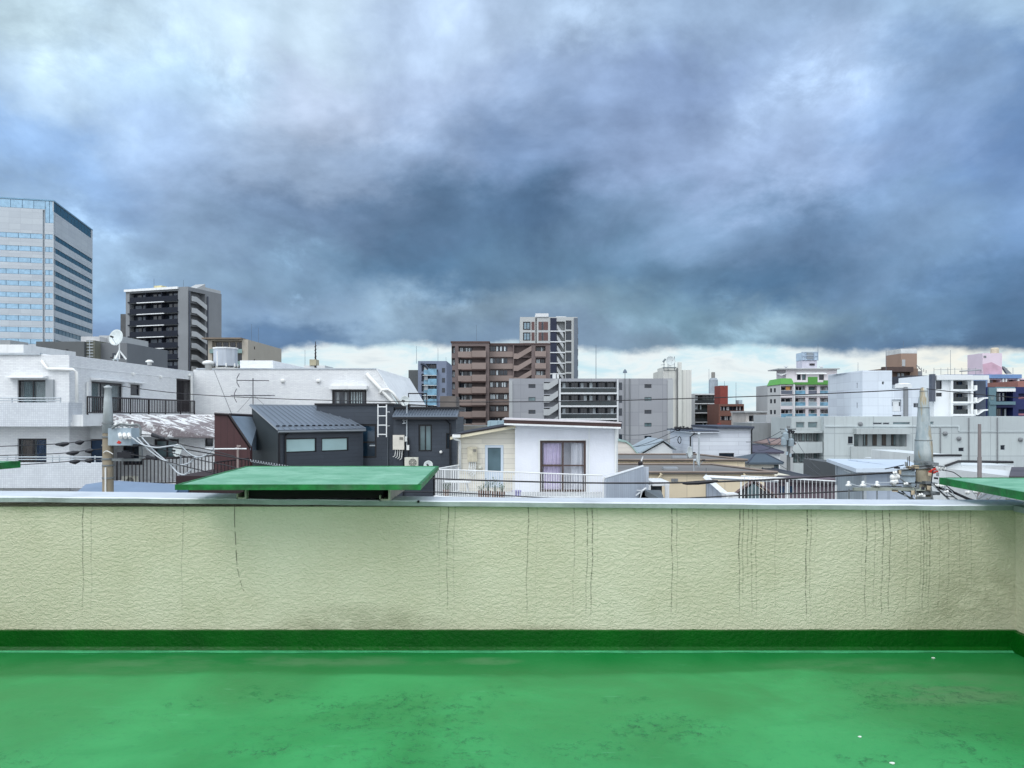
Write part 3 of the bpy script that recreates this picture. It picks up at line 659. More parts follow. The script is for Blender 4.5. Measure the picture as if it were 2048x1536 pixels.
# terrace slab and black railing along the side
xr = -20.15
mb = MB(); mb.box(-21.24, xr+.02, 35.2, 37.4, 1.02, 1.57); mb.box(-21.24, xr+.02, 37.41, 49.4, 1.38, 1.57); wb.part('terrace_slab', mb, WP)
rail(wb, (xr, 35.6), (xr, 47.6), 1.60, 2.42, BLK, sp=.19, rb=.026, rt=.04, post=2.0)
# pipes
mb = MB(); P = [fr.P(fr.U(86), Zp(722, Yl), .12), fr.P(fr.U(98), Zp(738, Yl), .12), fr.P(fr.U(150), Zp(739, Yl), .12), fr.P(fr.U(156), Zp(744, Yl), .12), fr.P(fr.U(157), Zp(827, Yl), .12)]
mb.tube(P, .075, 8); wb.part('drain_pipe', mb, PVC, smooth=True)
mb = MB(); mb.bar(sf.P(su(171), 1.6, .1), sf.P(su(171), sf.Z(171, 764), .1), .05, seg=8); wb.part('drain_pipe', mb, PVC)
mb = MB(); mb.bar(sf.P(su(379), 1.6, .12), sf.P(su(379), sf.Z(379, 752), .12), .08, seg=8); wb.part('drain_pipe', mb, PVC)
for px, py in ((265, 748), (320, 754), (377, 750)):
    mb = MB(); c = sf.P(su(px), sf.Z(px, py), 0); mb.lathe(c, (1, 0, 0), [(0, .10), (.08, .10), (.14, .05)], 10); wb.part('vent_cap', mb, PVC)
# bright sloping roof band over the side
a_, b_ = sf.P(0, 0), sf.P(13.8, 0)
mb = MB(); z0, z1 = zt-.55, zt+.06
mb.quad(Vector((-21.22, 36.3, z1-.62)), Vector((-21.22, 49.9, z1-.62)), Vector((-22.3, 49.9, z1)), Vector((-22.6, 35.99, z1)))
mb.quad((-21.22, 36.3, z1-.62), (-22.6, 35.99, z1), (-22.6, 35.99, z1-.62)); mb.quad((-22.6, 35.99, z1), (-22.3, 49.9, z1), (-24, 49.9, z1), (-24, 35.99, z1))
MBr = mb
wb.part('sloped_roof_edge', mb, WR)
mb = MB(); mb.box(f0.x, -22.6, 35.9, 36.15, zt+.003, zt+.10); wb.part('coping', mb, ALU)
# lower storey beyond the pole
mb = MB(); lo = Fr(X(140, 37.8), 37.8)
mb2 = MB(); lo.holes = []; lw_ = win(wb, lo, lo.U(178), lo.U(206), Zp(935, 37.8), Zp(878, 37.8), .14, DFR, GBL, 1, .07)
facade(mb2, lo, 0, lo.U(226), -6, Zp(852, 37.8), lo.holes); wb.part('recessed_wall', mb2, WP)
# weathered lean-to roof with the wall, windows and railed balcony below it
Yw = 40.4
lt = Fr(X(222, Yw), Yw); lw2 = X(520, Yw)-lt.x
win(wb, lt, lt.U(308), lt.U(358), Zp(918, Yw), Zp(878, Yw), .15, DFR, GRN, 2, .12); win(wb, lt, lt.U(410), lt.U(426), Zp(893, Yw), Zp(876, Yw), .14, DFR, GDK, 1, .06, sill=WP)
win(wb, lt, lt.U(245), lt.U(285), Zp(930, Yw), Zp(885, Yw), .15, DFR, GDK, 2, .08)
mb = MB(); facade(mb, lt, 0, lw2, -8, Zp(873, Yw), lt.holes); wb.part('lower_wall', mb, WT)
def flaky():
    m, n, b = base_mat('flaking roof paint')
    co = n.n('ShaderNodeTexCoord').outputs['Object']
    f = n.noise(n.scale(co, (1, 1, 1.6)), 1.5, 8, .72, .5).outputs['Fac']; sp = n.n('ShaderNodeSeparateXYZ'); n.l(co, sp.inputs[0])
    k = n.m('ADD', f, n.m('MULTIPLY', sp.outputs[0], .012))
    g = n.noise(co, 9, 5, .7).outputs['Fac']
    k = n.m('SUBTRACT', k, n.m('MULTIPLY', n.m('SUBTRACT', sp.outputs[2], 14.2), .05)); c = n.mix(n.ss(k, .52, .60), lin((226, 228, 228)), lin((120, 112, 114))); c = n.mix(n.m('MULTIPLY', n.ss(g, .5, .65), .6), c, lin((160, 156, 158)))
    n.l(c, b.inputs['Base Color']); b.inputs['Roughness'].default_value = .8
    bu = n.n('ShaderNodeBump'); bu.inputs['Distance'].default_value = .02; n.l(k, bu.inputs['Height']); n.l(bu.outputs[0], b.inputs['Normal'])
    return m
mb = MB(); A, B_, C_, D_ = V(226, 872, 36.9), V(430, 877, 40.2), Vector((-20.0, 51, 1.52)), Vector((-20.0, 36.9, 1.52)); E_ = V(430, 832, 47)
mb.slab([A, B_, D_], (.1, -.2, 1), .06); mb.slab([B_, E_, C_, D_], (.1, -.2, 1), .06); wb.part('lean_to_roof', mb, flaky())
mb = MB(); mb.box(X(222, 37.5), X(505, 37.5), 37.35, 40.38, Zp(976, 37.4)-.2, Zp(972, 37.4)); wb.part('balcony_slab', mb, WP)
rail(wb, (X(234, 37.4), 37.4), (X(432, 38.6), 38.6), (Zp(970, 37.4), Zp(966, 38.6)), (Zp(921, 37.4), Zp(911, 38.6)), BLK, sp=.17, rb=.026, rt=.04, post=3.4)
# back wing: frontal wall at 50 m, right end roof slopes away
Y2 = 50.0
bw = Fr(-21.24, Y2); ww = X(752, Y2)-bw.x; z2 = Zp(739, Y2)
u0, u1 = bw.U(664), bw.U(733)
win(wb, bw, u0, u1, Zp(813, Y2), Zp(780, Y2), .2, DFR, GDK, 2, .12)
mb = MB(); facade(mb, bw, 0, ww, -8, z2, bw.holes)
z3 = Zp(808, Y2); xe = X(795, Y2)
mb.quad(bw.P(ww, -8), (xe, Y2, -8), (xe, Y2, z3), bw.P(ww, z2)); mb.quad((xe, Y2, -8), (xe, 66, -8), (xe, 66, z3), (xe, Y2, z3))
mb.quad(bw.P(0, z2), bw.P(ww, z2), bw.P(ww, z2, -16), bw.P(0, z2, -16))
wb.part('back_wing', mb, WT)
mb = MB(); mb.fb(bw, .2, ww, z2+.003, z2+.09, -.2, .05); wb.part('coping', mb, ALU)
mb = MB(); mb.slab([bw.P(ww, z2+.02), (xe+.05, Y2, z3), (xe+.05, 66, z3), (bw.P(ww, 0).x+.3, 64, z2+.02)], (.5, 0, 1), .05); wb.part('sloped_roof_edge', mb, WR)
mb = MB(); mb.fb(bw, bw.U(661), bw.U(736), Zp(779, Y2), Zp(772, Y2), .003, .5); wb.part('window_hood', mb, WP)
curtain(wb, bw, bw.U(697), bw.U(724), Zp(809, Y2), Zp(783, Y2), -.165, CUR, .16); curtain(wb, bw, bw.U(672), bw.U(694), Zp(809, Y2), Zp(783, Y2), -.165, M('ash curtain', (150, 156, 158), .8), .5)
for px in (566, 637):
    mb = MB(); mb.lathe(bw.P(bw.U(px), Zp(762, Y2), 0), (0, -1, 0), [(0, .14), (.1, .14), (.18, .06)], 12); wb.part('vent_cap', mb, PVC)
mb = MB(); mb.tube([V(733, 747, 49.85), V(766, 784, 49.85), V(789, 808, 49.85), V(791, 813, 49.85)], .12, 8); wb.part('drain_pipe', mb, PVC, smooth=True)
mb = MB(); mb.tube([V(759, 788, 49.8), V(764, 780, 49.8), V(776, 779, 49.8), V(786, 786, 49.8), V(800, 806, 49.8)], .10, 8); wb.part('drain_pipe', mb, PVC, smooth=True)
mb = MB(); mb.box(X(480, 52), X(546, 52), 52, 60, z2-.1, Zp(721, 52)); mb.box(X(546, 52)-.01, X(600, 60), 54, 60, z2-.1, Zp(726, 54)); wb.part('stair_house', mb, WT)
# white boxed tank house on its roof
tk = T('water_tank', 'pale panelled water tank on a frame on the white apartment roof', 'water tank', (X(445, 47), 47, z2))
mb = MB()
cx_, cy_, r_ = X(445, 47), 47.5, (X(467, 47)-X(424, 47))/2
oc = lambda z, k=1: [Vector((cx_+r_*k*math.cos(R(22.5+45*i))*1.08, cy_+r_*k*math.sin(R(22.5+45*i)), z)) for i in range(8)]
mb.slab(oc(Zp(731, 47)), (0, 0, 1), Zp(697, 47)-Zp(731, 47)); tk.part('tank', mb, M('tank panel', (176, 184, 194), .5, .08, 1, .2, 6, dirt=.3))
mb = MB(); mb.slab(oc(Zp(697, 47), 1.06), (0, 0, 1), .09); tk.part('lid', mb, WP)
mb = MB(); mb.slab(oc(Zp(737, 47), 1.02), (0, 0, 1), .06)
for q in oc(z2-.0)[::1]: mb.bar(q, q+Vector((0, 0, .22)), .05)
tk.part('stand', mb, PVC)
mb = MB(); mb.bar((X(432, 46), 46.2, z2), (X(432, 46), 46.2, Zp(702, 46)), .04); tk.part('pipe', mb, PVC)
vt = T('roof_ventilator', 'white mushroom ventilator beside the water tank', 'ventilator', V(417, 738, 47)); mb = MB(); mb.lathe(V(417, 740, 47), (0, 0, 1), [(0, .2), (.35, .2), (.36, .36), (.5, .36), (.6, .15)], 14); vt.part('cowl', mb, PVC, smooth=True)
vt = T('roof_ventilator', 'small round white vent cap on the sloping roof edge of the white block', 'ventilator', V(299, 727, 44)); mb = MB(); mb.lathe(V(299, 730, 44), (0, 0, 1), [(0, .12), (.15, .12), (.16, .22), (.22, .22), (.3, .1)], 12); vt.part('cowl', mb, PVC, smooth=True)
# white roof box at the far left
lb = T('roof_house', 'low white rooftop block rising behind the white apartment roof at the left edge', 'roof house', V(0, 710, 50))
mb = MB(); mb.box(X(-120, 50), X(47, 50), 50, 56, 3.5, Zp(689, 50)); lb.part('wall', mb, WP); mb = MB(); mb.box(X(-120, 50), X(20, 53), 53, 55, Zp(689, 50)+.003, Zp(680, 53)); lb.part('upper_box', mb, M('mid grey roof box', (130, 134, 136), .7))

def dish(name, label, c, r, aim, mast, mat=None, mastmat=None, group='satellite dishes on the roofs', tilt=.25):
    c = Vector(c); a_ = Vector(aim).normalized(); t = T(name, label, 'satellite dish', c+Vector((0, 0, -mast)), group)
    prof = [(r*.28*(k/6)**2, r*k/6+.001) for k in range(7)]
    q = a_.orthogonal().normalized(); w_ = a_.cross(q); mb = MB(); seg = 20
    for k, (al, rr) in enumerate(prof):
        for j in range(seg): an = 2*math.pi*j/seg; mb.v.append(c+a_*al+(q*math.cos(an)+w_*math.sin(an))*rr)
    for (al, rr) in reversed(prof):
        for j in range(seg): an = 2*math.pi*j/seg; mb.v.append(c+a_*(al-.012)+(q*math.cos(an)+w_*math.sin(an))*rr)
    for k in range(13):
        for j in range(seg): a0 = k*seg+j; a1 = k*seg+(j+1) % seg; mb.f.append((a0, a1, a1+seg, a0+seg))
    rf = t.part('reflector', mb, mat or M('dish paint', (196, 204, 204), .45, .08, 4, dirt=.3), smooth=True)
    f_ = c+a_*r*1.0-Vector((0, 0, r*.1)); mb = MB(); mb.bar(c-w_*0+Vector((0, 0, -r*.95))+a_*.05, f_, .018, seg=5); mb.bar(c-a_*.02, c-a_*.16, .07); arm = t.part('feed_arm', mb, ALU)
    mb = MB(); mb.bar(f_-a_*.12, f_+a_*.06, .05, seg=8); t.part('feed_horn', mb, DFR if mat is None else mat, arm)
    mb = MB(); mb.bar(c-a_*.14, c-a_*.14+Vector((0, 0, -mast)), .035 if r < .6 else .07, seg=8)
    if r > .45:
        b0 = c-a_*.14+Vector((0, 0, -mast))
        for k in range(3): an = k*2.1+.4; mb.bar(b0+Vector((0, 0, mast*.42)), b0+Vector((math.cos(an)*mast*.3, math.sin(an)*mast*.3, 0)), .045)
    t.part('mast', mb, PVC if r > .45 else ALU)
    return t
dish('satellite_dish', 'large white satellite dish on a tripod mast above the white apartment roof', V(235, 676, 42), .46, (-.25, -1, .18), 1.15)
dish('satellite_dish', 'small pale dish at the foot of the large tripod dish', V(230, 717, 42), .19, (-.9, -.6, .3), .3)

# ---- maroon clad house and slate-blue roof between the white block and the charcoal house
MAR = M('maroon cladding', (70, 44, 46), .6, .10, 1, .15, 12, pat='board')
mh = T('maroon_house', 'dark maroon clad house end with a grey blue roof slope, left of the charcoal house', 'house', (X(465, 33), 33, GROUND))
Ym = 33.5
mb = MB(); g0 = [V(429, 1040, Ym), V(500, 1040, Ym), V(500, 896, Ym), V(456, 831, Ym), V(429, 829, Ym)]
mb.slab([Vector((p.x, p.y, GROUND)) if p.z < -3 else p for p in g0], (0, 1, 0), .3); mh.part('gable_wall', mb, MAR)
mb = MB(); mb.slab([V(456, 830, Ym), V(501, 897, Ym), V(520, 897, Ym+3.5), V(520, 832, Ym+3.5), V(480, 832, Ym+3.5)], (0, 0, -1), .08); mh.part('roof', mb, M('slate blue roof', (126, 142, 158), .45, .08, 1, .2, 8))
mb = MB(); mb.tube([V(429, 827.5, Ym-.05), V(458, 829, Ym-.05), V(502, 895, Ym-.05)], .06, 5); mb.tube([V(458, 829, Ym-.05), V(505, 831, Ym+1)], .06, 5); mh.part('barge_trim', mb, BLK)
mb = MB(); mb.box(X(352, 30), X(506, 30), 30, 36, GROUND, Zp(952, 30)); mh.part('lower_wall', mb, M('dark maroon', (44, 28, 32), .7))
rail(mh, (X(428, 31), 31), (X(497, 32.5), 32.5), (Zp(950, 31), Zp(948, 32)), (Zp(925, 31), Zp(918, 32)), BLK, sp=.16, rb=.02, rt=.03, post=2)
bl = T('blue_roof_house', 'low house under a slate blue metal roof just over the parapet, right of the pole', 'house', (X(280, 24), 26, GROUND))
mb = MB(); Yb_ = 24
mb.slab([V(140, 1000, Yb_), V(345, 1003, Yb_), V(361, 972, 27.2), V(225, 964, 27.2), V(172, 972, 26.5)], (0, -.3, 1), .06); bl.part('roof', mb, M('blue metal roof', (112, 132, 158), .38, .07, .8, .1, 6))
mb = MB(); mb.bar(V(255, 1003, Yb_-.05), V(277, 966, 27.1), .035); mb.bar(V(230, 1003, Yb_-.05), V(229, 964, 27.1), .025); bl.part('roof_seam', mb, MATS['blue metal roof'])
mb = MB(); mb.slab([V(345, 1003, Yb_), V(361, 972, 27.2), V(378, 972, 27.2), V(372, 1003, Yb_)], (0, 0, -1), .3); mb.box(X(150, 24.3), X(372, 24.3), 24.4, 29, GROUND, -1.7); bl.part('wall', mb, M('deep blue wall', (28, 58, 92), .6))

# ---- charcoal house
CHW = M('charcoal siding', (58, 66, 76), .5, .08, .8, .15, 14, pat='siding', pscale=.9)
CHD = M('charcoal side wall', (56, 64, 68), .6, .06, .6, .1, 14)
MRF = M('standing seam steel', (112, 122, 134), .34, .06, .8, .12, 3, metal=.35)
TRM = M('black trim', (22, 24, 30), .4, .1)
ch = T('charcoal_house', 'charcoal sided house with standing seam lean-to roof, white ladder and glazed door', 'house', (X(700, 38), 38, GROUND))
C0 = V(556, 858, 34.0); d1 = Vector((.72, .694, 0)).normalized(); d2 = Vector((-d1.y, d1.x, 0))
Lw = 4.5; Dw = 2.67
wf = Fr(C0.x+.12*0, C0.y, d1.x, d1.y); ze = C0.z-.06
win(ch, wf, wf.U(570), wf.U(633), wf.Z(601, 905), wf.Z(601, 876), .10, TRM, glass('frosted glass', (160, 190, 192), .25, .5, var=.08), 1, .05)
win(ch, wf, wf.U(643), wf.U(697), wf.Z(670, 902.5), wf.Z(670, 875), .10, TRM, MATS['frosted glass'], 1, .05)
mb = MB(); facade(mb, wf, 0, Lw, -8, ze, wf.holes); ch.part('wing_wall', mb, CHW)
B0 = C0+d2*Dw
zr = 1.98
mb = MB(); mb.quad((B0.x, B0.y, -8), (C0.x, C0.y, -8), (C0.x, C0.y, ze), (B0.x, B0.y, zr-.1)); ch.part('side_wall', mb, CHD)
o_ = -d2*.22; e1 = C0+o_-d1*.1; e2 = C0+o_+d1*Lw; t1 = B0-d1*.1; t2 = B0+d1*(3.9)
mk = lambda p, z: Vector((p.x, p.y, z))
sl = (zr-C0.z)/Dw
E1, E2, T1, T2 = mk(e1, C0.z-.22*sl), mk(e2, C0.z-.22*sl), mk(t1, zr), mk(t2, zr)
nr = (E2-E1).cross(T1-E1).normalized()
mb = MB(); mb.slab([E1, E2, T2, T1], nr, .05); rf = ch.part('lean_to_roof', mb, MRF)
ns = 15
mb = MB()
for i in range(ns+1): a_ = E1.lerp(E2, i/ns)+nr*.065; b_ = T1.lerp(T2, i/ns)+nr*.065; mb.bar(a_, b_, .022, seg=4)
ch.part('roof_seams', mb, MRF, rf)
mb = MB()
for i in range(ns): a_ = E1.lerp(E2, (i+.5)/ns).lerp(T1.lerp(T2, (i+.5)/ns), .13)+nr*.05; mb.hexa([a_-d1*.09, a_+d1*.09, a_+d1*.05+d2*.09, a_-d1*.05+d2*.09]+[q+nr*.06 for q in (a_-d1*.08, a_+d1*.08, a_+d1*.04+d2*.07, a_-d1*.04+d2*.07)])
ch.part('snow_guards', mb, TRM, rf)
mb = MB(); mb.bar(E1-Vector((0,0,.04)), E2-Vector((0,0,.04)), .055, seg=6); ch.part('gutter', mb, M('steel gutter', (120, 128, 134), .4))
mb = MB(); mb.bar(E1+nr*.03, T1+nr*.03, .05, seg=4); mb.bar(T1+nr*.03, T2+nr*.03, .06, seg=4); ch.part('verge_trim', mb, MATS['steel gutter'])
mb = MB(); q = wf.P(.02, 0, .06); mb.bar((q.x, q.y, -6), (q.x, q.y, ze-.1), .05); q2 = wf.P(.33, 0, .07); mb.tube([(q2.x, q2.y, -6), (q2.x, q2.y, ze-.25), wf.P(.45, ze-.12, .14), wf.P(.5, ze-.02, .2)], .045, 6); ch.part('downpipe', mb, TRM)
# main block
Yc = 37.6; mf = Fr(X(633, Yc), Yc); mW = X(787, Yc)-mf.x; zm = Zp(811, Yc)
dr0, dr1, dz0, dz1 = mf.U(718), mf.U(753), Zp(916, Yc), Zp(848, Yc)
win(ch, mf, dr0, dr1, dz0, dz1, .12, TRM, glass('door glass', (30, 50, 66), .06), 1, .09, name='door')
mb = MB(); facade(mb, mf, 0, mW, -8, zm, mf.holes); mb.quad(mf.P(0, -8, -6), mf.P(0, -8), mf.P(0, zm), mf.P(0, zm, -6)); mb.quad(mf.P(0, zm), mf.P(mW, zm), mf.P(mW, zm, -6), mf.P(0, zm, -6)); mb.quad(mf.P(mW, -8), mf.P(mW, -8, -6), mf.P(mW, zm, -6), mf.P(mW, zm)); ch.part('main_wall', mb, CHW)
mb = MB(); mb.fb(mf, -.08, mW+.05, zm+.003, zm+.11, -6, .09); ch.part('parapet_cap', mb, TRM)
dd = bpy.context.scene.objects
mb = MB(); mb.fb(mf, dr1-.35, dr1-.08, Zp(891, Yc)-.03, Zp(891, Yc)+.03, -.05, -.01); ch.part('door_handle', mb, ALU)
mb = MB(); mb.fb(mf, dr0+.12, dr1-.12, dz0+.75, dz0+.83, -.095, -.05); ch.part('door_rail', mb, TRM)
r2 = Fr(X(787, 37.2), 37.2); rW = X(912, 37.2)-r2.x; zr2 = Zp(834, 37.2)
win(ch, r2, r2.U(837), r2.U(864), Zp(903, 37.2), Zp(849, 37.2), .12, TRM, GRN, 2, .07)
win(ch, r2, r2.U(892), r2.U(900), Zp(898, 37.2), Zp(866, 37.2), .10, TRM, GDK, 1, .04)
mb = MB(); facade(mb, r2, 0, rW, -8, zr2, r2.holes); mb.quad(r2.P(0,-8,-.4), r2.P(0,-8), r2.P(0,zr2), r2.P(0,zr2,-.4)); mb.quad(r2.P(rW,-8), r2.P(rW,-8,-6), r2.P(rW,zr2,-6), r2.P(rW,zr2)); ch.part('right_wall', mb, CHW)
mb = MB(); mb.slab([r2.P(0, zr2, .35), r2.P(rW+.1, zr2, .35), r2.P(rW+.1, zr2+.26, -.5), r2.P(0, zr2+.26, -.5)], (0, 0, 1), .07); er = ch.part('eave_roof', mb, MRF)
mb = MB()
for i in range(22): u_ = .1+(rW-.15)*i/21; mb.bar(r2.P(u_, zr2+.11, .3), r2.P(u_, zr2+.36, -.5), .03, seg=4)
ch.part('roof_seams', mb, MRF, er)
mb = MB(); mb.fb(r2, 0, rW+.05, zr2+.3, Zp(817, 37.7), -6, -.5); ch.part('upper_parapet', mb, CHW)
mb = MB(); mb.fb(r2, -.02, rW+.1, Zp(817, 37.7)+.003, Zp(817, 37.7)+.08, -6, -.44); ch.part('parapet_cap', mb, TRM)
mb = MB(); mb.fb(r2, 0, rW+.1, zr2-.12, zr2-.01, .25, .37); ch.part('gutter', mb, TRM)
mb = MB(); mb.tube([r2.P(rW-.5, zr2-.1, .3), r2.P(rW-.28, zr2-.35, .1), r2.P(rW-.26, -6, .07)], .045, 6); ch.part('downpipe', mb, TRM)
mb = MB(); mb.bar(mf.P(mW-.28, -6, .06), mf.P(mW-.28, Zp(872, Yc), .06), .03); ch.part('downpipe', mb, M('grey conduit', (96, 104, 112), .5))
# ladder
ld = T('roof_ladder', 'white steel ladder fixed above the charcoal house wall beside its door', 'ladder', V(765, 874, 37.1))
for px in (756, 773): mb = MB(); mb.bar(V(px, 874, 37.1), V(px, 809, 37.1), .035, seg=4); ld.part('stile', mb, WP)
for py in (814, 832, 850.5, 869): mb = MB(); mb.bar(V(756, py, 37.1), V(773, py, 37.1), .028, seg=4); ld.part('rung', mb, WP)
for py in (824, 852): mb = MB(); mb.bar(V(773, py, 37.1), V(779, py, 37.3), .025); mb.bar(V(773, py, 37.1), V(773, py, 37.58), .025); ld.part('wall_stay', mb, WP)
# terrace frame behind the parapet of the right block
tf = T('terrace_frame', 'thin dark metal terrace frame standing behind the charcoal parapet', 'frame', V(835, 816, 41)); mb = MB(); mb.tube([V(817, 816, 41), V(817, 787, 41), V(853, 787, 41), V(853, 816, 41)], .04, 4); mb.bar(V(817, 809, 41), V(868, 812, 41), .03); tf.part('frame', mb, BLK)
def box_unit(name, label, cat, c, w_, h, d, mat, group=None):
    t = T(name, label, cat, c, group); x, y, z = c
    mb = MB(); mb.box(x-w_/2, x+w_/2, y-d, y, z, z+h); t.part('casing', mb, mat); return t
def ac(label, c, w_=.78, h=.58):
    t = box_unit('air_conditioner', label, 'air conditioner', c, w_, h, .3, M('unit cream', (206, 206, 194), .5, .06, 3, dirt=.2), 'outdoor air conditioner units')
    x, y, z = c; mb = MB()
    cc = Vector((x+w_*.12, y-.302, z+h*.5)); mb.lathe(cc, (0, -1, 0), [(0, h*.40), (.006, h*.40)], 24); t.part('fan_opening', mb, M('fan dark', (70, 74, 74), .6))
    mb = MB()
    for k in range(5):
        rr = h*.40*(k+1)/5; P = [cc+Vector((math.cos(q*.393)*rr, -.015, math.sin(q*.393)*rr)) for q in range(17)]; mb.tube(P, .006, 4)
    for k in range(8): mb.bar(cc+Vector((0, -.015, 0)), cc+Vector((math.cos(k*.785)*h*.4, -.015, math.sin(k*.785)*h*.4)), .005, seg=4)
    t.part('fan_grille', mb, MATS['unit cream'])
    for s_ in (-1, 1): mb = MB(); mb.box(x+s_*w_*.38-.04, x+s_*w_*.38+.04, y-.32, y+.02, z-.06, z-.002); t.part('foot', mb, ALU)
    return t
c = V(824, 934, 36.6); ac('cream outdoor unit by the charcoal wall, right of the wall mounted water heater', c, .64, .48)
def heater(label, c, w_=.46, h=.7, mat=None):
    mat = mat or M('heater cream', (210, 206, 196), .45, .06, 3, dirt=.15)
    t = box_unit('water_heater', label, 'water heater', c, w_, h, .2, mat, 'wall mounted water heaters'); x, y, z = c
    mb = MB(); mb.box(x+w_*.1, x+w_*.42, y-.215, y-.201, z+h*.68, z+h*.86); t.part('exhaust_outlet', mb, M('outlet grey', (120, 118, 112), .5))
    for k in range(4):
        mb = MB(); xx = x-w_*.3+w_*.2*k; mb.tube(thru([(xx, y-.1, z), (xx, y-.1, z-.15), (xx-.03, y-.08, z-.3-.04*k), (xx-.12, y-.02, z-.36-.05*k)], 4), .022, 6); t.part('pipe', mb, PVC)
    return t
heater('cream wall mounted water heater between the ladder and the window of the charcoal house', V(798, 899, 37.1), .55, .72)
mb = MB(); mb.bar(V(818, 890, 37.0), V(818, 812, 37.0), .03, seg=6)
dish('satellite_dish', 'pale grey dish on a tall thin pole above the charcoal house', V(811, 802, 37.0), .26, (-.35, -1, .1), 2.2)
dish('satellite_dish', 'white dish low on the charcoal wall, half hidden by the green canopy', V(857, 931, 36.3), .23, (-.1, -1, .3), .35)
t = T('wall_lamp', 'small white lamp low on the right of the charcoal wall', 'lamp', V(882, 904, 37.15)); mb = MB(); mb.lathe(V(882, 904, 37.19), (0, -1, 0), [(0, .06), (.06, .08), (.14, .05)], 10); t.part('cap', mb, PVC)
mb = MB(); mb.bar(V(808, 840, 37.1), V(808, 848, 37.1), .03); mb.bar(V(805, 840, 37.05), V(812, 841, 37.05), .03); mb.bar(V(805, 847, 37.05), V(812, 846, 37.05), .025); ch.part('wall_bracket', mb, ALU)
mb = MB(); mb.bar((X(807, 37.08), 37.08, -4), V(807, 880, 37.08), .03); mb.bar(V(817, 930, 37.08), V(817, 875, 37.08), .025); ch.part('conduit', mb, TRM)
for px, py in ((812, 878), (816, 895)): mb = MB(); mb.box(X(px-2.5, 37.1), X(px+2.5, 37.1), 37.0, 37.17, Zp(py+5, 37.1), Zp(py-5, 37.1)); ch.part('meter_box', mb, PVC)
# TV aerial
def yagi(name, label, base, booms, H, group='television aerials'):
    """booms: (height, length, azimuth, elements, element half length)"""
    b = Vector(base); t = T(name, label, 'aerial', b, group); AM = M('aerial grey', (92, 92, 98), .5, .1)
    mb = MB(); mb.bar(b, b+Vector((0, 0, H)), .025); t.part('mast', mb, AM)
    for h, L, a_, n_, hl in booms:
        dx = Vector((math.cos(a_), math.sin(a_), 0)); q = Vector((-dx.y, dx.x, 0)); c = b+Vector((0, 0, h))
        mb = MB(); mb.bar(c-dx*L*.5, c+dx*L*.5, .02, seg=4); bo = t.part('boom', mb, AM)
        for i in range(n_): p = c-dx*L*.48+dx*L*.96*i/(n_-1); m_ = MB(); m_.bar(p-q*hl, p+q*hl, .019, seg=4, cap=False); t.part('element', m_, AM, bo)
        m_ = MB(); p = c-dx*L*.5; m_.tube([p+Vector((0, 0, .35))-dx*-.12, p+Vector((0, 0, .12)), p, p+Vector((0, 0, -.12)), p+Vector((0, 0, -.35))-dx*-.12], .02, 4); t.part('reflector', m_, AM, bo)
    for s_ in (-1, 1): m_ = MB(); m_.bar(b+Vector((0, 0, H*.4)), b+Vector((s_*.9, .3, -.3)), .008, seg=4); t.part('guy_wire', m_, AM)
    return t
yagi('tv_aerial', 'two boom television aerial standing on the charcoal lean-to roof ridge', V(506, 812, 38.3), [(Zp(761, 38.3)-Zp(812, 38.3), 1.55, .25, 12, .3), (Zp(791, 38.3)-Zp(812, 38.3), 2.0, -.12, 9, .45)], 1.42)

# ---- white house with beige extension and white railed terrace
BSD = M('beige siding', (220, 216, 203), .6, .05, .8, .1, 14, pat='siding', pscale=.8, dirt=.12)
WST = M('white stucco', (220, 223, 230), .75, .05, .8, .7, 14, dirt=.05)
Yh = 26.5
wh = T('white_house', 'white stucco and beige sided house with flat brown edged roof and lilac curtained sliding door', 'house', (X(1100, Yh), Yh, GROUND))
bf = Fr(X(916, Yh), Yh); bW = X(1031, Yh)-bf.x
win(wh, bf, bf.U(970), bf.U(1007), -1.0, Zp(890, Yh), .06, M('pale blue frame', (190, 202, 214), .45, .05), glass('door pane grey', (84, 104, 112), .12), 1, .09, name='door', nz=1)
zl, zr_ = Zp(874, Yh), Zp(857, Yh)
mb = MB(); facade(mb, bf, 0, bW, -8, zl, bf.holes); mb.quad(bf.P(0, zl), bf.P(bW, zl), bf.P(bW, zr_)); mb.quad(bf.P(0,-8,-6), bf.P(0,-8), bf.P(0,zl), bf.P(0,zl,-6)); wh.part('extension_wall', mb, BSD)
mb = MB(); mb.fb(bf, bf.U(970)+.05, bf.U(1007)-.05, -.98, Zp(942, Yh), -.04, -.015); wh.part('door_panel', mb, MATS['pale blue frame'])
mb = MB(); a_, b_ = bf.P(-.25, zl-.08, .35), bf.P(bW, zr_+.02, .35); mb.slab([a_, b_, bf.P(bW, zr_+.02, -6), bf.P(-.25, zl-.08, -6)], (0, 0, 1), .10); er = wh.part('extension_roof', mb, M('cream fascia', (214, 206, 180), .5))
mb = MB(); mb.slab([a_+Vector((-.02, -.02, .105)), b_+Vector((0, -.02, .105)), bf.P(bW, zr_+.125, -6), bf.P(-.27, zl+.025, -6)], (0, 0, 1), .05); wh.part('roof_edge', mb, BLK, er)
mb = MB(); mb.tube([V(908, 873, 26.1), V(909, 877, 26.1), V(919, 881, 26.3), V(920, 890, 26.4), V(920, 940, 26.4)], .05, 8); wh.part('downpipe', mb, PVC, smooth=True)
mb = MB(); mb.box(X(905, 26.1), X(921, 26.1), 26.0, 26.3, Zp(875, 26.1), Zp(869, 26.1)); wh.part('gutter', mb, PVC)
wfm = Fr(X(1030, 26.2), 26.2); wW = X(1230, 26.2)-wfm.x; ztw = Zp(849, 26.2)
BRF = M('brown door frame', (82, 66, 62), .45, .08)
u0, u1 = wfm.U(1080), wfm.U(1172); zd0, zd1 = Zp(984, 26.2), Zp(881, 26.2)
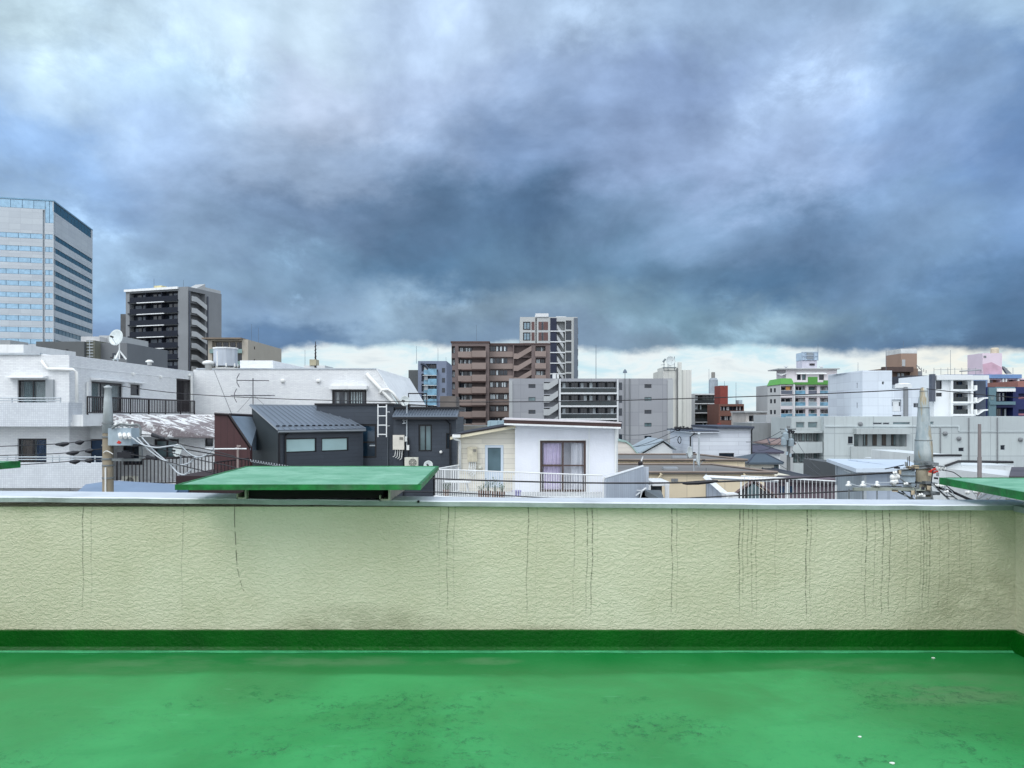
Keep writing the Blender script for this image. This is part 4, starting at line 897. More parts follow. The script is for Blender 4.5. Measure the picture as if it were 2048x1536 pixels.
win(wh, wfm, u0, u1, zd0, zd1, .14, BRF, glass('clear glass', (120, 120, 130), .04, .5, alpha=.90), 2, .07, name='sliding_door')
mb = MB(); m_ = (u0+u1)/2
mb.fb(wfm, u0+.06, m_-.03, Zp(931, 26.2)-.04, Zp(931, 26.2)+.03, -.115, -.07); mb.fb(wfm, m_+.03, u1-.06, Zp(931, 26.2)-.03, Zp(931, 26.2)+.02, -.116, -.075); wh.part('door_rail', mb, BRF)
mb = MB(); wfm2 = wfm
wfm.holes[-1] = (u0, u1, zd0, zd1, .5)
facade(mb, wfm, 0, wW, -8, ztw, wfm.holes); mb.quad(wfm.P(wW,-8), wfm.P(wW,-8,-6), wfm.P(wW,ztw,-6), wfm.P(wW,ztw)); mb.quad(wfm.P(0,-8,-6), wfm.P(0,-8), wfm.P(0,ztw), wfm.P(0,ztw,-6)); wh.part('wall', mb, WST)
mb = MB(); o_ = .05
for q in ((u0-o_, u0-.002, zd0-o_, zd1+o_), (u1+.002, u1+o_, zd0-o_, zd1+o_), (u0, u1, zd1+.002, zd1+o_), (u0, u1, zd0-o_, zd0-.002)): mb.fb(wfm, *q, .003, .045)
wh.part('door_surround', mb, WP)
mb = MB(); mb.fb(wfm, wfm.U(1177), wfm.U(1179.5), -8, ztw-.02, .002, .02); wh.part('corner_bead', mb, WP)
LIL = M('lilac curtain', (206, 196, 224), .85, .10, 3); GRC = M('grey white curtain', (212, 216, 224), .85, .08, 3)
curtain(wh, wfm, u0+.12, m_-.05, zd0+.05, zd1-.1, -.19, LIL, .13, gather=.05, label='lilac curtain behind the left pane')
curtain(wh, wfm, m_+.30, u1-.05, zd0+.05, zd1-.1, -.19, GRC, .16, gather=-.0, label='greyish curtain behind the right pane')
mb = MB(); mb.hexa([wfm.P(.0-.38, ztw-.01, .5), wfm.P(wW+.14, ztw-.14, .5), wfm.P(wW+.14, ztw-.14, -6), wfm.P(-.38, ztw-.01, -6)]+[wfm.P(.0-.38, ztw+.05, .5), wfm.P(wW+.14, ztw-.08, .5), wfm.P(wW+.14, ztw-.08, -6), wfm.P(-.38, ztw+.05, -6)]); rs = wh.part('flat_roof', mb, WP)
mb = MB(); mb.hexa([wfm.P(-.38, ztw+.053, .47), wfm.P(wW+.14, ztw-.077, .47), wfm.P(wW+.14, ztw-.077, -6), wfm.P(-.38, ztw+.053, -6)]+[wfm.P(-.38, ztw+.17, .47), wfm.P(wW+.14, ztw+.04, .47), wfm.P(wW+.14, ztw+.04, -6), wfm.P(-.38, ztw+.17, -6)]); wh.part('brown_fascia', mb, M('brown fascia paint', (66, 46, 44), .5, .15, 3), rs)
mb = MB(); mb.hexa([wfm.P(-.40, ztw+.173, .5), wfm.P(wW+.16, ztw+.043, .5), wfm.P(wW+.16, ztw+.043, -6), wfm.P(-.40, ztw+.173, -6)]+[wfm.P(-.40, ztw+.215, .5), wfm.P(wW+.16, ztw+.085, .5), wfm.P(wW+.16, ztw+.085, -6), wfm.P(-.40, ztw+.215, -6)]); wh.part('roof_sheet', mb, M('pale pink roof edge', (206, 200, 202), .5), rs)
for dx in (0, .16): mb = MB(); mb.bar(wfm.P(wW+.02+dx*.4, -6, .03-dx), wfm.P(wW+.02+dx*.4, ztw-.05, .03-dx), .04, seg=6); wh.part('downpipe', mb, PVC)
heater('grimy cream water heater on the beige siding, left of the blue framed door', V(945, 923, 26.45), .34, .52, M('grimy heater', (186, 180, 160), .55, .15, 6, dirt=.5))
t = T('wall_vent', 'round beige vent on the beige siding beside the heater', 'vent', V(960, 934, 26.5)); mb = MB(); mb.lathe(V(960, 934, 26.48), (0, -1, 0), [(0, .07), (.07, .08), (.12, .04)], 12); t.part('hood', mb, MATS['unit cream'])
# terrace slab, body, railing
TA, TB = V(868, 1000, 24.6), V(1206, 1003, 22.0); zf_ = -1.12
mb = MB(); mb.slab([(TA.x, TA.y, zf_), (TB.x, TB.y, zf_), (X(1292, 27.3), 27.3, zf_), (X(1230, 26.2), 26.15, zf_), (X(916, Yh), 26.45, zf_)], (0, 0, -1), .3); wh.part('terrace_floor', mb, M('terrace floor', (178, 182, 184), .7, .1, 1, dirt=.3))
mb = MB(); mb.slab([(TA.x+.1, TA.y+.1, GROUND), (TB.x-.05, TB.y+.1, GROUND), (X(1292, 27.3), 27.3, GROUND), (X(916, Yh), 26.4, GROUND)], (0, 0, 1), zf_-.31-GROUND); wh.part('lower_wall', mb, WST)
zA, zB = Zp(942, 24.6), Zp(955, 22.0)
rail(wh, (TA.x, TA.y), (TB.x, TB.y), (zA, zB), (zf_+.02, zf_+.02), WP, sp=.082, rb=.013, rt=.028, post=2.9)
rail(wh, (TA.x, TA.y), (X(918, Yh), 26.35), (zA, Zp(933, 26.4)), (zf_+.02, zf_+.02), WP, sp=.09, rb=.013, rt=.028, post=1.8)
# corrugated white screen on the right of the terrace
SCM = M('screen panel', (186, 194, 204), .5, .05, 1, .15, 10, pat='board', dirt=.2)
P0, P1 = V(1208, 958, 22.0), V(1284, 934, 26.7)
mb = MB(); mb.slab([(P0.x, P0.y, -3), (P1.x, P1.y, -3), P1, P0], (.86, -.5, 0), .05); sp_ = wh.part('terrace_screen', mb, SCM)
mb = MB(); mb.bar(P0+Vector((0, -.02, .03)), P1+Vector((.03, 0, .03)), .045, seg=4); wh.part('screen_cap', mb, WP, sp_)
P2 = V(1292, 932, 26.75)
mb = MB(); mb.slab([(P1.x, P1.y, -3), (P2.x+.1, P2.y+.02, -3), (P2.x+.1, P2.y+.02, P1.z), P1], (0, 1, 0), .05); wh.part('screen_return', mb, SCM)
# things on the terrace
def plant(label, c, h, n_, col, spread=.12, group='plants on the white railed terrace'):
    c = Vector(c); t = T('potted_plant', label, 'plant', c, group); rr = random.Random(int(abs(c.x*977)))
    mb = MB(); mb.lathe(c, (0, 0, 1), [(0, .09), (.18, .12), (.2, .12)], 10); t.part('pot', mb, M('pot clay', (120, 96, 84), .8))
    mb = MB()
    for i in range(n_):
        a_ = rr.uniform(0, 6.28); r_ = rr.uniform(.2, 1)*spread; top = c+Vector((math.cos(a_)*r_*1.6, math.sin(a_)*r_*1.6, .2+h*rr.uniform(.5, 1))); b_ = c+Vector((math.cos(a_)*r_*.4, math.sin(a_)*r_*.4, .18))
        mb.bar(b_, top, .005, .003, seg=3)
        for k in range(7):
            p = b_.lerp(top, .25+.75*k/6); q = Vector((rr.uniform(-1, 1), rr.uniform(-1, 1), rr.uniform(-.2, .8))).normalized()*.055; s_ = q.cross(Vector((0, 0, 1))).normalized()*.02
            mb.quad(p, p+q*.5+s_, p+q, p+q*.5-s_)
    t.part('foliage', mb, M(col[0], col[1], .7, .3, 9))
for px, Y, h, n_, lb in ((975, 24.6, .42, 16, 'bushy green plant left of the blue door foot'), (990, 24.4, .55, 14, 'tall spiky green plant in front of the blue door'), (1003, 24.3, .30, 12, 'small green plant right of the tall spiky one'), (893, 25.0, .25, 14, 'low plant behind the left end of the terrace railing'), (962, 24.7, .22, 12, 'smallest pale plant beside the blue door')):
    plant(lb, (X(px, Y), Y, zf_), h, n_, ('plant green', (74, 104, 70)))
bt = box_unit('storage_bin', 'lilac plastic bin behind the terrace railing', 'bin', (X(1033, 23.9), 23.9, zf_), .26, .26, .3, M('lilac plastic', (150, 146, 190), .4)); mb = MB(); x, y = X(1033, 23.9), 23.9; mb.box(x-.15, x+.15, y-.32, y+.02, zf_+.262, zf_+.30); bt.part('lid', mb, MATS['lilac plastic'])
tb = T('garden_table', 'white folding table on the terrace behind the railing', 'table', (X(915, 25.3), 25.3, zf_)); x, y = X(915, 25.3), 25.3
mb = MB(); mb.box(x-.45, x+.45, y-.3, y+.3, zf_+.42, zf_+.45); tb.part('tabletop', mb, WP)
for sx_ in (-1, 1):
    for sy_ in (-1, 1): mb = MB(); mb.bar((x+sx_*.38, y+sy_*.24, zf_), (x+sx_*.30, y+sy_*.24, zf_+.42), .016); tb.part('leg', mb, WP)
for i in range(2):
    cx_ = X((1062, 1130)[i], 23.2); t = T('planter_box', ('grey', 'pale')[i]+' planter trough on the terrace floor in front of the sliding door', 'planter', (cx_, 23.2, zf_)); mb = MB(); mb.box(cx_-.5, cx_+.5, 23.1, 23.35, zf_, zf_+.16); t.part('trough', mb, WP); mb = MB()
    for k in range(9): mb.box(cx_-.45+.1*k, cx_-.39+.1*k, 23.085, 23.098, zf_+.03, zf_+.13)
    t.part('slots', mb, BLK)
c = V(263, 971, 38.4); ac('outdoor unit behind the black balcony railing of the white block, right of the pole', c, .70, .50)

# ------------------------------------------------------------------ office tower and dark flats on the left skyline
GPL = M('pale granite panel', (180, 188, 194), .5, .06, .05, .05, 3, pat='panel', pscale=1.5)
GLB = glass('bright sky tint glass', (134, 164, 184), .05, .8, metal=.7, var=.12)  # left face glass, bright sky reflection put into its colour
GLT = glass('dark cloud tint glass', (22, 74, 98), .12, .5, var=.2)  # same glass on the right face, colour darkened for the cloud it reflects
MUL = M('mullion', (70, 96, 116), .5, .05)
nx_, ny_ = 1/1.027, .233/1.027
Cx, Cy = -156.5, 256.0
tw = Fr(Cx-55*nx_, Cy-55*ny_, nx_, ny_)
zt_ = Zp(402, 256)
ot = Bld('office_tower', 'tall granite office tower with blue glass bands at the left edge', tw, 55, 42, zt_-.1, GPL, 'office tower')
uc0, uc1 = 55-2.6, 55.0
bands = [62.9-(0 if k == 0 else 4.35+3.93*(k-1)) for k in range(13)]
def band(t, fr, a, b, z0, z1, gm, sp, name='window_band', r=.35):
    fr.holes.append((a, b, z0, z1, r))
    mb = MB(); mb.fb(fr, a+.02, b-.02, z0+.02, z1-.02, -r+.05, -r+.15); o = t.part(name, mb, gm)
    mb = MB(); k = max(1, round((b-a)/sp))
    for i in range(1, k): u_ = a+(b-a)*i/k; mb.fb(fr, u_-.06, u_+.06, z0+.03, z1-.03, -r+.14, -r+.22)
    mb.fb(fr, a, b, z0+.0, z0+.10, -r+.16, -.02); t.part('mullions', mb, MUL, o)
for z in bands:
    band(ot, ot.f, 0, uc0-.8, z-1.75, z, GLB, 3.6); band(ot, ot.f, uc0, uc1-.25, z-1.75, z, GLB, 1.2)
    band(ot, ot.r, .25, 1.2, z-1.75, z, GLT, 2); band(ot, ot.r, 1.6, 41.6, z-1.75, z, GLT, 3.6)
band(ot, ot.f, 0, uc0-.0, zt_-3.0, zt_-.15, GLB, 3.6, 'crown_glass'); band(ot, ot.f, uc0+.0, uc1-.02, zt_-7.6, zt_-.15, GLB, 1.2, 'crown_glass')
band(ot, ot.r, .1, 40.5, zt_-3.6, zt_-.15, GLT, 3.6, 'crown_glass')
ot.f.holes.append((uc0-.7, uc0-.1, 0, zt_-3.3, .6)); ot.r.holes.append((1.22, 1.55, 0, zt_-4, .6))
ot.done()
mb = MB(); mb.fb(ot.f, -.1, 55.1, zt_-.09, zt_+.3, -42.1, .1); ot.part('roof_rim', mb, M('blue rim', (110, 150, 176), .4))

DG = M('dark grey cladding', (86, 90, 92), .7, .06, .3, .1, 4)
GC = M('grey concrete', (122, 126, 130), .8, .07, .15, .15, 4, dirt=.12)
LGC = M('light grey concrete', (168, 172, 174), .75, .06, .15, .15, 4, dirt=.14)
WF = M('far white wall', (206, 210, 212), .6, .05, .1, .1, 4, dirt=.10)
NV = M('navy glass railing', (10, 20, 36), .35, .15, 1, spec=.2)
def simple(name, label, px0, px1, ytop, Y, D, mat, cat='building', zbot=GROUND, group=None, coping=None, rot=0):
    fr = Fr(X(px0, Y), Y, 1, rot); W = fr.U(px1)
    return Bld(name, label, fr, W, D, Zp(ytop, Y), mat, cat, zbot, group, coping)
b = simple('office_block', 'dark grey low block with three small square windows below the office tower', 72, 168, 683, 100, 14, DG)
for px in (109, 121.5, 134): win(b, b.f, b.f.U(px-3), b.f.U(px+3), Zp(707, 100), Zp(699, 100), .2, DFR, GDK, 1, .05)
b.done()
mb = MB(); mb.box(X(168, 100)+.02, X(185, 100), 100.5, 106, GROUND, Zp(680, 100)); b.part('stair_shaft', mb, M('olive grey shaft', (104, 106, 96), .7))
mb = MB()
for i in range(6): z = Zp(712-6*i, 100); mb.bar((X(170, 100), 100.4, z), (X(183, 100), 100.4, z), .05)
mb.bar((X(176, 100), 100.4, Zp(718, 100)), (X(176, 100), 100.4, Zp(679, 100)), .05); b.part('cat_ladder', mb, ALU)
b = simple('office_block', 'mid grey block behind the large satellite dish', 186, 254, 686, 102, 12, M('mid grey wall', (104, 108, 112), .7, .06, .3)).done()
for px in (228, 243): o_ = MB(); o_.fb(b.f, b.f.U(px-3), b.f.U(px+3), Zp(716, 102), Zp(706, 102), .003, .06); b.part('window', o_, GDK)
b = simple('roof_house', 'pale grey roof house behind the dark grey blocks', 198, 236, 671, 120, 10, LGC).done()
b = simple('roof_house', 'white roof house with railing in front of the office tower foot', 162, 199, 673, 118, 10, M('white grey roof house', (188, 190, 192), .6)).done()
b = simple('narrow_building', 'dark narrow building peeking out left of the black balcony flats', 241, 260, 628, 215, 8, M('warm dark grey', (84, 86, 88), .7)); b.done()

# dark balcony flats (turned a little)
C = Vector((-82.1, 190)); u_ = Vector((.955, -.295)).normalized(); W = 19.6
fr = Fr(C.x-u_.x*W, C.y-u_.y*W, u_.x, u_.y)
zt_ = 1.6+255/1500*190
df = Bld('apartment_tower', 'grey apartment tower with navy balconies, white strips and zigzag side stairs', fr, W, 12.8, zt_, GC, 'apartment tower')
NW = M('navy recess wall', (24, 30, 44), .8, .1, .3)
def strip_windows(t, fr, a, b, z0, z1, r, k, gm=GDK, lm=CUR, seed=1, fm=DFR, name='window', lit=.35, sep=.2, back=None):
    """windows at the back of a balcony recess: some have pale curtains"""
    rr = random.Random(seed)
    w_ = (b-a)/k
    if back is not None: mb = MB(); mb.fb(fr, a-.04, b+.04, z0-.04, z1+.04, -r+.003, -r+.008); t.part('recess_panel', mb, back)  # dark panel stands in for the shade deep in the recess
    for i in range(k):
        u0_, u1_ = a+w_*i+sep, a+w_*(i+1)-sep
        mb = MB(); mb.fb(fr, u0_, u1_, z0, z1, -r+.01, -r+.08); o = t.part(name, mb, fm)
        g = MB(); m_ = (u0_+u1_)/2; q = rr.random(); g.fb(fr, u0_+.06, (m_-.03), z0+.06, z1-.06, -r+.085, -r+.10); t.part('pane', g, lm if q < lit else gm, o)
        g = MB(); g.fb(fr, m_+.03, u1_-.06, z0+.06, z1-.06, -r+.085, -r+.10); t.part('pane', g, lm if rr.random() < lit*.7 else gm, o)
ba, bb = fr.U(259), fr.U(356)
for k in range(13):
    zs = 30.5-2.98*k; zl_ = zs+.25
    if k == 0: top = zt_-.9
    else: top = zs+2.78
    fr.holes.append((ba, bb, zl_, top, 1.5))
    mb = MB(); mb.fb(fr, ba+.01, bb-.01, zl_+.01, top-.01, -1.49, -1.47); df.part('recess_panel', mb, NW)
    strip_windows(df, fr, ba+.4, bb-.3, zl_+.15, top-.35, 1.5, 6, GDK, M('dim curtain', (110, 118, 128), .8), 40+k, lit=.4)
    mb = MB(); mb.fb(fr, ba-.3, bb, zl_, zl_+1.1, -.06, -.01); mb.fb(fr, ba-.3, bb+.1, zs-.06, zl_-.003, -.1, .35); df.part('balcony_railing', mb, NV)
    mb = MB(); mb.fb(fr, fr.U(276), fr.U(330), zs-.28, zs-.07, .1, .5); df.part('light_strip', mb, WP)
    for q in (.33, .66): mb = MB(); um = ba+(bb-ba)*q; mb.fb(fr, um-.08, um+.08, zl_+.005, top-.005, -1.45, -.07); df.part('divider', mb, NW)
# side stairs
sr = df.r
sa, sb = .9, 6.4
for k in range(12):
    z = 30.2-2.98*k; sr.holes.append((sa, sb, z+.2, z+2.7, 1.6))
    mb = MB(); a_, b_ = sr.P(sa-.1, z+.4, .55), sr.P(sb-1.6, z-.9, .55)
    def par(p, q, h): return [p, q, q+Vector((0, 0, h)), p+Vector((0, 0, h))]
    mb.slab([sr.P(sa-.1, z+.1, .6), sr.P(sa+1.6, z+.1, .6), sr.P(sb, z-1.5, .6), sr.P(sb, z-.2, .6), sr.P(sa+1.6, z+1.4, .6), sr.P(sa-.1, z+1.4, .6)], (-sr.nx, -sr.ny, 0), .15)
    df.part('stair_flight', mb, LGC)
df.done()
mb = MB(); mb.fb(sr, 6.5, 12.7, zt_+.003, zt_+.9, -8, -.2); mb.slab([sr.P(3.0, zt_, -.1), sr.P(6.5, zt_, -.1), sr.P(6.5, zt_+1.7, -.1)], (-sr.nx, -sr.ny, 0), 3); df.part('roof_screen', mb, LGC)
mb = MB(); mb.fb(fr, -.2, fr.U(357), zt_-.5, zt_+.1, .003, .45); df.part('roof_beam', mb, WP)
mb = MB(); mb.fb(fr, 8, 10.5, zt_+.1, zt_+.9, -3, -1); df.part('roof_unit', mb, M('cream unit', (214, 206, 160), .6))
mb = MB(); mb.bar(sr.P(.35, 0, .2), sr.P(.35, zt_-1, .2), .14); mb.bar(sr.P(7.0, 0, .3), sr.P(7.0, zt_-1.5, .3), .2); df.part('drain_pipe', mb, M('dark pipe', (62, 68, 80), .5))

# beige flats behind the tank
BG = M('beige render', (166, 160, 148), .75, .06, .1, .1, 3, dirt=.15)
bg_ = simple('apartment_building', 'beige apartment block with open brown eaves behind the water tank', 416, 496, 679, 184, 26.7, BG)
fb_ = bg_.f
for k in range(4):
    z = Zp(698+24.4*k, 184)
    fb_.holes.append((fb_.U(424), fb_.U(484), z, z+2.0, 1.6)); strip_windows(bg_, fb_, fb_.U(426), fb_.U(482), z+.1, z+1.8, 1.6, 4, seed=k)
    mb = MB(); mb.fb(fb_, fb_.U(420), fb_.U(485), z-1.05, z-.03, .3, .36); bg_.part('balcony_railing', mb, M('sea green panel', (120, 146, 144), .4))
win(bg_, bg_.r, 4.3, 5.2, Zp(700, 190), Zp(694, 190), .2, DFR, GDK, 1); win(bg_, bg_.r, 4.3, 5.2, Zp(722, 190), Zp(719, 190), .2, DFR, GDK, 1)
bg_.done()
mb = MB(); mb.fb(fb_, -1, fb_.U(486), bg_.zt+.003, bg_.zt+.35, -6, 1.4); bg_.part('eaves', mb, M('brown eaves', (120, 108, 96), .7))

# ------------------------------------------------------------------ middle skyline
BLG = M('blue grey panel wall', (112, 122, 142), .6, .06, .2, .1, 3, dirt=.1)
bu = simple('apartment_building', 'blue grey narrow block with turquoise glass balconies left of the brown flats', 836, 893, 722, 150, 14, BLG)
f = bu.f
TQ = glass('turquoise glass', (104, 144, 166), .2, .5)
for k in range(5):
    z = Zp(743+20*k, 150)
    f.holes.append((f.U(843), f.U(873), z, z+1.55, 1.0)); strip_windows(bu, f, f.U(844), f.U(872), z+.05, z+1.45, 1.0, 2, seed=k+5, sep=.1)
    mb = MB(); mb.fb(f, f.U(848), f.U(857), z-.6, z+.3, .02, .4); mb.fb(f, f.U(857), f.U(874), z-.75, z+.5, .02, .9); bu.part('balcony_railing', mb, TQ)
    mb = MB(); mb.fb(f, f.U(846), f.U(874), z-.85, z-.76, .02, .95); bu.part('balcony_slab', mb, WF)
    mb = MB(); mb.fb(f, f.U(884), f.U(890), z-.2, z+.7, .003, .05); bu.part('window', mb, GDK)
mb = MB(); 
bu.done()
mb = MB(); mb.fb(f, f.U(849), f.U(856), GROUND, Zp(735, 150), .01, .3); bu.part('wavy_pier', mb, M('pale pier', (176, 184, 190), .5))
mb = MB(); mb.tube(thru([f.P(f.U(842), Zp(728, 150), .5), f.P(f.U(850), Zp(730, 150), .5), f.P(f.U(858), Zp(738, 150), .5), f.P(f.U(868), Zp(742, 150), .5), f.P(f.U(876), Zp(741, 150), .5)], 4), .25, 5); bu.part('roof_brow', mb, M('dark brow', (52, 60, 76), .6))
simple('narrow_building', 'dark narrow building at the left shoulder of the blue grey block', 817, 837, 740, 158, 8, DG).done()
b_ = simple('narrow_building', 'white slim building between the blue grey block and the brown flats', 893, 904, 742, 190, 8, WF).done()
simple('low_building', 'brown grey low building at the foot of the white slim one', 880, 912, 792, 120, 8, M('brown grey', (104, 98, 94), .7)).done()

BR = M('brown brick tile', (106, 94, 92), .75, .08, .15, .1, 4, dirt=.08)
BRL = M('light brown panel', (134, 120, 114), .75, .06, .2, .1, 4)
BRD = M('dark brown band', (84, 66, 62), .75)
CRL = M('light far curtain', (200, 210, 214), .8); DBK = M('recess shade', (52, 56, 60), .8, .1, .3)  # DBK paints shade onto the back of balcony recesses
br = simple('apartment_building', 'brown brick apartment block with light brown balconies and diagonal stair panels', 903, 1100, 689, 180, 14, BR)
f = br.f
for k in range(8):
    yb = 702+24*k; z = Zp(yb, 180)
    f.holes.append((f.U(979), f.U(1026), z-1.5, z+1.35, .4))
    strip_windows(br, f, f.U(980), f.U(991), z-.05, z+1.15, .4, 1, seed=k, sep=.02, lm=CRL); strip_windows(br, f, f.U(992), f.U(1015), z-.05, z+1.15, .4, 3, seed=k+9, sep=.04, lm=CRL, lit=.5)
    mb = MB(); mb.fb(f, f.U(979), f.U(1026), z-1.4, z-.12, -.38, -.2); br.part('spandrel_panel', mb, BRL)
    f.holes.append((f.U(1028), f.U(1063), z-1.4, z+1.35, 1.5))
    mb = MB(); a_, b_, c_ = f.U(1027), f.U(1036), f.U(1063)
    mb.slab([f.P(a_, z-1.9, .15), f.P(b_, z-1.9, .15), f.P(c_, z+.05, .15), f.P(c_, z+1.25, .15), f.P(b_, z-.6, .15), f.P(a_, z-.6, .15)], (0, 1, 0), .3); br.part('stair_flight', mb, BRL)
    f.holes.append((f.U(1071), f.U(1091), z-.6, z+1.2, 1.2)); strip_windows(br, f, f.U(1072), f.U(1090), z-.4, z+1.0, 1.2, 2, seed=k+30, sep=.05, lm=CRL)
    mb = MB(); mb.fb(f, f.U(1070), f.U(1092), z-1.35, z-.05, .003, .3); br.part('balcony_panel', mb, BRL)
br.done()
fp = Fr(X(903, 177.5), 177.5); fW = fp.U(978)
for k in range(8):
    z = Zp(702.5+24*k, 177.5); fp.holes.append((fp.U(917), fp.U(971), z-.5, z+1.2, 1.3)); fp.holes.append((fp.U(903.5), fp.U(910), z-.5, z+1.2, 1.0))
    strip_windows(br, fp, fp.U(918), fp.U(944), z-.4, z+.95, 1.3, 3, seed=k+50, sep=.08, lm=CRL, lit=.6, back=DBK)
    strip_windows(br, fp, fp.U(904), fp.U(909.5), z-.4, z+.95, 1.0, 1, seed=k+70, sep=.02, lm=CRL, lit=.9)
    mb = MB(); mb.fb(fp, fp.U(916), fp.U(943.5), z-1.45, z-.1, .01, .35); br.part('balcony_panel', mb, BRL); mb = MB(); mb.fb(fp, fp.U(944), fp.U(972), z-1.4, z+.1, .02, .6); br.part('balcony_panel', mb, BRL)
    mb = MB(); mb.fb(fp, fp.U(923), fp.U(972), z-1.68, z-1.46, .004, .5); br.part('slab_edge', mb, BRD)
mb = MB(); facade(mb, fp, 0, fW, GROUND, Zp(685.5, 177.5), fp.holes); mb.quad(fp.P(fW, GROUND), fp.P(fW, GROUND, -3), fp.P(fW, Zp(685.5, 177.5), -3), fp.P(fW, Zp(685.5, 177.5))); mb.quad(fp.P(0, Zp(685.5, 177.5)), fp.P(fW, Zp(685.5, 177.5)), fp.P(fW, Zp(685.5, 177.5), -3), fp.P(0, Zp(685.5, 177.5), -3)); br.part('front_bay', mb, BR)
mb = MB(); mb.fb(fp, -.2, fW+.2, Zp(685.5, 177.5)+.003, Zp(685.5, 177.5)+.35, -4, .2); mb.fb(f, f.U(979), f.W if hasattr(f, 'W') else f.U(1101), br.zt+.003, br.zt+.3, -10, .15); br.part('coping', mb, BRD)

# white, brick red and navy tower behind
wt = simple('apartment_tower', 'white framed tower with brick red panels and navy diagonal stairs behind the brown flats', 1040, 1155, 634, 215, 16, M('off white frame', (172, 176, 176), .6, .05, .1), 'apartment tower')
f = wt.f; RD = M('brick red panel', (98, 74, 72), .7); NVW = M('navy wall', (28, 36, 58), .6); GP = M('grey pier', (98, 108, 120), .7)
for k in range(9):
    zt2 = Zp(643.5+21.3*k, 215); zb2 = Zp(660+21.3*k, 215)
    f.holes.append((f.U(1046), f.U(1061), zb2, zt2, .3)); mb = MB(); mb.fb(f, f.U(1046)+.05, f.U(1061)-.05, zb2+.05, zt2-.05, -.28, -.15); w_ = wt.part('window', mb, DFR)
    g = MB(); m_ = (f.U(1046)+f.U(1061))/2; g.fb(f, f.U(1046)+.3, m_-.1, zb2+.3, zt2-.3, -.149, -.12); g.fb(f, m_+.1, f.U(1061)-.3, zb2+.3, zt2-.3, -.149, -.12); wt.part('pane', g, glass('grey blue pane', (110, 132, 144), .1), w_)
    for a_, b_ in ((1063, 1069), (1077, 1083), (1087, 1096)): mb = MB(); mb.fb(f, f.U(a_), f.U(b_), zb2, zt2, .003, .06); wt.part('brick_panel', mb, RD)
    mb = MB(); mb.fb(f, f.U(1083.3), f.U(1086.6), zb2, zt2, .003, .08); wt.part('window', mb, GDK)
    f.holes.append((f.U(1101), f.U(1130), Zp(662+21.3*k, 215), Zp(643+21.3*k, 215), 2.0))
    mb = MB(); a_, b_ = f.U(1101.3), f.U(1113); mb.fb(f, a_, b_, Zp(661.6+21.3*k, 215), Zp(643.4+21.3*k, 215), -1.9, -.02); wt.part('navy_bay', mb, NVW)
    mb = MB(); mb.slab([f.P(f.U(1114), Zp(657+21.3*k, 215), .2), f.P(f.U(1127), Zp(677+21.3*k, 215), .2), f.P(f.U(1127), Zp(668+21.3*k, 215), .2), f.P(f.U(1114), Zp(648+21.3*k, 215), .2)], (0, 1, 0), .4); wt.part('stair_flight', mb, LGC)
    f.holes.append((f.U(1131.5), f.U(1143), Zp(659+21.3*k, 215), Zp(641+21.3*k, 215), .5)); mb = MB(); mb.fb(f, f.U(1131.7), f.U(1142.8), Zp(658.8+21.3*k, 215), Zp(641.2+21.3*k, 215), -.45, -.35); wt.part('window', mb, GDK)
    if k < 8: mb = MB(); mb.fb(f, f.U(1154), f.U(1156.4), Zp(668+21.3*k, 215), Zp(655+21.3*k, 215), -1, -.2); wt.part('side_window', mb, GDK)
f.holes.append((f.U(1070.8), f.U(1073.5), GROUND, wt.zt-.3, 1.2))
wt.done()
mb = MB(); mb.fb(f, f.U(1100.5), f.U(1113), GROUND, Zp(636, 215), .003, .12); wt.part('navy_pier', mb, NVW)
mb = MB()
for k in range(7): mb.fb(f, f.U(1100.5), f.U(1130), Zp(663.5+21.3*k, 215), Zp(661.5+21.3*k, 215), .13, .3)
wt.part('slab_edge', mb, WF)
mb = MB(); mb.fb(f, f.U(1148), f.U(1155)+.05, GROUND, Zp(636, 215), .003, .5); wt.part('grey_pier', mb, GP)
mb = MB(); mb.fb(f, f.U(1071), f.U(1097), wt.zt+.003, Zp(627, 215), -8, .3); mb.fb(f, f.U(1113), f.U(1133), wt.zt+.004, Zp(631, 215), -8, -2); wt.part('roof_screen', mb, WF)

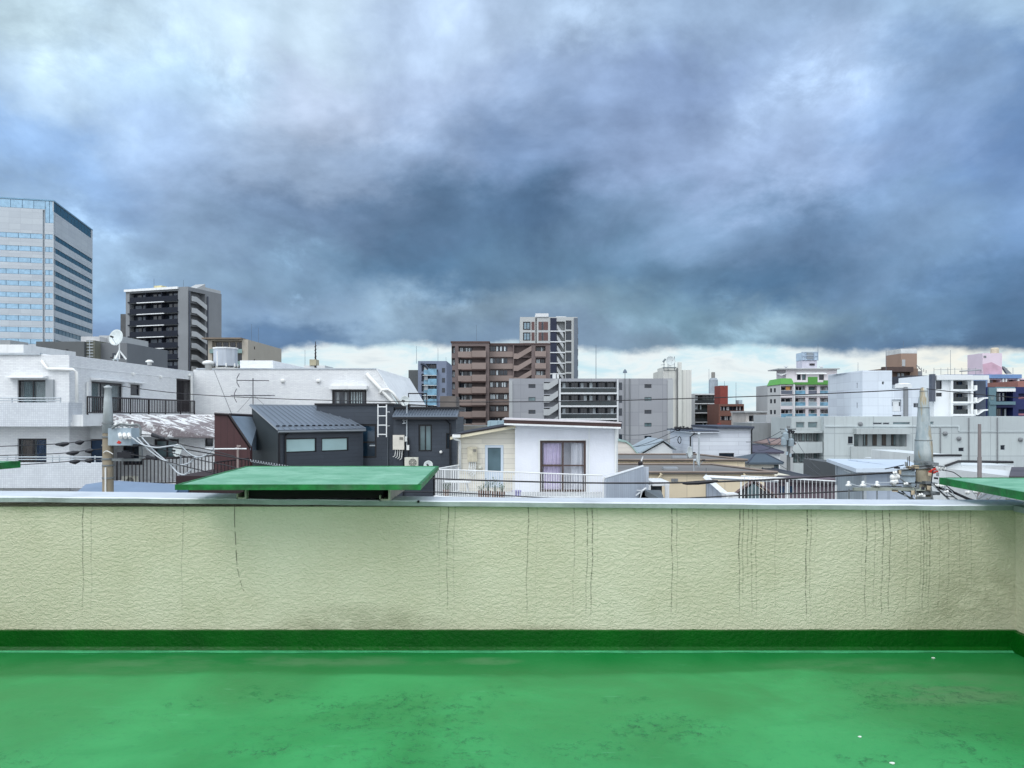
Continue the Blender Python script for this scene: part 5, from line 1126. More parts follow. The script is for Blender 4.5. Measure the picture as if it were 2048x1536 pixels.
# grey mid-rise
gb = simple('apartment_building', 'long grey mid-rise with black glass balconies in the centre, small windows right', 1018, 1345, 757, 165, 13, M('grey tile wall', (152, 155, 160), .7, .05, .08, .1, 3, pat='big', dirt=.10))
f = gb.f; SL = M('slate mark', (100, 106, 112), .7)
for k in range(6):
    z = Zp(776+25.8*k, 165)
    for a_, b_, h_ in ((1057, 1071, .85), (1289, 1303, .85)): win(gb, f, f.U(a_), f.U(b_), z, z+h_, .2, DFR, (GRN if k % 2 else GDK), 2, .06)
    mb = MB(); mb.fb(f, f.U(1238), f.U(1244), z-.4, z+1.2, .003, .05); gb.part('window', mb, GDK)
    f.holes.append((f.U(1088), f.U(1117), z-1.3, z+1.3, 1.6)); mb = MB(); a_, b_, c_ = f.U(1087), f.U(1098), f.U(1116)
    mb.slab([f.P(a_, z-.35, .2), f.P(b_, z-.35, .2), f.P(c_, z+1.0, .2), f.P(c_, z+2.3, .2), f.P(b_, z+1.05, .2), f.P(a_, z+1.05, .2)], (0, 1, 0), .3); gb.part('stair_flight', mb, LGC)
    zt2 = Zp(763+25.8*k, 165); zb2 = Zp(785+25.8*k, 165)
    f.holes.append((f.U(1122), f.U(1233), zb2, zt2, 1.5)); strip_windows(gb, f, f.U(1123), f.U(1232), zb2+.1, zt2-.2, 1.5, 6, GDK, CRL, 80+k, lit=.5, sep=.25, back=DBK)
    mb = MB(); mb.fb(f, f.U(1122)+.02, f.U(1233)-.02, zb2+.02, zb2+.95, -.08, -.03); o_ = gb.part('balcony_railing', mb, glass('black green glass', (20, 34, 38), .1))
    mb = MB(); mb.fb(f, f.U(1122)+.01, f.U(1233)-.01, zb2+.96, zb2+1.06, -.1, 0.0); gb.part('hand_rail', mb, ALU, o_)
    for q in (1/3, 2/3): mb = MB(); um = f.U(1122)+(f.U(1233)-f.U(1122))*q; mb.fb(f, um-.07, um+.07, zb2+.01, zt2-.01, -1.45, -.12); gb.part('divider', mb, NW)
    mb = MB(); mb.fb(f, f.U(1121), f.U(1234), zb2-.35, zb2-.002, .003, .3); gb.part('slab_edge', mb, WF)
gb.done()
mb = MB(); mb.fb(f, f.U(1118.5), f.U(1121), GROUND, gb.zt-.2, .003, .35); mb.fb(f, f.U(1234), f.U(1236.5), GROUND, gb.zt-.2, .003, .35); gb.part('white_pier', mb, WF)
mb = MB(); mb.fb(f, f.U(1018), f.U(1025), GROUND, Zp(761, 165), .003, .25); mb.fb(f, f.U(1335), f.U(1345)+.1, GROUND, Zp(759, 165), .003, .25); gb.part('pale_end_pier', mb, LGC)
mb = MB(); mb.bar(f.P(f.U(1249), GROUND, .15), f.P(f.U(1249), gb.zt, .15), .12); mb.bar(f.P(f.U(1259), GROUND, .15), f.P(f.U(1259), gb.zt, .15), .12); gb.part('drain_pipe', mb, GC)
mb = MB(); mb.fb(f, f.U(1106), f.U(1112), gb.zt+.003, gb.zt+1.2, -3, -.3); mb.fb(f, f.U(1114), f.U(1118), gb.zt+.003, gb.zt+.9, -3, -.3); gb.part('roof_vent', mb, WF)

# cream tower with dish
CRM = M('cream render', (214, 215, 208), .75, .05, .08, .1, 3, pat='board', pscale=3.0, dirt=.12)
ct = simple('narrow_building', 'tall cream windowless building with rooftop dish behind the grey mid-rise', 1327, 1383, 740, 190, 14, CRM).done()
mb = MB(); f = ct.f; mb.fb(f, 0, f.U(1354), ct.zt+.003, Zp(734, 190), -8, .2); mb.fb(f, f.U(1355), f.U(1361.5), GROUND, Zp(725, 190), .003, 1.0); ct.part('stair_tower', mb, M('cream tower render', (210, 212, 206), .75, .05, .1, dirt=.15))
mb = MB(); mb.bar(f.P(f.U(1353.5), GROUND, .3), f.P(f.U(1353.5), Zp(736, 190), .3), .15); ct.part('drain_pipe', mb, GC)
dish('satellite_dish', 'big round dish on top of the cream building', (X(1340, 186), 186, Zp(722, 186)), 1.25, (.3, -1, .2), 1.4)
simple('narrow_building', 'pale grey slab building behind the dark glass block', 1383, 1390, 788, 205, 8, LGC).done()

# dark glass block and drum tank
db = simple('apartment_building', 'narrow block with full width dark green balconies beside the cream building', 1388, 1432, 787, 215, 12, WF)
f = db.f
for k in range(4):
    zt2, zb2 = Zp(789.5+18.5*k, 215), Zp(806.5+18.5*k, 215)
    f.holes.append((f.U(1390), f.U(1430), zb2, zt2, 1.4)); strip_windows(db, f, f.U(1390)+.1, f.U(1430)-.1, zb2+.1, zt2-.2, 1.4, 5, glass('olive glass', (52, 62, 58), .1), CRL, 90+k, lit=.25, sep=.1, back=DBK)
    mb = MB(); mb.fb(f, f.U(1390)+.02, f.U(1430)-.02, zb2+.02, zb2+.9, -.1, -.04); db.part('balcony_railing', mb, M('dark slate railing', (38, 44, 48), .4))
db.done()
tk = T('rooftop_drum', 'grey cylindrical roof tank house with a small tank above the dark glass block', 'water tank', V(1427, 790, 222)); c = V(1427, 790, 222)
mb = MB(); mb.lathe((c.x, c.y, GROUND), (0, 0, 1), [(0, 1.25), (Zp(760, 222)-GROUND, 1.25), (Zp(756, 222)-GROUND, .9)], 18); tk.part('drum', mb, M('drum grey', (150, 160, 168), .6), smooth=False)
mb = MB(); mb.lathe((c.x-.1, c.y, Zp(756, 222)), (0, 0, 1), [(0, .55), (1.6, .55), (1.75, .4)], 14); tk.part('tank', mb, M('tank brown grey', (128, 126, 122), .7))
# red and brown block
rb = simple('apartment_building', 'brown and red block with white balcony rows and a red stair tower', 1438, 1488, 808, 200, 12, M('red brown wall', (112, 78, 68), .75, .08, .15))
f = rb.f
for k in range(3):
    zt2, zb2 = Zp(812.5+19.5*k, 200), Zp(821.5+19.5*k, 200)
    f.holes.append((f.U(1441), f.U(1487), zb2, zt2, 1.0)); strip_windows(rb, f, f.U(1441.3), f.U(1486.7), zb2+.05, zt2-.05, 1.0, 7, GDK, WF, 60+k, lit=.5, sep=.05, fm=DFR)
rb.done()
mb = MB(); mb.fb(f, f.U(1441), f.U(1456.5), rb.zt+.003, Zp(771, 200), -6, -.3); rb.part('stair_tower', mb, M('signal red render', (128, 62, 54), .75, .06, .15))
mb = MB(); mb.fb(f, f.U(1487.5), f.U(1491), GROUND, Zp(824, 200), -.5, .2); mb.fb(f, f.U(1434), f.U(1441), GROUND, Zp(846, 200), .003, .6); rb.part('red_wall', mb, MATS['signal red render'])
mb = MB(); mb.fb(f, f.U(1480), f.U(1487), rb.zt+.003, Zp(800, 200), -4, -1); rb.part('roof_unit', mb, M('pale blue unit', (170, 190, 200), .5))
# small white balcony flats
sb_ = simple('apartment_building', 'small white block with sloping awnings left of the green roofed flats', 1492, 1534, 825, 150, 10, M('warm white far wall', (184, 180, 176), .7))
f = sb_.f
for k in range(3):
    zt2, zb2 = Zp(831+21*k, 150), Zp(843+21*k, 150); f.holes.append((f.U(1498), f.U(1526), zb2, zt2, 1.0)); strip_windows(sb_, f, f.U(1499), f.U(1525), zb2+.05, zt2-.1, 1.0, 3, GDK, CRL, k+12, sep=.05)
    mb = MB(); mb.fb(f, f.U(1495), f.U(1530), zb2-.25, zb2-.02, .003, .7); sb_.part('balcony_slab', mb, WF)
sb_.done(); mb = MB(); mb.fb(f, -.5, f.U(1536), sb_.zt+.003, sb_.zt+.3, -9, .7); sb_.part('roof_slab', mb, LGC)

# ------------------------------------------------------------------ right skyline
# white flats with the green parapet band
Yg = 190
PW = M('pinkish white wall', (206, 202, 206), .65, .05, .1, .1, 3, dirt=.08)
GRB = M('green mansard paint', (80, 142, 66), .5, .06, .2)
gf = simple('apartment_building', 'white apartment block with a bright green roof band and glass fronted balconies', 1561, 1696, 768, Yg, 13, PW)
f = gf.f
pitch = 23.2
for k in range(5):
    zt2, zb2 = Zp(772+pitch*k, Yg), Zp(788.5+pitch*k, Yg)
    for j, (a_, b_) in enumerate(((1562, 1585), (1590, 1611), (1617, 1634), (1640, 1665), (1668.5, 1690))):
        f.holes.append((f.U(a_), f.U(b_), zb2, zt2, 1.2)); strip_windows(gf, f, f.U(a_)+.05, f.U(b_)-.05, zb2+.05, zt2-.25, 1.2, 2 if j != 2 else 1, GDK if j != 2 else GRN, CRL, 5*k+j, lit=.5, sep=.12)
        mb = MB(); gm = TQ if (j in (1, 3) or k == 2) else (M('pale glass rail', (150, 168, 178), .3) if (k+j) % 2 else M('grey rail', (96, 102, 116), .4))
        mb.fb(f, f.U(a_)+.02, f.U(b_)-.02, zb2+.02, zb2+.95, -.1, -.04); o_ = gf.part('balcony_railing', mb, gm); mb = MB(); mb.fb(f, f.U(a_)+.02, f.U(b_)-.02, zb2+.955, zb2+1.03, -.12, -.02); gf.part('hand_rail', mb, WF, o_)
    mb = MB(); mb.fb(f, f.U(1589.5), f.U(1665.5), zb2-.45, zb2-.01, .003, .3); gf.part('slab_edge', mb, WF)
for a_ in (1586, 1665.5): mb = MB(); mb.fb(f, f.U(a_), f.U(a_+2.6), GROUND, gf.zt-.05, .003, .5); gf.part('white_pier', mb, WF)
mb = MB(); f.holes  # orange blind
mb.fb(f, f.U(1573), f.U(1582), Zp(784, Yg), Zp(773, Yg), -.6, -.5); gf.part('sun_blind', mb, M('orange blind', (196, 146, 84), .7))
gf.done()
cf = Fr(X(1535, Yg+3.2), Yg+3.2, X(1561, Yg)-X(1535, Yg+3.2), -3.2); cw = math.hypot(X(1561, Yg)-X(1535, Yg+3.2), 3.2)
for k in range(5):
    for a_, b_ in ((1540, 1544), (1547.5, 1551.5)): win(gf, cf, cf.U(a_), cf.U(b_), Zp(784.5+22*k, Yg), Zp(776+22*k, Yg), .2, DFR, GDK, 1, .05)
mb = MB(); facade(mb, cf, 0, cw, GROUND, gf.zt-.2, cf.holes); mb.quad(cf.P(0, GROUND), cf.P(0, gf.zt-.2), (cf.x, cf.y+9, gf.zt-.2), (cf.x, cf.y+9, GROUND)); gf.part('angled_wall', mb, LGC)
mb = MB(); zA, zB_ = Zp(768.5, Yg), Zp(756, Yg)
def mans(a, b, c, d): mb.slab([a, b, c, d], (0, .6, -.3), .2)
p0, p1, p2 = Vector((cf.x-.2, cf.y-.1, zA-.3)), f.P(0, zA, .4), f.P(f.U(1588), zA, .4)
mans(p0, p1, p1+Vector((.7, 2.2, zB_-zA)), p0+Vector((1.6, 2.6, zB_-zA))); mans(p1, p2, p2+Vector((0, 2.2, zB_-zA)), p1+Vector((.7, 2.2, zB_-zA)))
p3, p4 = f.P(f.U(1665), zA, .4), f.P(f.U(1696)+.2, zA, .4); mans(p3, p4, p4+Vector((-.5, 2.2, zB_-zA)), p3+Vector((0, 2.2, zB_-zA)))
mb.fb(f, f.U(1588), f.U(1665), zA-.1, zA+.5, .1, .6); mb.fb(f, f.U(1617), f.U(1635), zA+.5, zB_+.3, -.5, .1); mb.fb(f, f.U(1648), f.U(1665), zA+.5, zA+1.0, -.5, .1); gf.part('green_mansard', mb, GRB)
ph = Fr(X(1572, Yg+4), Yg+4)
for a_, b_ in ((1594, 1602), (1604, 1612), (1638, 1648)): win(gf, ph, ph.U(a_), ph.U(b_), Zp(760, Yg+4), Zp(748, Yg+4), .4, DFR, GRN if a_ > 1600 and a_ < 1630 else GDK, 1, .1)
mb = MB(); pw_ = ph.U(1674); facade(mb, ph, 0, pw_, gf.zt-1, Zp(739, Yg+4), ph.holes); mb.quad(ph.P(0, gf.zt), ph.P(0, Zp(739, Yg+4)), ph.P(0, Zp(739, Yg+4), -7), ph.P(0, gf.zt, -7)); mb.quad(ph.P(pw_, gf.zt), ph.P(pw_, gf.zt, -7), ph.P(pw_, Zp(739, Yg+4), -7), ph.P(pw_, Zp(739, Yg+4))); gf.part('penthouse_wall', mb, PW)
mb = MB(); mb.fb(ph, -2, pw_+.4, Zp(739, Yg+4)+.003, Zp(737.5, Yg+4)+.1, -8, .8); gf.part('penthouse_roof', mb, LGC)
mb = MB(); mb.slab([ph.P(ph.U(1591), Zp(747, Yg), .6), ph.P(ph.U(1652), Zp(747, Yg), .6), ph.P(ph.U(1650), Zp(743, Yg), -.1), ph.P(ph.U(1593), Zp(743, Yg), -.1)], (0, 0, 1), .15); gf.part('awning', mb, WP)
mb = MB(); mb.slab([ph.P(ph.U(1560), Zp(750, Yg), .6), ph.P(ph.U(1573), Zp(746, Yg), .2), ph.P(ph.U(1573), Zp(743, Yg), -2), ph.P(ph.U(1560), Zp(746, Yg), -2)], (0, 0, 1), .2); gf.part('awning', mb, WP)
for px, py in ((1572, 733), (1643, 733)): mb = MB(); mb.lathe(V(px, 738, Yg+6), (0, 0, 1), [(0, .25), (.5, .25), (.5, .5), (.75, .5), (.8, .3)], 10); gf.part('roof_vent', mb, WF)
tk = T('water_tank', 'square blue white rooftop tank in a louvred frame above the green roofed flats', 'water tank', V(1619, 738, Yg+7))
Yt = Yg+7; mb = MB(); mb.box(X(1604, Yt), X(1634, Yt), Yt, Yt+4, Zp(738.5, Yt), Zp(721, Yt)); tk.part('base_house', mb, M('lilac white', (196, 196, 208), .6))
mb = MB(); mb.box(X(1603.5, Yt), X(1636, Yt), Yt-.1, Yt+4, Zp(720.5, Yt), Zp(705, Yt)); tk.part('tank', mb, M('tank ice blue', (176, 196, 212), .4, .1, .4))
mb = MB(); mb.box(X(1613, Yt), X(1626, Yt), Yt-.25, Yt-.12, Zp(718, Yt), Zp(705.5, Yt)); tk.part('louvre', mb, M('louvre grey', (132, 142, 150), .6))
mb = MB(); mb.box(X(1619, Yt), X(1629, Yt), Yt-.15, Yt-.01, Zp(731, Yt), Zp(727, Yt)); tk.part('opening', mb, DFR)
mb = MB()
for px in (1604, 1611, 1628, 1636): mb.bar(V(px, 721, Yt-.3), V(px, 704, Yt-.3), .10)
for py in (704, 712, 720): mb.bar(V(1603, py, Yt-.3), V(1637, py, Yt-.3), .08)
tk.part('frame', mb, M('frame blue grey', (150, 166, 184), .5))

# white concrete block with slit windows
Yv = 110
wc = simple('concrete_building', 'pale smooth concrete block with slit windows, right of the green roofed flats', 1725, 1784, 741, Yv, 12, M('pale board concrete', (204, 212, 220), .7, .04, .1, .12, 3, pat='panel', pscale=.9, dirt=.10))
f = wc.f
lf_ = Fr(X(1701, Yv+3.2), Yv+3.2, X(1725, Yv)-X(1701, Yv+3.2), -3.2); lw_ = math.hypot(X(1725, Yv)-X(1701, Yv+3.2), 3.2)
for a_, y0, y1 in ((1713, 765, 776), (1713, 805, 816)): win(wc, lf_, lf_.U(a_), lf_.U(a_+2), Zp(y1, Yv), Zp(y0, Yv), .2, DFR, GDK, 1, .03)
for a_, b_, y0, y1 in ((1764, 1768, 763, 769), (1783.2, 1783.9, 799, 812)): win(wc, f, f.U(a_), f.U(b_), Zp(y1, Yv), Zp(y0, Yv), .15, ALU, GDK, 1, .03)
wc.done()
mb = MB(); facade(mb, lf_, 0, lw_, GROUND, wc.zt-.1, lf_.holes); mb.quad(lf_.P(0, GROUND), lf_.P(0, wc.zt-.1), (lf_.x+.5, lf_.y+9, wc.zt-.1), (lf_.x+.5, lf_.y+9, GROUND)); mb.quad(lf_.P(0, wc.zt-.1), lf_.P(lw_, wc.zt-.1), (X(1725, Yv), Yv+9, wc.zt-.1), (lf_.x, lf_.y+9, wc.zt-.1)); wc.part('angled_wall', mb, wc.mat)
ex = Fr(X(1784, Yv)+.01, Yv); ew = ex.U(1867)
win(wc, ex, ex.U(1785), ex.U(1803), Zp(834, Yv), Zp(830, Yv), .2, DFR, GDK, 2, .04)
ex.holes.append((ex.U(1784.6), ex.U(1803), Zp(823, Yv), Zp(799, Yv), .45))
win(wc, ex, ex.U(1827), ex.U(1839), Zp(815, Yv), Zp(806, Yv), .15, ALU, GDK, 2, .04)
mb = MB(); mb.fb(ex, ex.U(1785.5), ex.U(1802), Zp(822.5, Yv), Zp(800.5, Yv), -.44, -.25); wc.part('bay_panel', mb, WF)
for a_ in (1785, 1799.5): mb = MB(); mb.fb(ex, ex.U(a_), ex.U(a_+2), Zp(812, Yv), Zp(804, Yv), -.249, -.2); wc.part('window', mb, GDK)
mb = MB(); facade(mb, ex, 0, ew, GROUND, Zp(777, Yv), ex.holes); mb.quad(ex.P(0, Zp(777, Yv)), ex.P(ew, Zp(777, Yv)), ex.P(ew, Zp(777, Yv), -10), ex.P(0, Zp(777, Yv), -10)); mb.quad(ex.P(ew, GROUND), ex.P(ew, GROUND, -10), ex.P(ew, Zp(777, Yv), -10), ex.P(ew, Zp(777, Yv))); wc.part('lower_wing', mb, wc.mat)
mb = MB(); mb.fb(ex, ex.U(1806.5), ex.U(1812.5), GROUND, Zp(774, Yv), .003, .4); mb.fb(ex, ex.U(1813.5), ex.U(1815), GROUND, Zp(777, Yv), .003, .2); wc.part('drain_stack', mb, GC)
tk = T('roof_unit', 'flat white plant unit on the lower wing of the pale concrete block', 'roof unit', V(1804, 776, Yv+1)); mb = MB(); mb.box(X(1790, Yv), X(1823, Yv), Yv-.1, Yv+3, Zp(776, Yv), Zp(769.5, Yv)); tk.part('casing', mb, WF); mb = MB(); mb.lathe(V(1806, 769.4, Yv+1.5), (0, 0, 1), [(0, 1.1), (.15, 1.0), (.25, .3)], 14); tk.part('cover', mb, WP)
# brown building behind it with square tower
bb_ = simple('apartment_building', 'brown block with a square brown roof tower behind the pale concrete block', 1768, 1836, 737, 160, 12, M('warm brown render', (116, 98, 86), .75, .07, .15))
f = bb_.f; f.holes.append((f.U(1786), f.U(1820), Zp(757, 160), Zp(744, 160), 1.2)); strip_windows(bb_, f, f.U(1799), f.U(1815), Zp(753, 160), Zp(745.5, 160), 1.2, 2, GDK, CRL, 3, lit=.9, sep=.1); bb_.done()
mb = MB(); mb.fb(f, f.U(1762), f.U(1822), Zp(744, 160), bb_.zt+.3, .003, 1.0); bb_.part('eaves', mb, M('dark brown eaves', (74, 60, 56), .7))
mb = MB(); mb.fb(f, f.U(1804), f.U(1836.5), bb_.zt+.01, Zp(706.5, 160), -7, -.5); bb_.part('roof_tower', mb, M('tower brown', (146, 124, 110), .75, .06, .2))
mb = MB(); mb.fb(f, f.U(1806), f.U(1812), bb_.zt+.5, Zp(719, 160), -.49, -.3); bb_.part('tower_panel', mb, LGC)
mb = MB(); mb.fb(f, f.U(1804), f.U(1837), Zp(706.5, 160)+.003, Zp(697, 160), -7, -.48); bb_.part('tank_screen', mb, M('pale screen', (196, 200, 200), .6))
mb = MB()
for k in range(5): mb.bar(f.P(f.U(1836)+k*.5, Zp(736+2.5*k, 160), -.5), f.P(f.U(1836)+k*.5, Zp(730+2.5*k, 160), -.5), .06)
mb.bar(f.P(f.U(1835), Zp(729, 160), -.5), f.P(f.U(1847), Zp(742, 160), -.5), .08); mb.fb(f, f.U(1836), f.U(1847), Zp(752, 160), Zp(742, 160), -3, -.5); bb_.part('outside_stair', mb, GC)
# dark siding block with hanging duct
ds = simple('narrow_building', 'dark grey corrugated block with a hanging duct beside the white framed flats', 1815, 1871, 751, 128, 9, M('dark corrugated', (66, 68, 76), .6, .06, .3, .1, 3, pat='board', pscale=2)).done()
mb = MB(); Yd = 108.5; mb.box(X(1864, Yd), X(1871, Yd), Yd, Yd+.8, Zp(803, Yd), Zp(748, Yd)); ds.part('duct', mb, M('duct grey', (78, 84, 96), .5))
# white framed flats
wf2 = simple('apartment_building', 'white flats with three stacked dark glass balconies and open stairs to the right', 1868, 1946, 750, 109, 10, M('bright white render', (218, 222, 224), .6, .04, .1))
f = wf2.f; Yw2 = 109
for k, (y0, y1) in enumerate(((761, 778.5), (785.5, 803), (810.5, 828))):
    f.holes.append((f.U(1902), f.U(1936), Zp(y1, Yw2), Zp(y0, Yw2), 1.3)); strip_windows(wf2, f, f.U(1903), f.U(1935), Zp(y1, Yw2)+.1, Zp(y0, Yw2)-.1, 1.3, 3, GBL, CRL, 20+k, lit=.15, sep=.08, back=DBK)
    mb = MB(); mb.fb(f, f.U(1902)+.02, f.U(1936)-.02, Zp(y1, Yw2)+.02, Zp(y1, Yw2)+.65, -.1, -.04); wf2.part('balcony_railing', mb, MATS['black green glass'])
    mb = MB(); mb.fb(f, f.U(1900), f.U(1947), Zp(y1, Yw2)-.28, Zp(y1, Yw2)-.02, .003, .6); wf2.part('balcony_slab', mb, WP)
    if k < 2: win(wf2, f, f.U(1872), f.U(1884), Zp(y1 if k == 0 else 793, Yw2), Zp(y0, Yw2), .3, DFR, GDK, 1, .05)
wf2.done()
mb = MB(); mb.fb(f, f.U(1869), f.U(1972), Zp(760, Yw2), Zp(751, Yw2), .003, .7); wf2.part('top_beam', mb, WF)
for a_ in (1898, 1938): mb = MB(); mb.fb(f, f.U(a_), f.U(a_+4), GROUND, Zp(760.2, Yw2), .004, .55); wf2.part('white_pier', mb, WP)
for k, y0 in enumerate((782, 806, 830)):
    if k: mb = MB(); mb.slab([f.P(f.U(1946), Zp(y0, Yw2), .5), f.P(f.U(1952), Zp(y0, Yw2), .5), f.P(f.U(1964), Zp(y0-8, Yw2), .5), f.P(f.U(1972), Zp(y0-9, Yw2), .5), f.P(f.U(1972), Zp(y0-11.5, Yw2), .5), f.P(f.U(1963), Zp(y0-10.5, Yw2), .5), f.P(f.U(1952), Zp(y0-2.6, Yw2), .5), f.P(f.U(1946), Zp(y0-2.6, Yw2), .5)], (0, 1, 0), 1.2); wf2.part('stair_flight', mb, WP)
    mb = MB(); mb.fb(f, f.U(1943.5), f.U(1947), Zp(y0-1, Yw2), Zp(y0-11, Yw2), .1, .9); wf2.part('landing_box', mb, WP)
mb = MB(); mb.fb(f, f.U(1930)+3.4, f.U(1957), GROUND, Zp(761, Yw2), -3, -.6); wf2.part('grey_stair_wall', mb, M('slate blue wall', (72, 82, 98), .6))
# navy and teal building
nb = simple('apartment_building', 'navy blue and teal building with white balconies at the right edge', 1955, 2110, 774, 118, 10, M('navy render', (22, 34, 84), .55, .08, .2))
f = nb.f; Yn = 118
TG = M('teal grey wall', (92, 120, 130), .65, .06, .2)
for j, (y0, y1) in enumerate(((783, 803), (815, 836))):
    f.holes.append((f.U(1990), f.U(2026), Zp(y1, Yn), Zp(y0, Yn), 1.4)); strip_windows(nb, f, f.U(1991), f.U(2025), Zp(y1, Yn)+.1, Zp(y0, Yn)-.15, 1.4, 3, GDK, CRL, 33+j, lit=.7, sep=.1)
    f.holes.append((f.U(2037), f.U(2075), Zp(y1-5, Yn), Zp(y0+4, Yn), .8)); mb = MB(); mb.fb(f, f.U(2037)+.02, f.U(2075), Zp(y1-5, Yn)+.02, Zp(y1-9, Yn), -.2, -.1); nb.part('balcony_panel', mb, M('rose panel', (150, 100, 112), .6))
    mb = MB(); mb.fb(f, f.U(1976), f.U(2027), Zp(y1+6.5, Yn), Zp(y1+.1, Yn), .003, .5); nb.part('balcony_parapet', mb, TG)
nb.done()
mb = MB(); mb.fb(f, f.U(1975), f.U(1989.5), GROUND, Zp(775, Yn), .004, .35); mb.fb(f, f.U(1989.5), f.U(2028), Zp(783, Yn), Zp(774, Yn), .003, .3); nb.part('teal_wall', mb, TG)
mb = MB(); mb.fb(f, f.U(1990.5), f.U(2027), Zp(783, Yn)-.02, Zp(777, Yn), .301, .5); nb.part('white_lintel', mb, WP)
mb = MB(); mb.fb(f, f.U(1978), f.U(1985), Zp(800, Yn), Zp(793, Yn), .36, .4); nb.part('window', mb, GRN)
# pink tower block with blue roof beam
PK = M('pink render', (198, 178, 190), .7, .06, .15)
pk = simple('apartment_building', 'pink and white block under a blue roof beam, with pink stair tower and beige tank', 1950, 2090, 757, 165, 12, PK)
f = pk.f; Yp = 165
for a_, b_ in ((1979, 2000), (2013, 2033), (2040, 2060)):
    f.holes.append((f.U(a_), f.U(b_), Zp(766, Yp), Zp(759.5, Yp), 1.0)); strip_windows(pk, f, f.U(a_)+.1, f.U(b_)-.1, Zp(766, Yp)+.02, Zp(759.5, Yp)-.05, 1.0, 2, GDK, M('rust', (116, 80, 70), .7), a_, lit=.4, sep=.1)
for a_ in (1974, 2003, 2009, 2033): mb = MB(); mb.fb(f, f.U(a_), f.U(a_+3), GROUND, Zp(757.2, Yp), .003, .4); pk.part('white_pier', mb, WF)
pk.done()
mb = MB(); mb.fb(f, f.U(1972), f.U(2040), Zp(756.8, Yp), Zp(749, Yp), -4, .6); pk.part('blue_roof_beam', mb, M('cornflower beam', (104, 136, 180), .5))
mb = MB(); mb.fb(f, f.U(1968), f.U(2007), Zp(749, Yp), Zp(706, Yp), -6, -.5); pk.part('stair_tower', mb, M('pink white render', (210, 196, 208), .65, .06, .15))
mb = MB(); mb.slab([f.P(f.U(1968), Zp(728, Yp), -.45), f.P(f.U(1986), Zp(724, Yp), -.45), f.P(f.U(2007), Zp(735, Yp), -.45), f.P(f.U(2007), Zp(749, Yp), -.45), f.P(f.U(1970), Zp(749, Yp), -.45)], (0, 1, 0), .1); pk.part('tower_lower_wall', mb, M('rose render', (192, 160, 176), .7))
mb = MB(); mb.fb(f, f.U(1970), f.U(1975), Zp(715, Yp), Zp(711, Yp), -.49, -.4); pk.part('vent', mb, GC)
mb = MB(); mb.lathe((X(1989.5, 168), 168, Zp(706, 165)), (0, 0, 1), [(0, .85), (1.2, .85), (1.4, .6)], 16); pk.part('tank', mb, M('beige tank', (188, 178, 158), .6))
mb = MB(); mb.slab([f.P(f.U(2007), Zp(732, Yp), -.5), f.P(f.U(2012), Zp(733, Yp), -.5), f.P(f.U(2027), Zp(747, Yp), -.5), f.P(f.U(2017), Zp(747, Yp), -.5)], (0, 1, 0), .6); pk.part('roof_stair', mb, GC)
mb = MB()
for i in range(9): px = 1873+14*i if i < 7 else 2020+12*(i-7); mb.bar(f.P(f.U(px), Zp(749, Yp), -1), f.P(f.U(px), Zp(735, Yp), -1), .05)
mb.bar(f.P(f.U(1873), Zp(739, Yp), -1), f.P(f.U(1957), Zp(737, Yp), -1), .04); mb.bar(f.P(f.U(1925), Zp(742, Yp), -1), f.P(f.U(1970), Zp(739, Yp), -1), .15)
rf_ = T('roof_railing', 'thin grey roof railing and pipe run left of the pink stair tower', 'railing', f.P(f.U(1920), Zp(749, Yp), -1)); rf_.part('rails', mb, M('faint grey rail', (150, 158, 162), .6))
ub_ = simple('apartment_building', 'grey blue flat block filling in behind the white framed flats', 1890, 1975, 749, 140, 8, M('cornflower wall', (112, 134, 168), .6)).done()
rr_ = simple('narrow_building', 'rust and white building at the far right edge under the blue beam', 2036, 2110, 762, 150, 10, M('rust brick', (148, 104, 96), .7)).done()

# long concrete apartment building
Yk = 100
CON = M('stained fair concrete', (180, 189, 190), .8, .06, .12, .3, 3, pat='big', dirt=.16)
CON2 = M('smooth stained concrete', (172, 180, 181), .8, .07, .2, .3, 3, dirt=.28)
kb = simple('concrete_apartment_building', 'long low stained concrete apartment building with recessed balconies across the right side', 1648, 2140, 833, Yk, 14, CON)
f = kb.f; f.y += 0
r0 = Zp(893, Yk); r1 = Zp(868, Yk)
f.holes.append((f.U(1708), f.U(1811), r0, r1, 1.6)); strip_windows(kb, f, f.U(1713), f.U(1808), r0+.05, r1-.05, 1.6, 5, glass('teal grey glass', (112, 130, 132), .12), M('slate curtain', (96, 90, 84), .8), 44, lit=.35, sep=.35)
win(kb, f, f.U(1696), f.U(1708.0)-.15, Zp(887, Yk), Zp(873, Yk), .2, DFR, GDK, 1, .06, sill=LGC)
for a_, b_, y0, y1, g_ in ((1746, 1764, 845, 849, GDK), (1766, 1779, 845, 849, GDK), (1786, 1820, 844, 849, GRN), (1860, 1867, 843, 849, GRN), (1917, 1928, 895, 903, GDK), (2001, 2010, 890, 900, GDK)):
    win(kb, f, f.U(a_), f.U(b_), Zp(y1, Yk), Zp(y0, Yk), .15, ALU, g_, 1, .04)
kb.done()
mb = MB(); mb.fb(f, f.U(1707), f.U(1814), Zp(868, Yk)+.01, Zp(857, Yk), .003, .9); kb.part('balcony_hood', mb, CON2)
mb = MB(); mb.fb(f, f.U(1700), f.U(1812), Zp(930, Yk), r0-.003, .003, .35); kb.part('balcony_parapet', mb, CON2)
mb = MB(); mb.fb(f, f.U(1650), f.U(1918), Zp(853.5, Yk), Zp(851.5, Yk), .003, .12); mb.fb(f, f.U(1916), f.U(1918), Zp(863, Yk), Zp(853.6, Yk), .003, .12); mb.fb(f, f.U(1918.1), f.U(2140), Zp(863.5, Yk), Zp(862.5, Yk), .003, .08); kb.part('ledge', mb, M('pale ledge', (186, 196, 198), .7))
mb = MB()
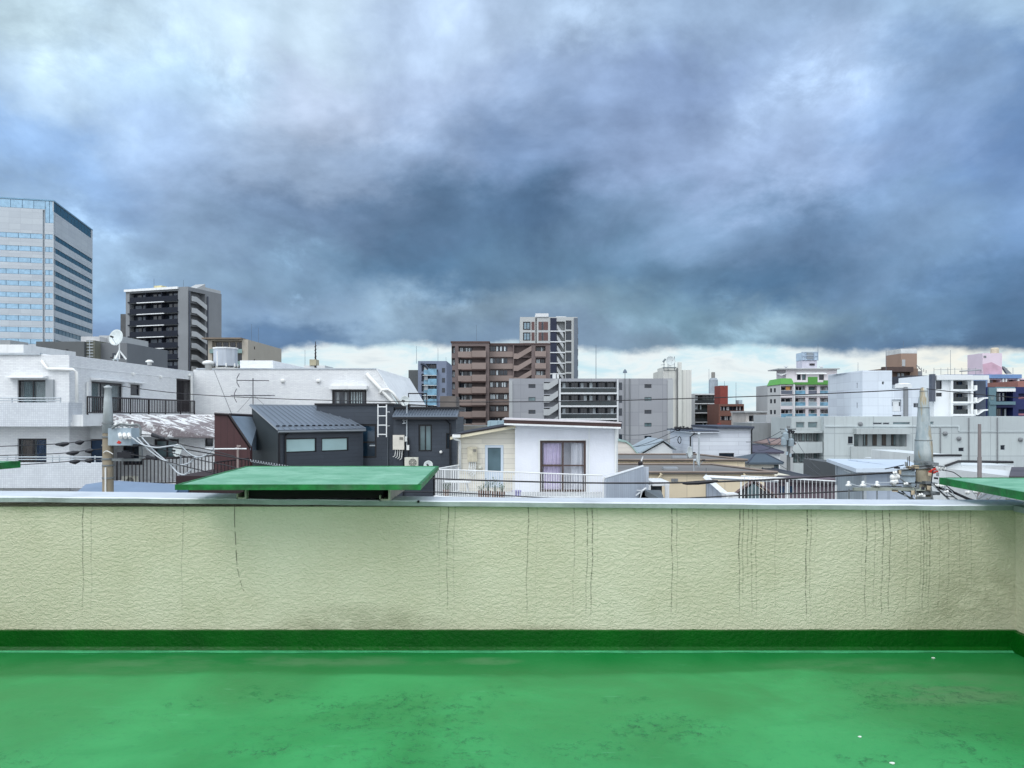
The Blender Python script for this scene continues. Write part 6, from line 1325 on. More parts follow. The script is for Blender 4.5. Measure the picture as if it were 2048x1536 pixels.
for px in (1811.5, 1937, 1994): mb.bar(f.P(f.U(px), GROUND, .1), f.P(f.U(px), Zp(866 if px < 1900 else 835, Yk), .1), .07)
for px, y0 in ((1788, 898), (1880, 856)): mb.bar(f.P(f.U(px), GROUND, .38 if px < 1800 else .1), f.P(f.U(px), Zp(y0, Yk), .38 if px < 1800 else .1), .07)
kb.part('drain_pipe', mb, GC)
for px, py in ((1889.5, 867), (1917, 877), (1720, 848), (2040, 879)): mb = MB(); mb.lathe(f.P(f.U(px), Zp(py, Yk), 0), (0, -1, 0), [(0, .28), (.2, .30), (.4, .1)], 10); kb.part('vent_cap', mb, GC)
# left end with curved balconies
def arc(t, name, px0, px1, y0, y1, Y, mat, bulge=1.2, th=.25, drop=0, n_=14):
    mb = MB(); x0, x1 = X(px0, Y), X(px1, Y)
    P = [(x0+(x1-x0)*i/n_, Y-bulge*math.sin(math.pi*(.12+.88*(i/n_)**.8))+.4*bulge) for i in range(n_+1)]
    for a_, b_ in zip(P, P[1:]): mb.hexa([(a_[0], a_[1], Zp(y1, Y)), (b_[0], b_[1], Zp(y1, Y)), (b_[0], b_[1]+th, Zp(y1, Y)), (a_[0], a_[1]+th, Zp(y1, Y)), (a_[0], a_[1], Zp(y0, Y)), (b_[0], b_[1], Zp(y0, Y)), (b_[0], b_[1]+th, Zp(y0, Y)), (a_[0], a_[1]+th, Zp(y0, Y))])
    return t.part(name, mb, mat)
le = Fr(X(1583, Yk+1), Yk+1); lew = le.U(1648)
win(kb, le, le.U(1592), le.U(1609), Zp(856, Yk), Zp(844, Yk), .2, LGC, GRN, 1, .05); win(kb, le, le.U(1616), le.U(1635), Zp(856, Yk), Zp(844, Yk), .2, LGC, GRN, 1, .05)
for y0, y1 in ((866, 884), (905, 927), (951, 972)):
    le.holes.append((le.U(1584), le.U(1647), Zp(y1, Yk), Zp(y0, Yk), 1.0)); strip_windows(kb, le, le.U(1586), le.U(1646), Zp(y1, Yk)+.05, Zp(y0, Yk)-.1, 1.0, 4, MATS['teal grey glass'], M('concrete reveal', (140, 146, 148), .8), y0, lit=.45, sep=.12)
mb = MB(); facade(mb, le, 0, lew, GROUND, Zp(835, Yk), le.holes); mb.quad(le.P(0, GROUND, -8), le.P(0, GROUND), le.P(0, Zp(835, Yk)), le.P(0, Zp(835, Yk), -8)); mb.quad(le.P(0, Zp(835, Yk)), le.P(lew, Zp(835, Yk)), le.P(lew, Zp(835, Yk), -8), le.P(0, Zp(835, Yk), -8)); kb.part('end_wall', mb, CON2)
arc(kb, 'balcony_parapet', 1580, 1648, 884, 906, Yk-.4, CON2); arc(kb, 'balcony_parapet', 1576, 1648, 926, 952, Yk-.6, CON2); arc(kb, 'balcony_slab', 1581, 1648, 862, 866, Yk-.4, CON2, th=1.2)

# ------------------------------------------------------------------ low houses between
SID = M('white lap siding', (206, 212, 220), .6, .04, .3, .08, 5, pat='siding', pscale=1.6, dirt=.06)
BLR = M('blue black roof', (58, 64, 78), .5, .10, .6, .2, 5)
GRR = M('grey roof sheet', (112, 110, 108), .65, .12, .4, .2, 6, dirt=.3)
sh = simple('white_sided_house', 'tall white lap sided house with dark eaves in front of the red block', 1386, 1503, 866, 62, 9, SID, 'house')
f = sh.f; win(sh, f, f.U(1438), f.U(1468), Zp(914, 62), Zp(906, 62), .12, DFR, GDK, 1, .05); sh.done()
mb = MB(); mb.fb(f, -.25, f.U(1437), sh.zt+.003, sh.zt+.12, -9, .3); mb.fb(f, f.U(1437), f.U(1505), sh.zt+.004, Zp(857, 62), -9, -.0); sh.part('upper_wall', mb, SID)
mb = MB(); mb.fb(f, f.U(1434), f.U(1505)+.05, Zp(857, 62)+.003, Zp(855.5, 62)+.12, -9, .35); mb.fb(f, -.3, f.U(1436), sh.zt+.125, sh.zt+.2, -9, .35); sh.part('eaves', mb, BLR)
mb = MB(); mb.tube([f.P(f.U(1503), Zp(857, 62), .25), f.P(f.U(1502.6), Zp(861, 62), .1), f.P(f.U(1502.6), -9, .1)], .06, 6); mb.tube([f.P(.15, sh.zt, .2), f.P(-.25, sh.zt-.3, .15), f.P(-.25, -6, .15)], .06, 6); sh.part('downpipe', mb, TRM)
def hip(name, label, px0, px1, ye, yr, Y, D, wallm, roofm, ytopw=None, r0=.3, r1=.7, wins=()):
    """house with a hipped roof"""
    t = T(name, label, 'house', (X((px0+px1)/2, Y), Y+D/2, GROUND)); x0, x1 = X(px0, Y), X(px1, Y); ze_, zr__ = Zp(ye, Y), Zp(yr, Y+D/2)
    fr = Fr(x0+.25, Y+.25); W = x1-x0-.5
    for a_, b_, y0, y1 in wins: win(t, fr, fr.U(a_), fr.U(b_), Zp(y1, Y), Zp(y0, Y), .12, DFR, GRN, 2, .05, sill=WP)
    mb = MB(); facade(mb, fr, 0, W, GROUND, ze_-.02, fr.holes)
    for s_ in (0, W): mb.quad(fr.P(s_, GROUND), fr.P(s_, GROUND, -D+.5), fr.P(s_, ze_-.02, -D+.5), fr.P(s_, ze_-.02))
    t.part('wall', mb, wallm)
    A, B_, C_, D_ = (x0, Y, ze_), (x1, Y, ze_), (x1, Y+D, ze_), (x0, Y+D, ze_); R0, R1 = (x0+(x1-x0)*r0, Y+D/2, zr__), (x0+(x1-x0)*r1, Y+D/2, zr__)
    mb = MB(); mb.quad(A, B_, R1, R0); mb.quad(B_, C_, R1); mb.quad(C_, D_, R0, R1); mb.quad(D_, A, R0); lo = lambda p: (p[0], p[1], p[2]-.15)
    for p, q in ((A, B_), (B_, C_), (C_, D_), (D_, A)): mb.quad(lo(p), lo(q), q, p)
    mb.quad(lo(D_), lo(C_), lo(B_), lo(A)); rf = t.part('roof', mb, roofm)
    mb = MB(); mb.bar(R0, R1, .08); mb.bar(A, R0, .06); mb.bar(B_, R1, .06); t.part('ridge', mb, BLR, rf)
    return t
hip('hip_roof_house', 'small house with a blue grey hipped roof left of the leaning wire pole', 1307, 1366, 899, 886, 72, 6, WF, M('blue grey roof', (84, 96, 112), .5, .1, .5, .2, 5), wins=((1316, 1322, 902, 908), (1338, 1348, 903, 908)))
hip('hip_roof_house', 'house with ribbed violet black roof right of the white sided house', 1496, 1568, 904, 889, 66, 7, WF, M('violet black roof', (74, 70, 84), .5, .1, .5, .2, 5, pat='board', pscale=1.2), r0=.12, r1=.72)
hip('hip_roof_house', 'cream house with a dark green grey hipped roof above the beige sheds', 1496, 1567, 925, 907, 54, 5.5, M('cream house wall', (196, 194, 184), .7), M('green grey roof', (70, 82, 92), .5, .1, .5, .2, 5), r0=.55, r1=.85, wins=((1548, 1558, 930, 943),))
hip('hip_roof_house', 'dark roofed house tucked under the concrete flats', 1552, 1662, 962, 935, 50, 9, M('dim wall', (150, 150, 146), .7), M('slate dark roof', (58, 62, 68), .6, .15, .6, .3, 5, pat='siding', pscale=2), r0=.15, r1=.3)
hip('gable_house', 'pinkish brown roofed small house below the green roofed flats', 1540, 1592, 887, 877, 85, 6, LGC, M('dusty brown roof', (126, 108, 104), .7, .1, .5), r0=.25, r1=.8)
simple('low_building', 'grey balconied low building behind the white sided house', 1503, 1560, 846, 110, 9, M('mid concrete', (134, 138, 140), .75, .1, .2, dirt=.3)).done()
b = simple('low_building', 'pale grey small building with narrow twin windows left of the lattice of wires', 1533, 1560, 830, 130, 7, LGC)
for a_ in (1540, 1544): win(b, b.f, b.f.U(a_), b.f.U(a_+2), Zp(860, 130), Zp(848, 130), .2, DFR, GDK, 1, .03)
b.done()
# white vaulted roof and gable near the grey mid-rise foot
vr = T('vaulted_roof_house', 'white house with a curved roof just right of the white stucco house', 'house', (X(1240, 60), 62, GROUND))
mb = MB(); pr = [(1205, 878), (1232, 878), (1252, 881), (1262, 888), (1275, 905), (1283, 912)]
pl = [V(a_, b_, 60) for a_, b_ in pr]
for a_, b_ in zip(pl, pl[1:]): mb.hexa([a_-Vector((0, 0, .15)), b_-Vector((0, 0, .15)), b_+Vector((0, 8, -.15)), a_+Vector((0, 8, -.15)), a_, b_, b_+Vector((0, 8, 0)), a_+Vector((0, 8, 0))])
vr.part('roof', mb, M('sage roof edge', (150, 176, 172), .5)); mb = MB(); mb.slab([Vector((p.x, p.y+.1, p.z-.16)) for p in pl]+[Vector((pl[-1].x, 60.1, GROUND)), Vector((pl[0].x, 60.1, GROUND))], (0, 1, 0), 7); vr.part('wall', mb, M('cream white wall', (214, 208, 200), .7, .05, .4, pat='siding', pscale=1.5))
gh = T('gable_house', 'pale grey gabled roof beside the blue grey hipped house', 'house', (X(1312, 64), 66, GROUND))
A, B_, C_ = V(1285, 908, 64), V(1326, 885, 64), V(1345, 900, 64)
mb = MB(); mb.slab([A, B_, C_, Vector((C_.x, 64, GROUND)), Vector((A.x, 64, GROUND))], (0, 1, 0), 6); gh.part('wall', mb, WF)
mb = MB(); mb.slab([A+Vector((-.3, -.2, 0)), B_+Vector((0, -.2, .15)), B_+Vector((0, 7, .15)), A+Vector((-.3, 7, 0))], (0, 0, 1), .12); mb.slab([B_+Vector((0, -.2, .15)), C_+Vector((.3, -.2, 0)), C_+Vector((.3, 7, 0)), B_+Vector((0, 7, .15))], (0, 0, 1), .12); gh.part('roof', mb, M('pale sheet roof', (150, 162, 170), .5, .1, .5))
# ribbed pale blue screen over the beige roof
ts = simple('corrugated_screen_building', 'pale blue corrugated screen between the brown flats and the white house', 975, 1032, 842, 75, 6, M('pale blue corrugated', (150, 174, 184), .45, .06, .3, .1, 4, pat='board', pscale=2.4)).done()
simple('low_building', 'low glazed strip roof at the foot of the brown flats', 905, 976, 852, 90, 8, M('grey green strip', (104, 104, 98), .6, .2, .5)).done()
# beige flat sheds
BW = M('beige wall panel', (220, 206, 178), .7, .05, .3, .08, 5, pat='panel', pscale=.75, dirt=.10)
def shed(name, label, px0, px1, yf, Yf_, yb, wallm, skew):
    z = Zp(yf, Yf_); Yb2 = (CZ-z)*F/(yb-HY); t = T(name, label, 'flat roofed building', (X((px0+px1)/2, Yf_), Yf_+2, GROUND))
    x0, x1 = X(px0, Yf_), X(px1, Yf_); xb = x1-skew
    mb = MB(); mb.slab([(x0, Yf_, GROUND), (x1, Yf_, GROUND), (xb, Yb2, GROUND), (x0, Yb2, GROUND)], (0, 0, 1), z-.06-GROUND); t.part('wall', mb, wallm)
    mb = MB(); mb.slab([(x0, Yf_-.15, z-.05), (x1+.12, Yf_-.15, z-.05), (xb+.12, Yb2, z-.05), (x0, Yb2, z-.05)], (0, 0, 1), .05); rf = t.part('flat_roof', mb, GRR)
    mb = MB(); e = .16; zz = z+.003
    for p, q in (((x0, Yf_-.15), (x1+.12, Yf_-.15)), ((x1+.12, Yf_-.15), (xb+.12, Yb2)), ((xb+.12, Yb2), (x0, Yb2))):
        mb.bar((p[0], p[1], zz+.05), (q[0], q[1], zz+.05), .06, seg=4)
    t.part('roof_edge', mb, M('taupe edge', (128, 116, 108), .6), rf); return t, z, Yb2
s2, z_, yb_ = shed('flat_roofed_building', 'rear beige flat roofed building with grey roof, behind its nearer twin', 1226, 1490, 921, 47, 910, BW, 1.6)
s1, z1_, yb1 = shed('flat_roofed_building', 'near beige panelled flat roofed building right of the terrace screen', 1226, 1549, 946, 40, 930, BW, 1.8)
for px, py, t_, Yq in ((1358, 914, s2, 49.5), (1340, 935, s1, 42.5)):
    mb = MB(); mb.box(X(px-14, Yq), X(px+14, Yq), Yq-.3, Yq+.3, (z_ if t_ is s2 else z1_)+.01, (z_ if t_ is s2 else z1_)+.14); t_.part('roof_light', mb, M('roof light grey', (150, 156, 162), .4))
for px, py in ((1320, 952), (1487, 953)):
    mb = MB(); mb.tube([V(px, py-5, 39.85), V(px+3, py-3, 39.8), V(px-1, py+2, 39.8), V(px-4, py+5, 39.85)], .07, 6); s1.part('vent_pipe', mb, M('beige pipe', (196, 184, 158), .6))
for px in (1297, 1343, 1350): mb = MB(); mb.box(X(px, 39.9), X(px+6, 39.9), 39.92, 39.98, Zp(963, 40), Zp(957, 40)); s1.part('grille', mb, GC)
mb = MB(); mb.bar(V(1412.5, 1000, 39.85), V(1412.5, 935, 39.85), .03); s1.part('downpipe', mb, GC)
mb = MB(); mb.box(X(1547, 41), X(1582, 41), 41, 44, GROUND, Zp(951, 41)); s1.part('cream_annex', mb, M('cream annex', (206, 200, 182), .7, .06, .4))
dish('satellite_dish', 'edge-on white dish standing on the near beige roof', V(1393, 920, 41), .40, (.95, -.35, .1), .62)
dish('satellite_dish', 'white dish on the rear beige roof by the white sided house', V(1377, 905, 50), .42, (.8, -.6, .1), .45)
ms = T('roof_mast', 'pale steel pole standing on the near beige roof', 'mast', V(1398, 945, 42)); mb = MB(); mb.bar(V(1398, 932, 42), V(1398, 872, 42), .055, seg=8); mb.lathe(V(1398, 872, 42), (0, 0, 1), [(0, .06), (.12, .09), (.2, .02)], 8); ms.part('pole', mb, ALU)
fl = T('bracket_lamp', 'white floodlight arm on a dark base on the terrace screen corner', 'floodlight', V(1281, 930, 27)); mb = MB(); mb.lathe(V(1281, 931, 26.8), (0, 0, 1), [(0, .08), (.1, .09), (.16, .04)], 8); fl.part('base', mb, BLK); mb = MB(); mb.bar(V(1281, 927, 26.8), V(1286, 913, 26.8), .03, .02); fl.part('arm', mb, WP)

# ------------------------------------------------------------------ things just over the parapet on the right
# grey outside stair and white hood
os_ = T('outside_stair', 'grey steel stair with white hood rail between the terrace screen and the beige wall', 'stair', (X(1315, 27), 27, GROUND))
mb = MB(); mb.slab([V(1268, 999, 26), V(1290, 980, 26), V(1322, 980, 29), V(1330, 1003, 26)], (0, 0, -1), .2); os_.part('landing', mb, M('stair grey', (98, 106, 110), .7))
mb = MB(); mb.box(X(1303, 29), X(1337, 29), 28.8, 30.5, Zp(971, 29), Zp(963, 29)); os_.part('hood', mb, WP)
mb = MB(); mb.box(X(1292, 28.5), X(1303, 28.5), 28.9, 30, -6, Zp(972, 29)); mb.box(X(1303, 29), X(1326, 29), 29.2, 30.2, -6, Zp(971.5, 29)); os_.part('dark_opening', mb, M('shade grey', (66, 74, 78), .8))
mb = MB(); mb.bar(V(1334, 1010, 28.7), V(1334, 968, 28.7), .09); mb.bar(V(1299, 1010, 28.7), V(1299, 970, 28.7), .05); os_.part('post', mb, WP)
mb = MB(); mb.bar(V(1262, 998, 25.5), V(1292, 976, 25.9), .03); mb.bar(V(1267, 981, 25.7), V(1286, 981, 25.7), .02); mb.bar(V(1278, 1004, 25.7), V(1284, 982, 25.7), .025); os_.part('hand_rail', mb, WP)
# blue white wall with white coping and the wavy roofed brown house behind a railing
bw_ = T('coped_wall', 'pale blue wall end with a raking white coping right of the beige wall', 'wall', (X(1440, 25), 25, GROUND))
A, B_ = V(1416, 957, 26.5), V(1453, 999, 24)
mb = MB(); mb.slab([(A.x, A.y, GROUND), (B_.x+.3, B_.y, GROUND), B_+Vector((.3, 0, -.3)), A], (0, 1, 0), .2); bw_.part('wall', mb, SCM)
mb = MB(); mb.bar(A+Vector((-.1, -.1, .05)), B_+Vector((.1, -.1, .05)), .11, seg=4); mb.bar(A+Vector((-.1, 0, .05)), V(1556, 960, 26.5)+Vector((0, 0, -.02)), .07, seg=4); mb.box(X(1450, 24), X(1475, 24), 23.9, 24.4, Zp(1001, 24), Zp(987, 24)); bw_.part('coping', mb, WP)
gh2 = T('brown_gable_house', 'dark brown gabled house behind the white railing, glass gable window', 'house', (X(1502, 29), 31, GROUND))
mb = MB(); pk_ = V(1507, 964, 29); a_, b_ = V(1468, 994, 29), V(1552, 1001, 29)
mb.slab([(a_.x, 29, GROUND), (b_.x, 29, GROUND), b_, pk_, a_], (0, 1, 0), .5); gh2.part('wall', mb, M('dark slate brown', (62, 62, 64), .7, .1, .5, .1, 8))
mb = MB(); mb.bar(a_+Vector((-.2, -.05, -.02)), pk_+Vector((0, -.05, .06)), .06, seg=4); mb.bar(pk_+Vector((0, -.05, .06)), b_+Vector((.2, -.05, 0)), .06, seg=4); gh2.part('barge_board', mb, M('brown barge', (92, 76, 74), .6))
mb = MB(); mb.slab([V(1494, 1005, 28.95), V(1518, 1005, 28.95), V(1518, 975, 28.95), V(1506, 968, 28.95), V(1494, 978, 28.95)], (0, -1, 0), .03); gh2.part('gable_window', mb, GRN)
bk_ = T('brick_terrace_house', 'violet brown house behind the right hand white railing with small blue panes', 'house', (X(1610, 31), 33, GROUND)); mb = MB(); mb.box(X(1548, 31), X(1675, 31), 31, 32.2, GROUND, Zp(958, 31)); bk_.part('wall', mb, M('violet brown tile', (104, 92, 100), .75, .15, .8, .2, 8, pat='siding', pscale=1.2, dirt=.3))
mb = MB(); mb.slab([V(1545, 963, 30.7), V(1680, 968, 30.7), V(1680, 957, 33), V(1556, 955, 33)], (0, 0, 1), .1); bk_.part('roof', mb, M('old dark tile', (70, 68, 72), .8, .2, 1.5, .6, 9, pat='siding', pscale=1.2))
for px in (1560, 1576): mb = MB(); mb.box(X(px, 30.95), X(px+9, 30.95), 30.94, 30.98, Zp(985, 31), Zp(972, 31)); bk_.part('window', mb, GBL)
wr = T('terrace_railing', 'white steel railing running just over the parapet towards the grey shed', 'railing', (X(1590, 21.5), 21.5, GROUND))
Yr = 21.5
rail(wr, (X(1482, 22.6), 22.6), (X(1672, Yr), Yr), (Zp(956, 22.6), Zp(966.5, Yr)), (Zp(1003, 22.6), Zp(1003, Yr)), WP, sp=.105, rb=.009, rt=.03, post=1.35, mid=.13, name='top_rail')
mb = MB(); mb.box(X(1480, 22), X(1680, 22), 21.4, 23.2, GROUND, Zp(1006, 22)); wr.part('base_wall', mb, WF)
# grey-white shed
sd_ = T('rooftop_shed', 'pale steel shed with a flat white roof left of the steel topped pole', 'shed', (X(1750, 20), 21, GROUND))
Ys = 19.0
SHM = M('pale blue shed panel', (178, 190, 204), .5, .05, .6, .12, 6, pat='board', pscale=2.0, dirt=.12)
xa, xb_ = X(1728, Ys), X(1838, Ys); za = Zp(938, Ys)
mb = MB(); mb.quad((xa, Ys, -6), (xb_, Ys, -6), (xb_, Ys, za), (xa, Ys, za)); mb.quad((xb_, Ys, -6), (xb_, 23, -6), (xb_, 23, za), (xb_, Ys, za)); sd_.part('wall', mb, SHM)
xl, Yl_ = X(1672, 23.5), 23.5
mb = MB(); mb.quad((xl, Yl_, -6), (xa, Ys, -6), (xa, Ys, za), (xl, Yl_, Zp(927, Yl_))); sd_.part('side_wall', mb, M('shaded shed side', (150, 160, 166), .55, .07, .6, pat='board', pscale=1.5))  # side wall is a darker grey copy, its shade put into the colour
zt4 = [V(1653, 917.5, 24.2), V(1712, 937, 18.7), V(1846, 935, 18.7), V(1812, 919, 24.2)]
mb = MB(); mb.slab(zt4, (0, 0, -1), .10); sd_.part('roof', mb, M('shed roof white', (196, 208, 220), .4, .05, .6, dirt=.15))
mb = MB(); mb.bar((X(1674, 23.3), 23.3, -6), V(1674, 926, 23.3), .05, seg=4); mb.bar((X(1729, 18.95), 18.95, -6), V(1729, 938, 18.95), .05, seg=4); sd_.part('corner_post', mb, ALU)
mb = MB(); mb.bar(V(1673, 925, 23.2), V(1700, 937, 20.9), .015); mb.bar(V(1680, 938, 22.9), V(1701, 945, 20.9), .015); sd_.part('louvre', mb, WP)
# lower right white house pieces
lw_h = simple('white_house', 'low white house with a thin dark stepped roofline right of the steel topped pole', 1862, 2028, 931, 42, 8, M('low white wall', (204, 210, 212), .6, .05, .4, dirt=.2), 'house')
f = lw_h.f
for a_ in (1944, 1969): win(lw_h, f, f.U(a_), f.U(a_+11), Zp(944.5, 42), Zp(939, 42), .1, ALU, GRN, 1, .03)
lw_h.done()
mb = MB(); mb.fb(f, 0, f.U(1922), lw_h.zt+.003, Zp(911, 42), -7, -.0); lw_h.part('upper_wall', mb, lw_h.mat)
mb = MB(); mb.tube([f.P(f.U(1888), Zp(932, 42), .1), f.P(f.U(1915), Zp(922.5, 42), .1), f.P(f.U(2024), Zp(924, 42), .1)], .07, 4); mb.bar(f.P(0, Zp(910.5, 42), .05), f.P(f.U(1922), Zp(910.5, 42), .05), .06, seg=4); lw_h.part('roof_trim', mb, TRM)
dr = T('tiled_roof_house', 'dark tiled roof corner at the right edge above the canopy', 'house', (X(2050, 38), 40, GROUND)); mb = MB(); mb.slab([V(2018, 952, 36), V(2120, 952, 36), V(2120, 934, 40), V(2023, 934, 40)], (0, 0, -1), .12); dr.part('roof', mb, M('dark tile roof', (80, 76, 82), .6, .1, 1, .4, 9, pat='siding', pscale=1.4)); mb = MB(); mb.box(X(2026, 36.4), X(2120, 36.4), 36.5, 42, GROUND, Zp(953, 36.5)); dr.part('wall', mb, WF)
rr2 = T('ribbed_roof_house', 'grey ribbed roof seen under the right hand canopy', 'house', (X(2000, 14), 15, GROUND)); mb = MB(); A, B_, C_, D_ = V(1955, 1004, 10.5), V(2110, 1010, 10.5), V(2110, 966, 14.5), V(2010, 966, 14.5); mb.slab([A, B_, C_, D_], (0, 0, 1), .04); rf = rr2.part('roof', mb, M('grey ribbed roof', (120, 124, 124), .5, .1, 1)); mb = MB()
for i in range(9): mb.bar(A.lerp(B_, i/8)+Vector((0, 0, .05)), D_.lerp(C_, i/8)+Vector((0, 0, .05)), .018, seg=4)
rr2.part('roof_seams', mb, MATS['grey ribbed roof'], rf); mb = MB(); mb.slab([(A.x+.2, 10.7, GROUND), (B_.x, 10.7, GROUND), (C_.x, 14.4, GROUND), (D_.x+.2, 14.4, GROUND)], (0, 0, 1), A.z-.1-GROUND); rr2.part('wall', mb, LGC)

# ------------------------------------------------------------------ poles, switchgear and wires
CP = M('pole concrete', (124, 116, 100), .85, .12, 2.2, .3, 25, dirt=.35)
SL_ = M('pale sleeve', (168, 176, 178), .45, .12, 3, .15, 15, dirt=.45)
def galv():
    m, n, b = base_mat('rusty galvanised sleeve'); co = n.n('ShaderNodeTexCoord').outputs['Object']
    f_ = n.noise(n.scale(co, (1, 1, .35)), 5, 6, .7).outputs['Fac']; g = n.noise(n.scale(co, (3, 3, .5)), 2.4, 6, .7, .6).outputs['Fac']
    c = n.mix(n.ss(f_, .3, .7), lin((130, 146, 152)), lin((176, 184, 184))); c = n.mix(n.m('MULTIPLY', n.ss(g, .54, .62), .8), c, lin((150, 136, 104)))
    c = n.mix(n.m('MULTIPLY', n.ss(g, .63, .69), .85), c, lin((104, 70, 48)))
    n.l(c, b.inputs['Base Color']); b.inputs['Roughness'].default_value = .42; b.inputs['Metallic'].default_value = .25
    return m
GV = galv(); IW = M('insulator white', (222, 224, 222), .25, .05, 3); GBX = M('switch box paint', (160, 176, 186), .45, .10, 3, .1, 10, dirt=.35)
RED = M('tag red', (196, 52, 40), .5); CB = M('black cable', (22, 24, 32), .5); CW = M('grey white cable', (176, 184, 190), .5); STL = M('steel fitting', (120, 126, 128), .5, .15, 8, dirt=.4, metal=.3)
Yp1 = 20.0
lp = T('utility_pole', 'brown concrete utility pole with a pale sleeve and switch box, on the left', 'utility pole', (X(216, Yp1), Yp1, GROUND), 'utility poles')
xp = X(216, Yp1)
mb = MB(); mb.lathe((xp, Yp1, GROUND), (0, 0, 1), [(0, .18), (Zp(864, Yp1)-GROUND, .132)], 20); shaft = lp.part('shaft', mb, CP, smooth=True)
mb = MB(); mb.lathe((xp, Yp1, Zp(866, Yp1)), (0, 0, 1), [(0, .140), (.9, .10), (1.18, .078), (1.19, .10), (1.24, .10), (1.27, .03)], 20); lp.part('sleeve', mb, SL_, smooth=True)
for py in (848, 875, 919, 932, 957): mb = MB(); mb.lathe((xp, Yp1, Zp(py, Yp1)), (0, 0, 1), [(0, .148), (.04, .148)], 20); lp.part('band', mb, STL)
mb = MB(); mb.box(X(226, Yp1), X(272, Yp1), Yp1-.25, Yp1+.2, Zp(890, Yp1), Zp(856, Yp1)); bx_ = lp.part('switch_box', mb, GBX)
mb = MB()
for i in range(4): xx = X(232+11*i, Yp1); mb.lathe((xx, Yp1, Zp(856, Yp1)), (0, 0, 1), [(0, .05), (.04, .035), (.08, .05), (.12, .035), (.17, .02)], 10)
lp.part('bushing', mb, IW, bx_)
mb = MB()
for i in range(3): xx = X(250+9*i, Yp1); mb.bar((xx, Yp1-.26, Zp(868, Yp1)), (xx+.12, Yp1-.45, Zp(874, Yp1)), .055, .045, seg=10)
lp.part('cable_socket', mb, IW, bx_)
mb = MB(); mb.slab([V(233, 886, Yp1-.26), V(237, 881, Yp1-.26), V(243, 884, Yp1-.26), V(240, 888, Yp1-.26)], (0, -1, 0), .006); lp.part('red_marking', mb, RED, bx_)
mb = MB(); mb.tube(thru([V(224, 857, Yp1-.3), V(240, 848, Yp1-.3), V(262, 850, Yp1-.3), V(275, 849, Yp1-.3), V(281, 858, Yp1-.3), V(281, 872, Yp1-.3)], 5), .03, 6); lp.part('conduit', mb, STL)
for py in (851, 890, 918): mb = MB(); mb.box(X(205, Yp1), X(283 if py > 900 else 276, Yp1), Yp1-.06, Yp1+.0, Zp(py+(2 if py < 900 else 4), Yp1), Zp(py-(1 if py < 900 else 1), Yp1)); lp.part('cross_arm', mb, STL)
mb = MB(); mb.bar(V(282, 918, Yp1), V(281, 874, Yp1), .05, seg=4); lp.part('cross_arm', mb, STL)
for px in (247, 256, 265): mb = MB(); mb.box(X(px-5, Yp1), X(px+4, Yp1), Yp1-.2, Yp1-.05, Zp(915, Yp1), Zp(901+abs(px-256)*.3, Yp1)); lp.part('fuse_holder', mb, CB)
mb = MB(); mb.tube(thru([V(207, 905, Yp1-.15), V(214, 902, Yp1-.2), V(226, 908, Yp1-.2)], 5), .012, 5); mb.bar(V(211, 990, Yp1-.15), V(211, 935, Yp1-.15), .02); lp.part('earth_wire', mb, PVC)
mb = MB()
for py in (772, 790, 815, 940, 957): mb.bar(V(207, py, Yp1), V(204, py, Yp1-.02), .012)
mb.lathe(V(208, 945, Yp1-.05), (0, 0, 1), [(0, .04), (.15, .05), (.3, .03)], 8); lp.part('step_bolt', mb, STL)

Yp2 = 13.0
rp = T('utility_pole', 'concrete utility pole topped by a tall bulging rusty steel sleeve, on the right', 'utility pole', (X(1848, Yp2), Yp2, GROUND), 'utility poles')
xp = X(1847, Yp2); s_ = Yp2/F
mb = MB(); mb.lathe((xp, Yp2, GROUND), (0, 0, 1), [(0, .17), (Zp(934, Yp2)-GROUND, 14*s_)], 20); rp.part('shaft', mb, M('pole concrete warm', (158, 152, 134), .8, .12, 3, .2, 25, dirt=.4), smooth=True)
mb = MB(); pts_ = [(936, 17), (905, 16.8), (885, 16), (872, 14), (850, 12.3), (820, 10.6), (796, 9), (792, 7.6), (783, 7), (777, 6), (774.5, 3)]
z0 = Zp(936, Yp2); mb.lathe((xp, Yp2, z0), (0, 0, 1), [(Zp(y_, Yp2)-z0, r_*s_) for y_, r_ in pts_], 28); rp.part('sleeve', mb, GV, smooth=True)
for py in (783, 816, 881, 925, 934, 967, 988): mb = MB(); rr_ = {783: 7.4, 816: 11, 881: 16.2}.get(py, 17.6 if py < 950 else 15.4)*s_; mb.lathe((xp, Yp2, Zp(py, Yp2)), (0, 0, 1), [(0, rr_), (.012 if py < 900 else .035, rr_)], 24); rp.part('band', mb, STL)
def ins(t, c, d, n_=3, r=.045, L=.13, mat=None, parent=None):
    mb = MB(); prof = []
    for k in range(n_): a_ = L*k/n_; prof += [(a_, r*.55), (a_+L/n_*.25, r), (a_+L/n_*.6, r*.8), (a_+L/n_*.9, r*.5)]
    mb.lathe(c, d, prof, 14); return t.part('insulator', mb, mat or IW, parent, smooth=True)
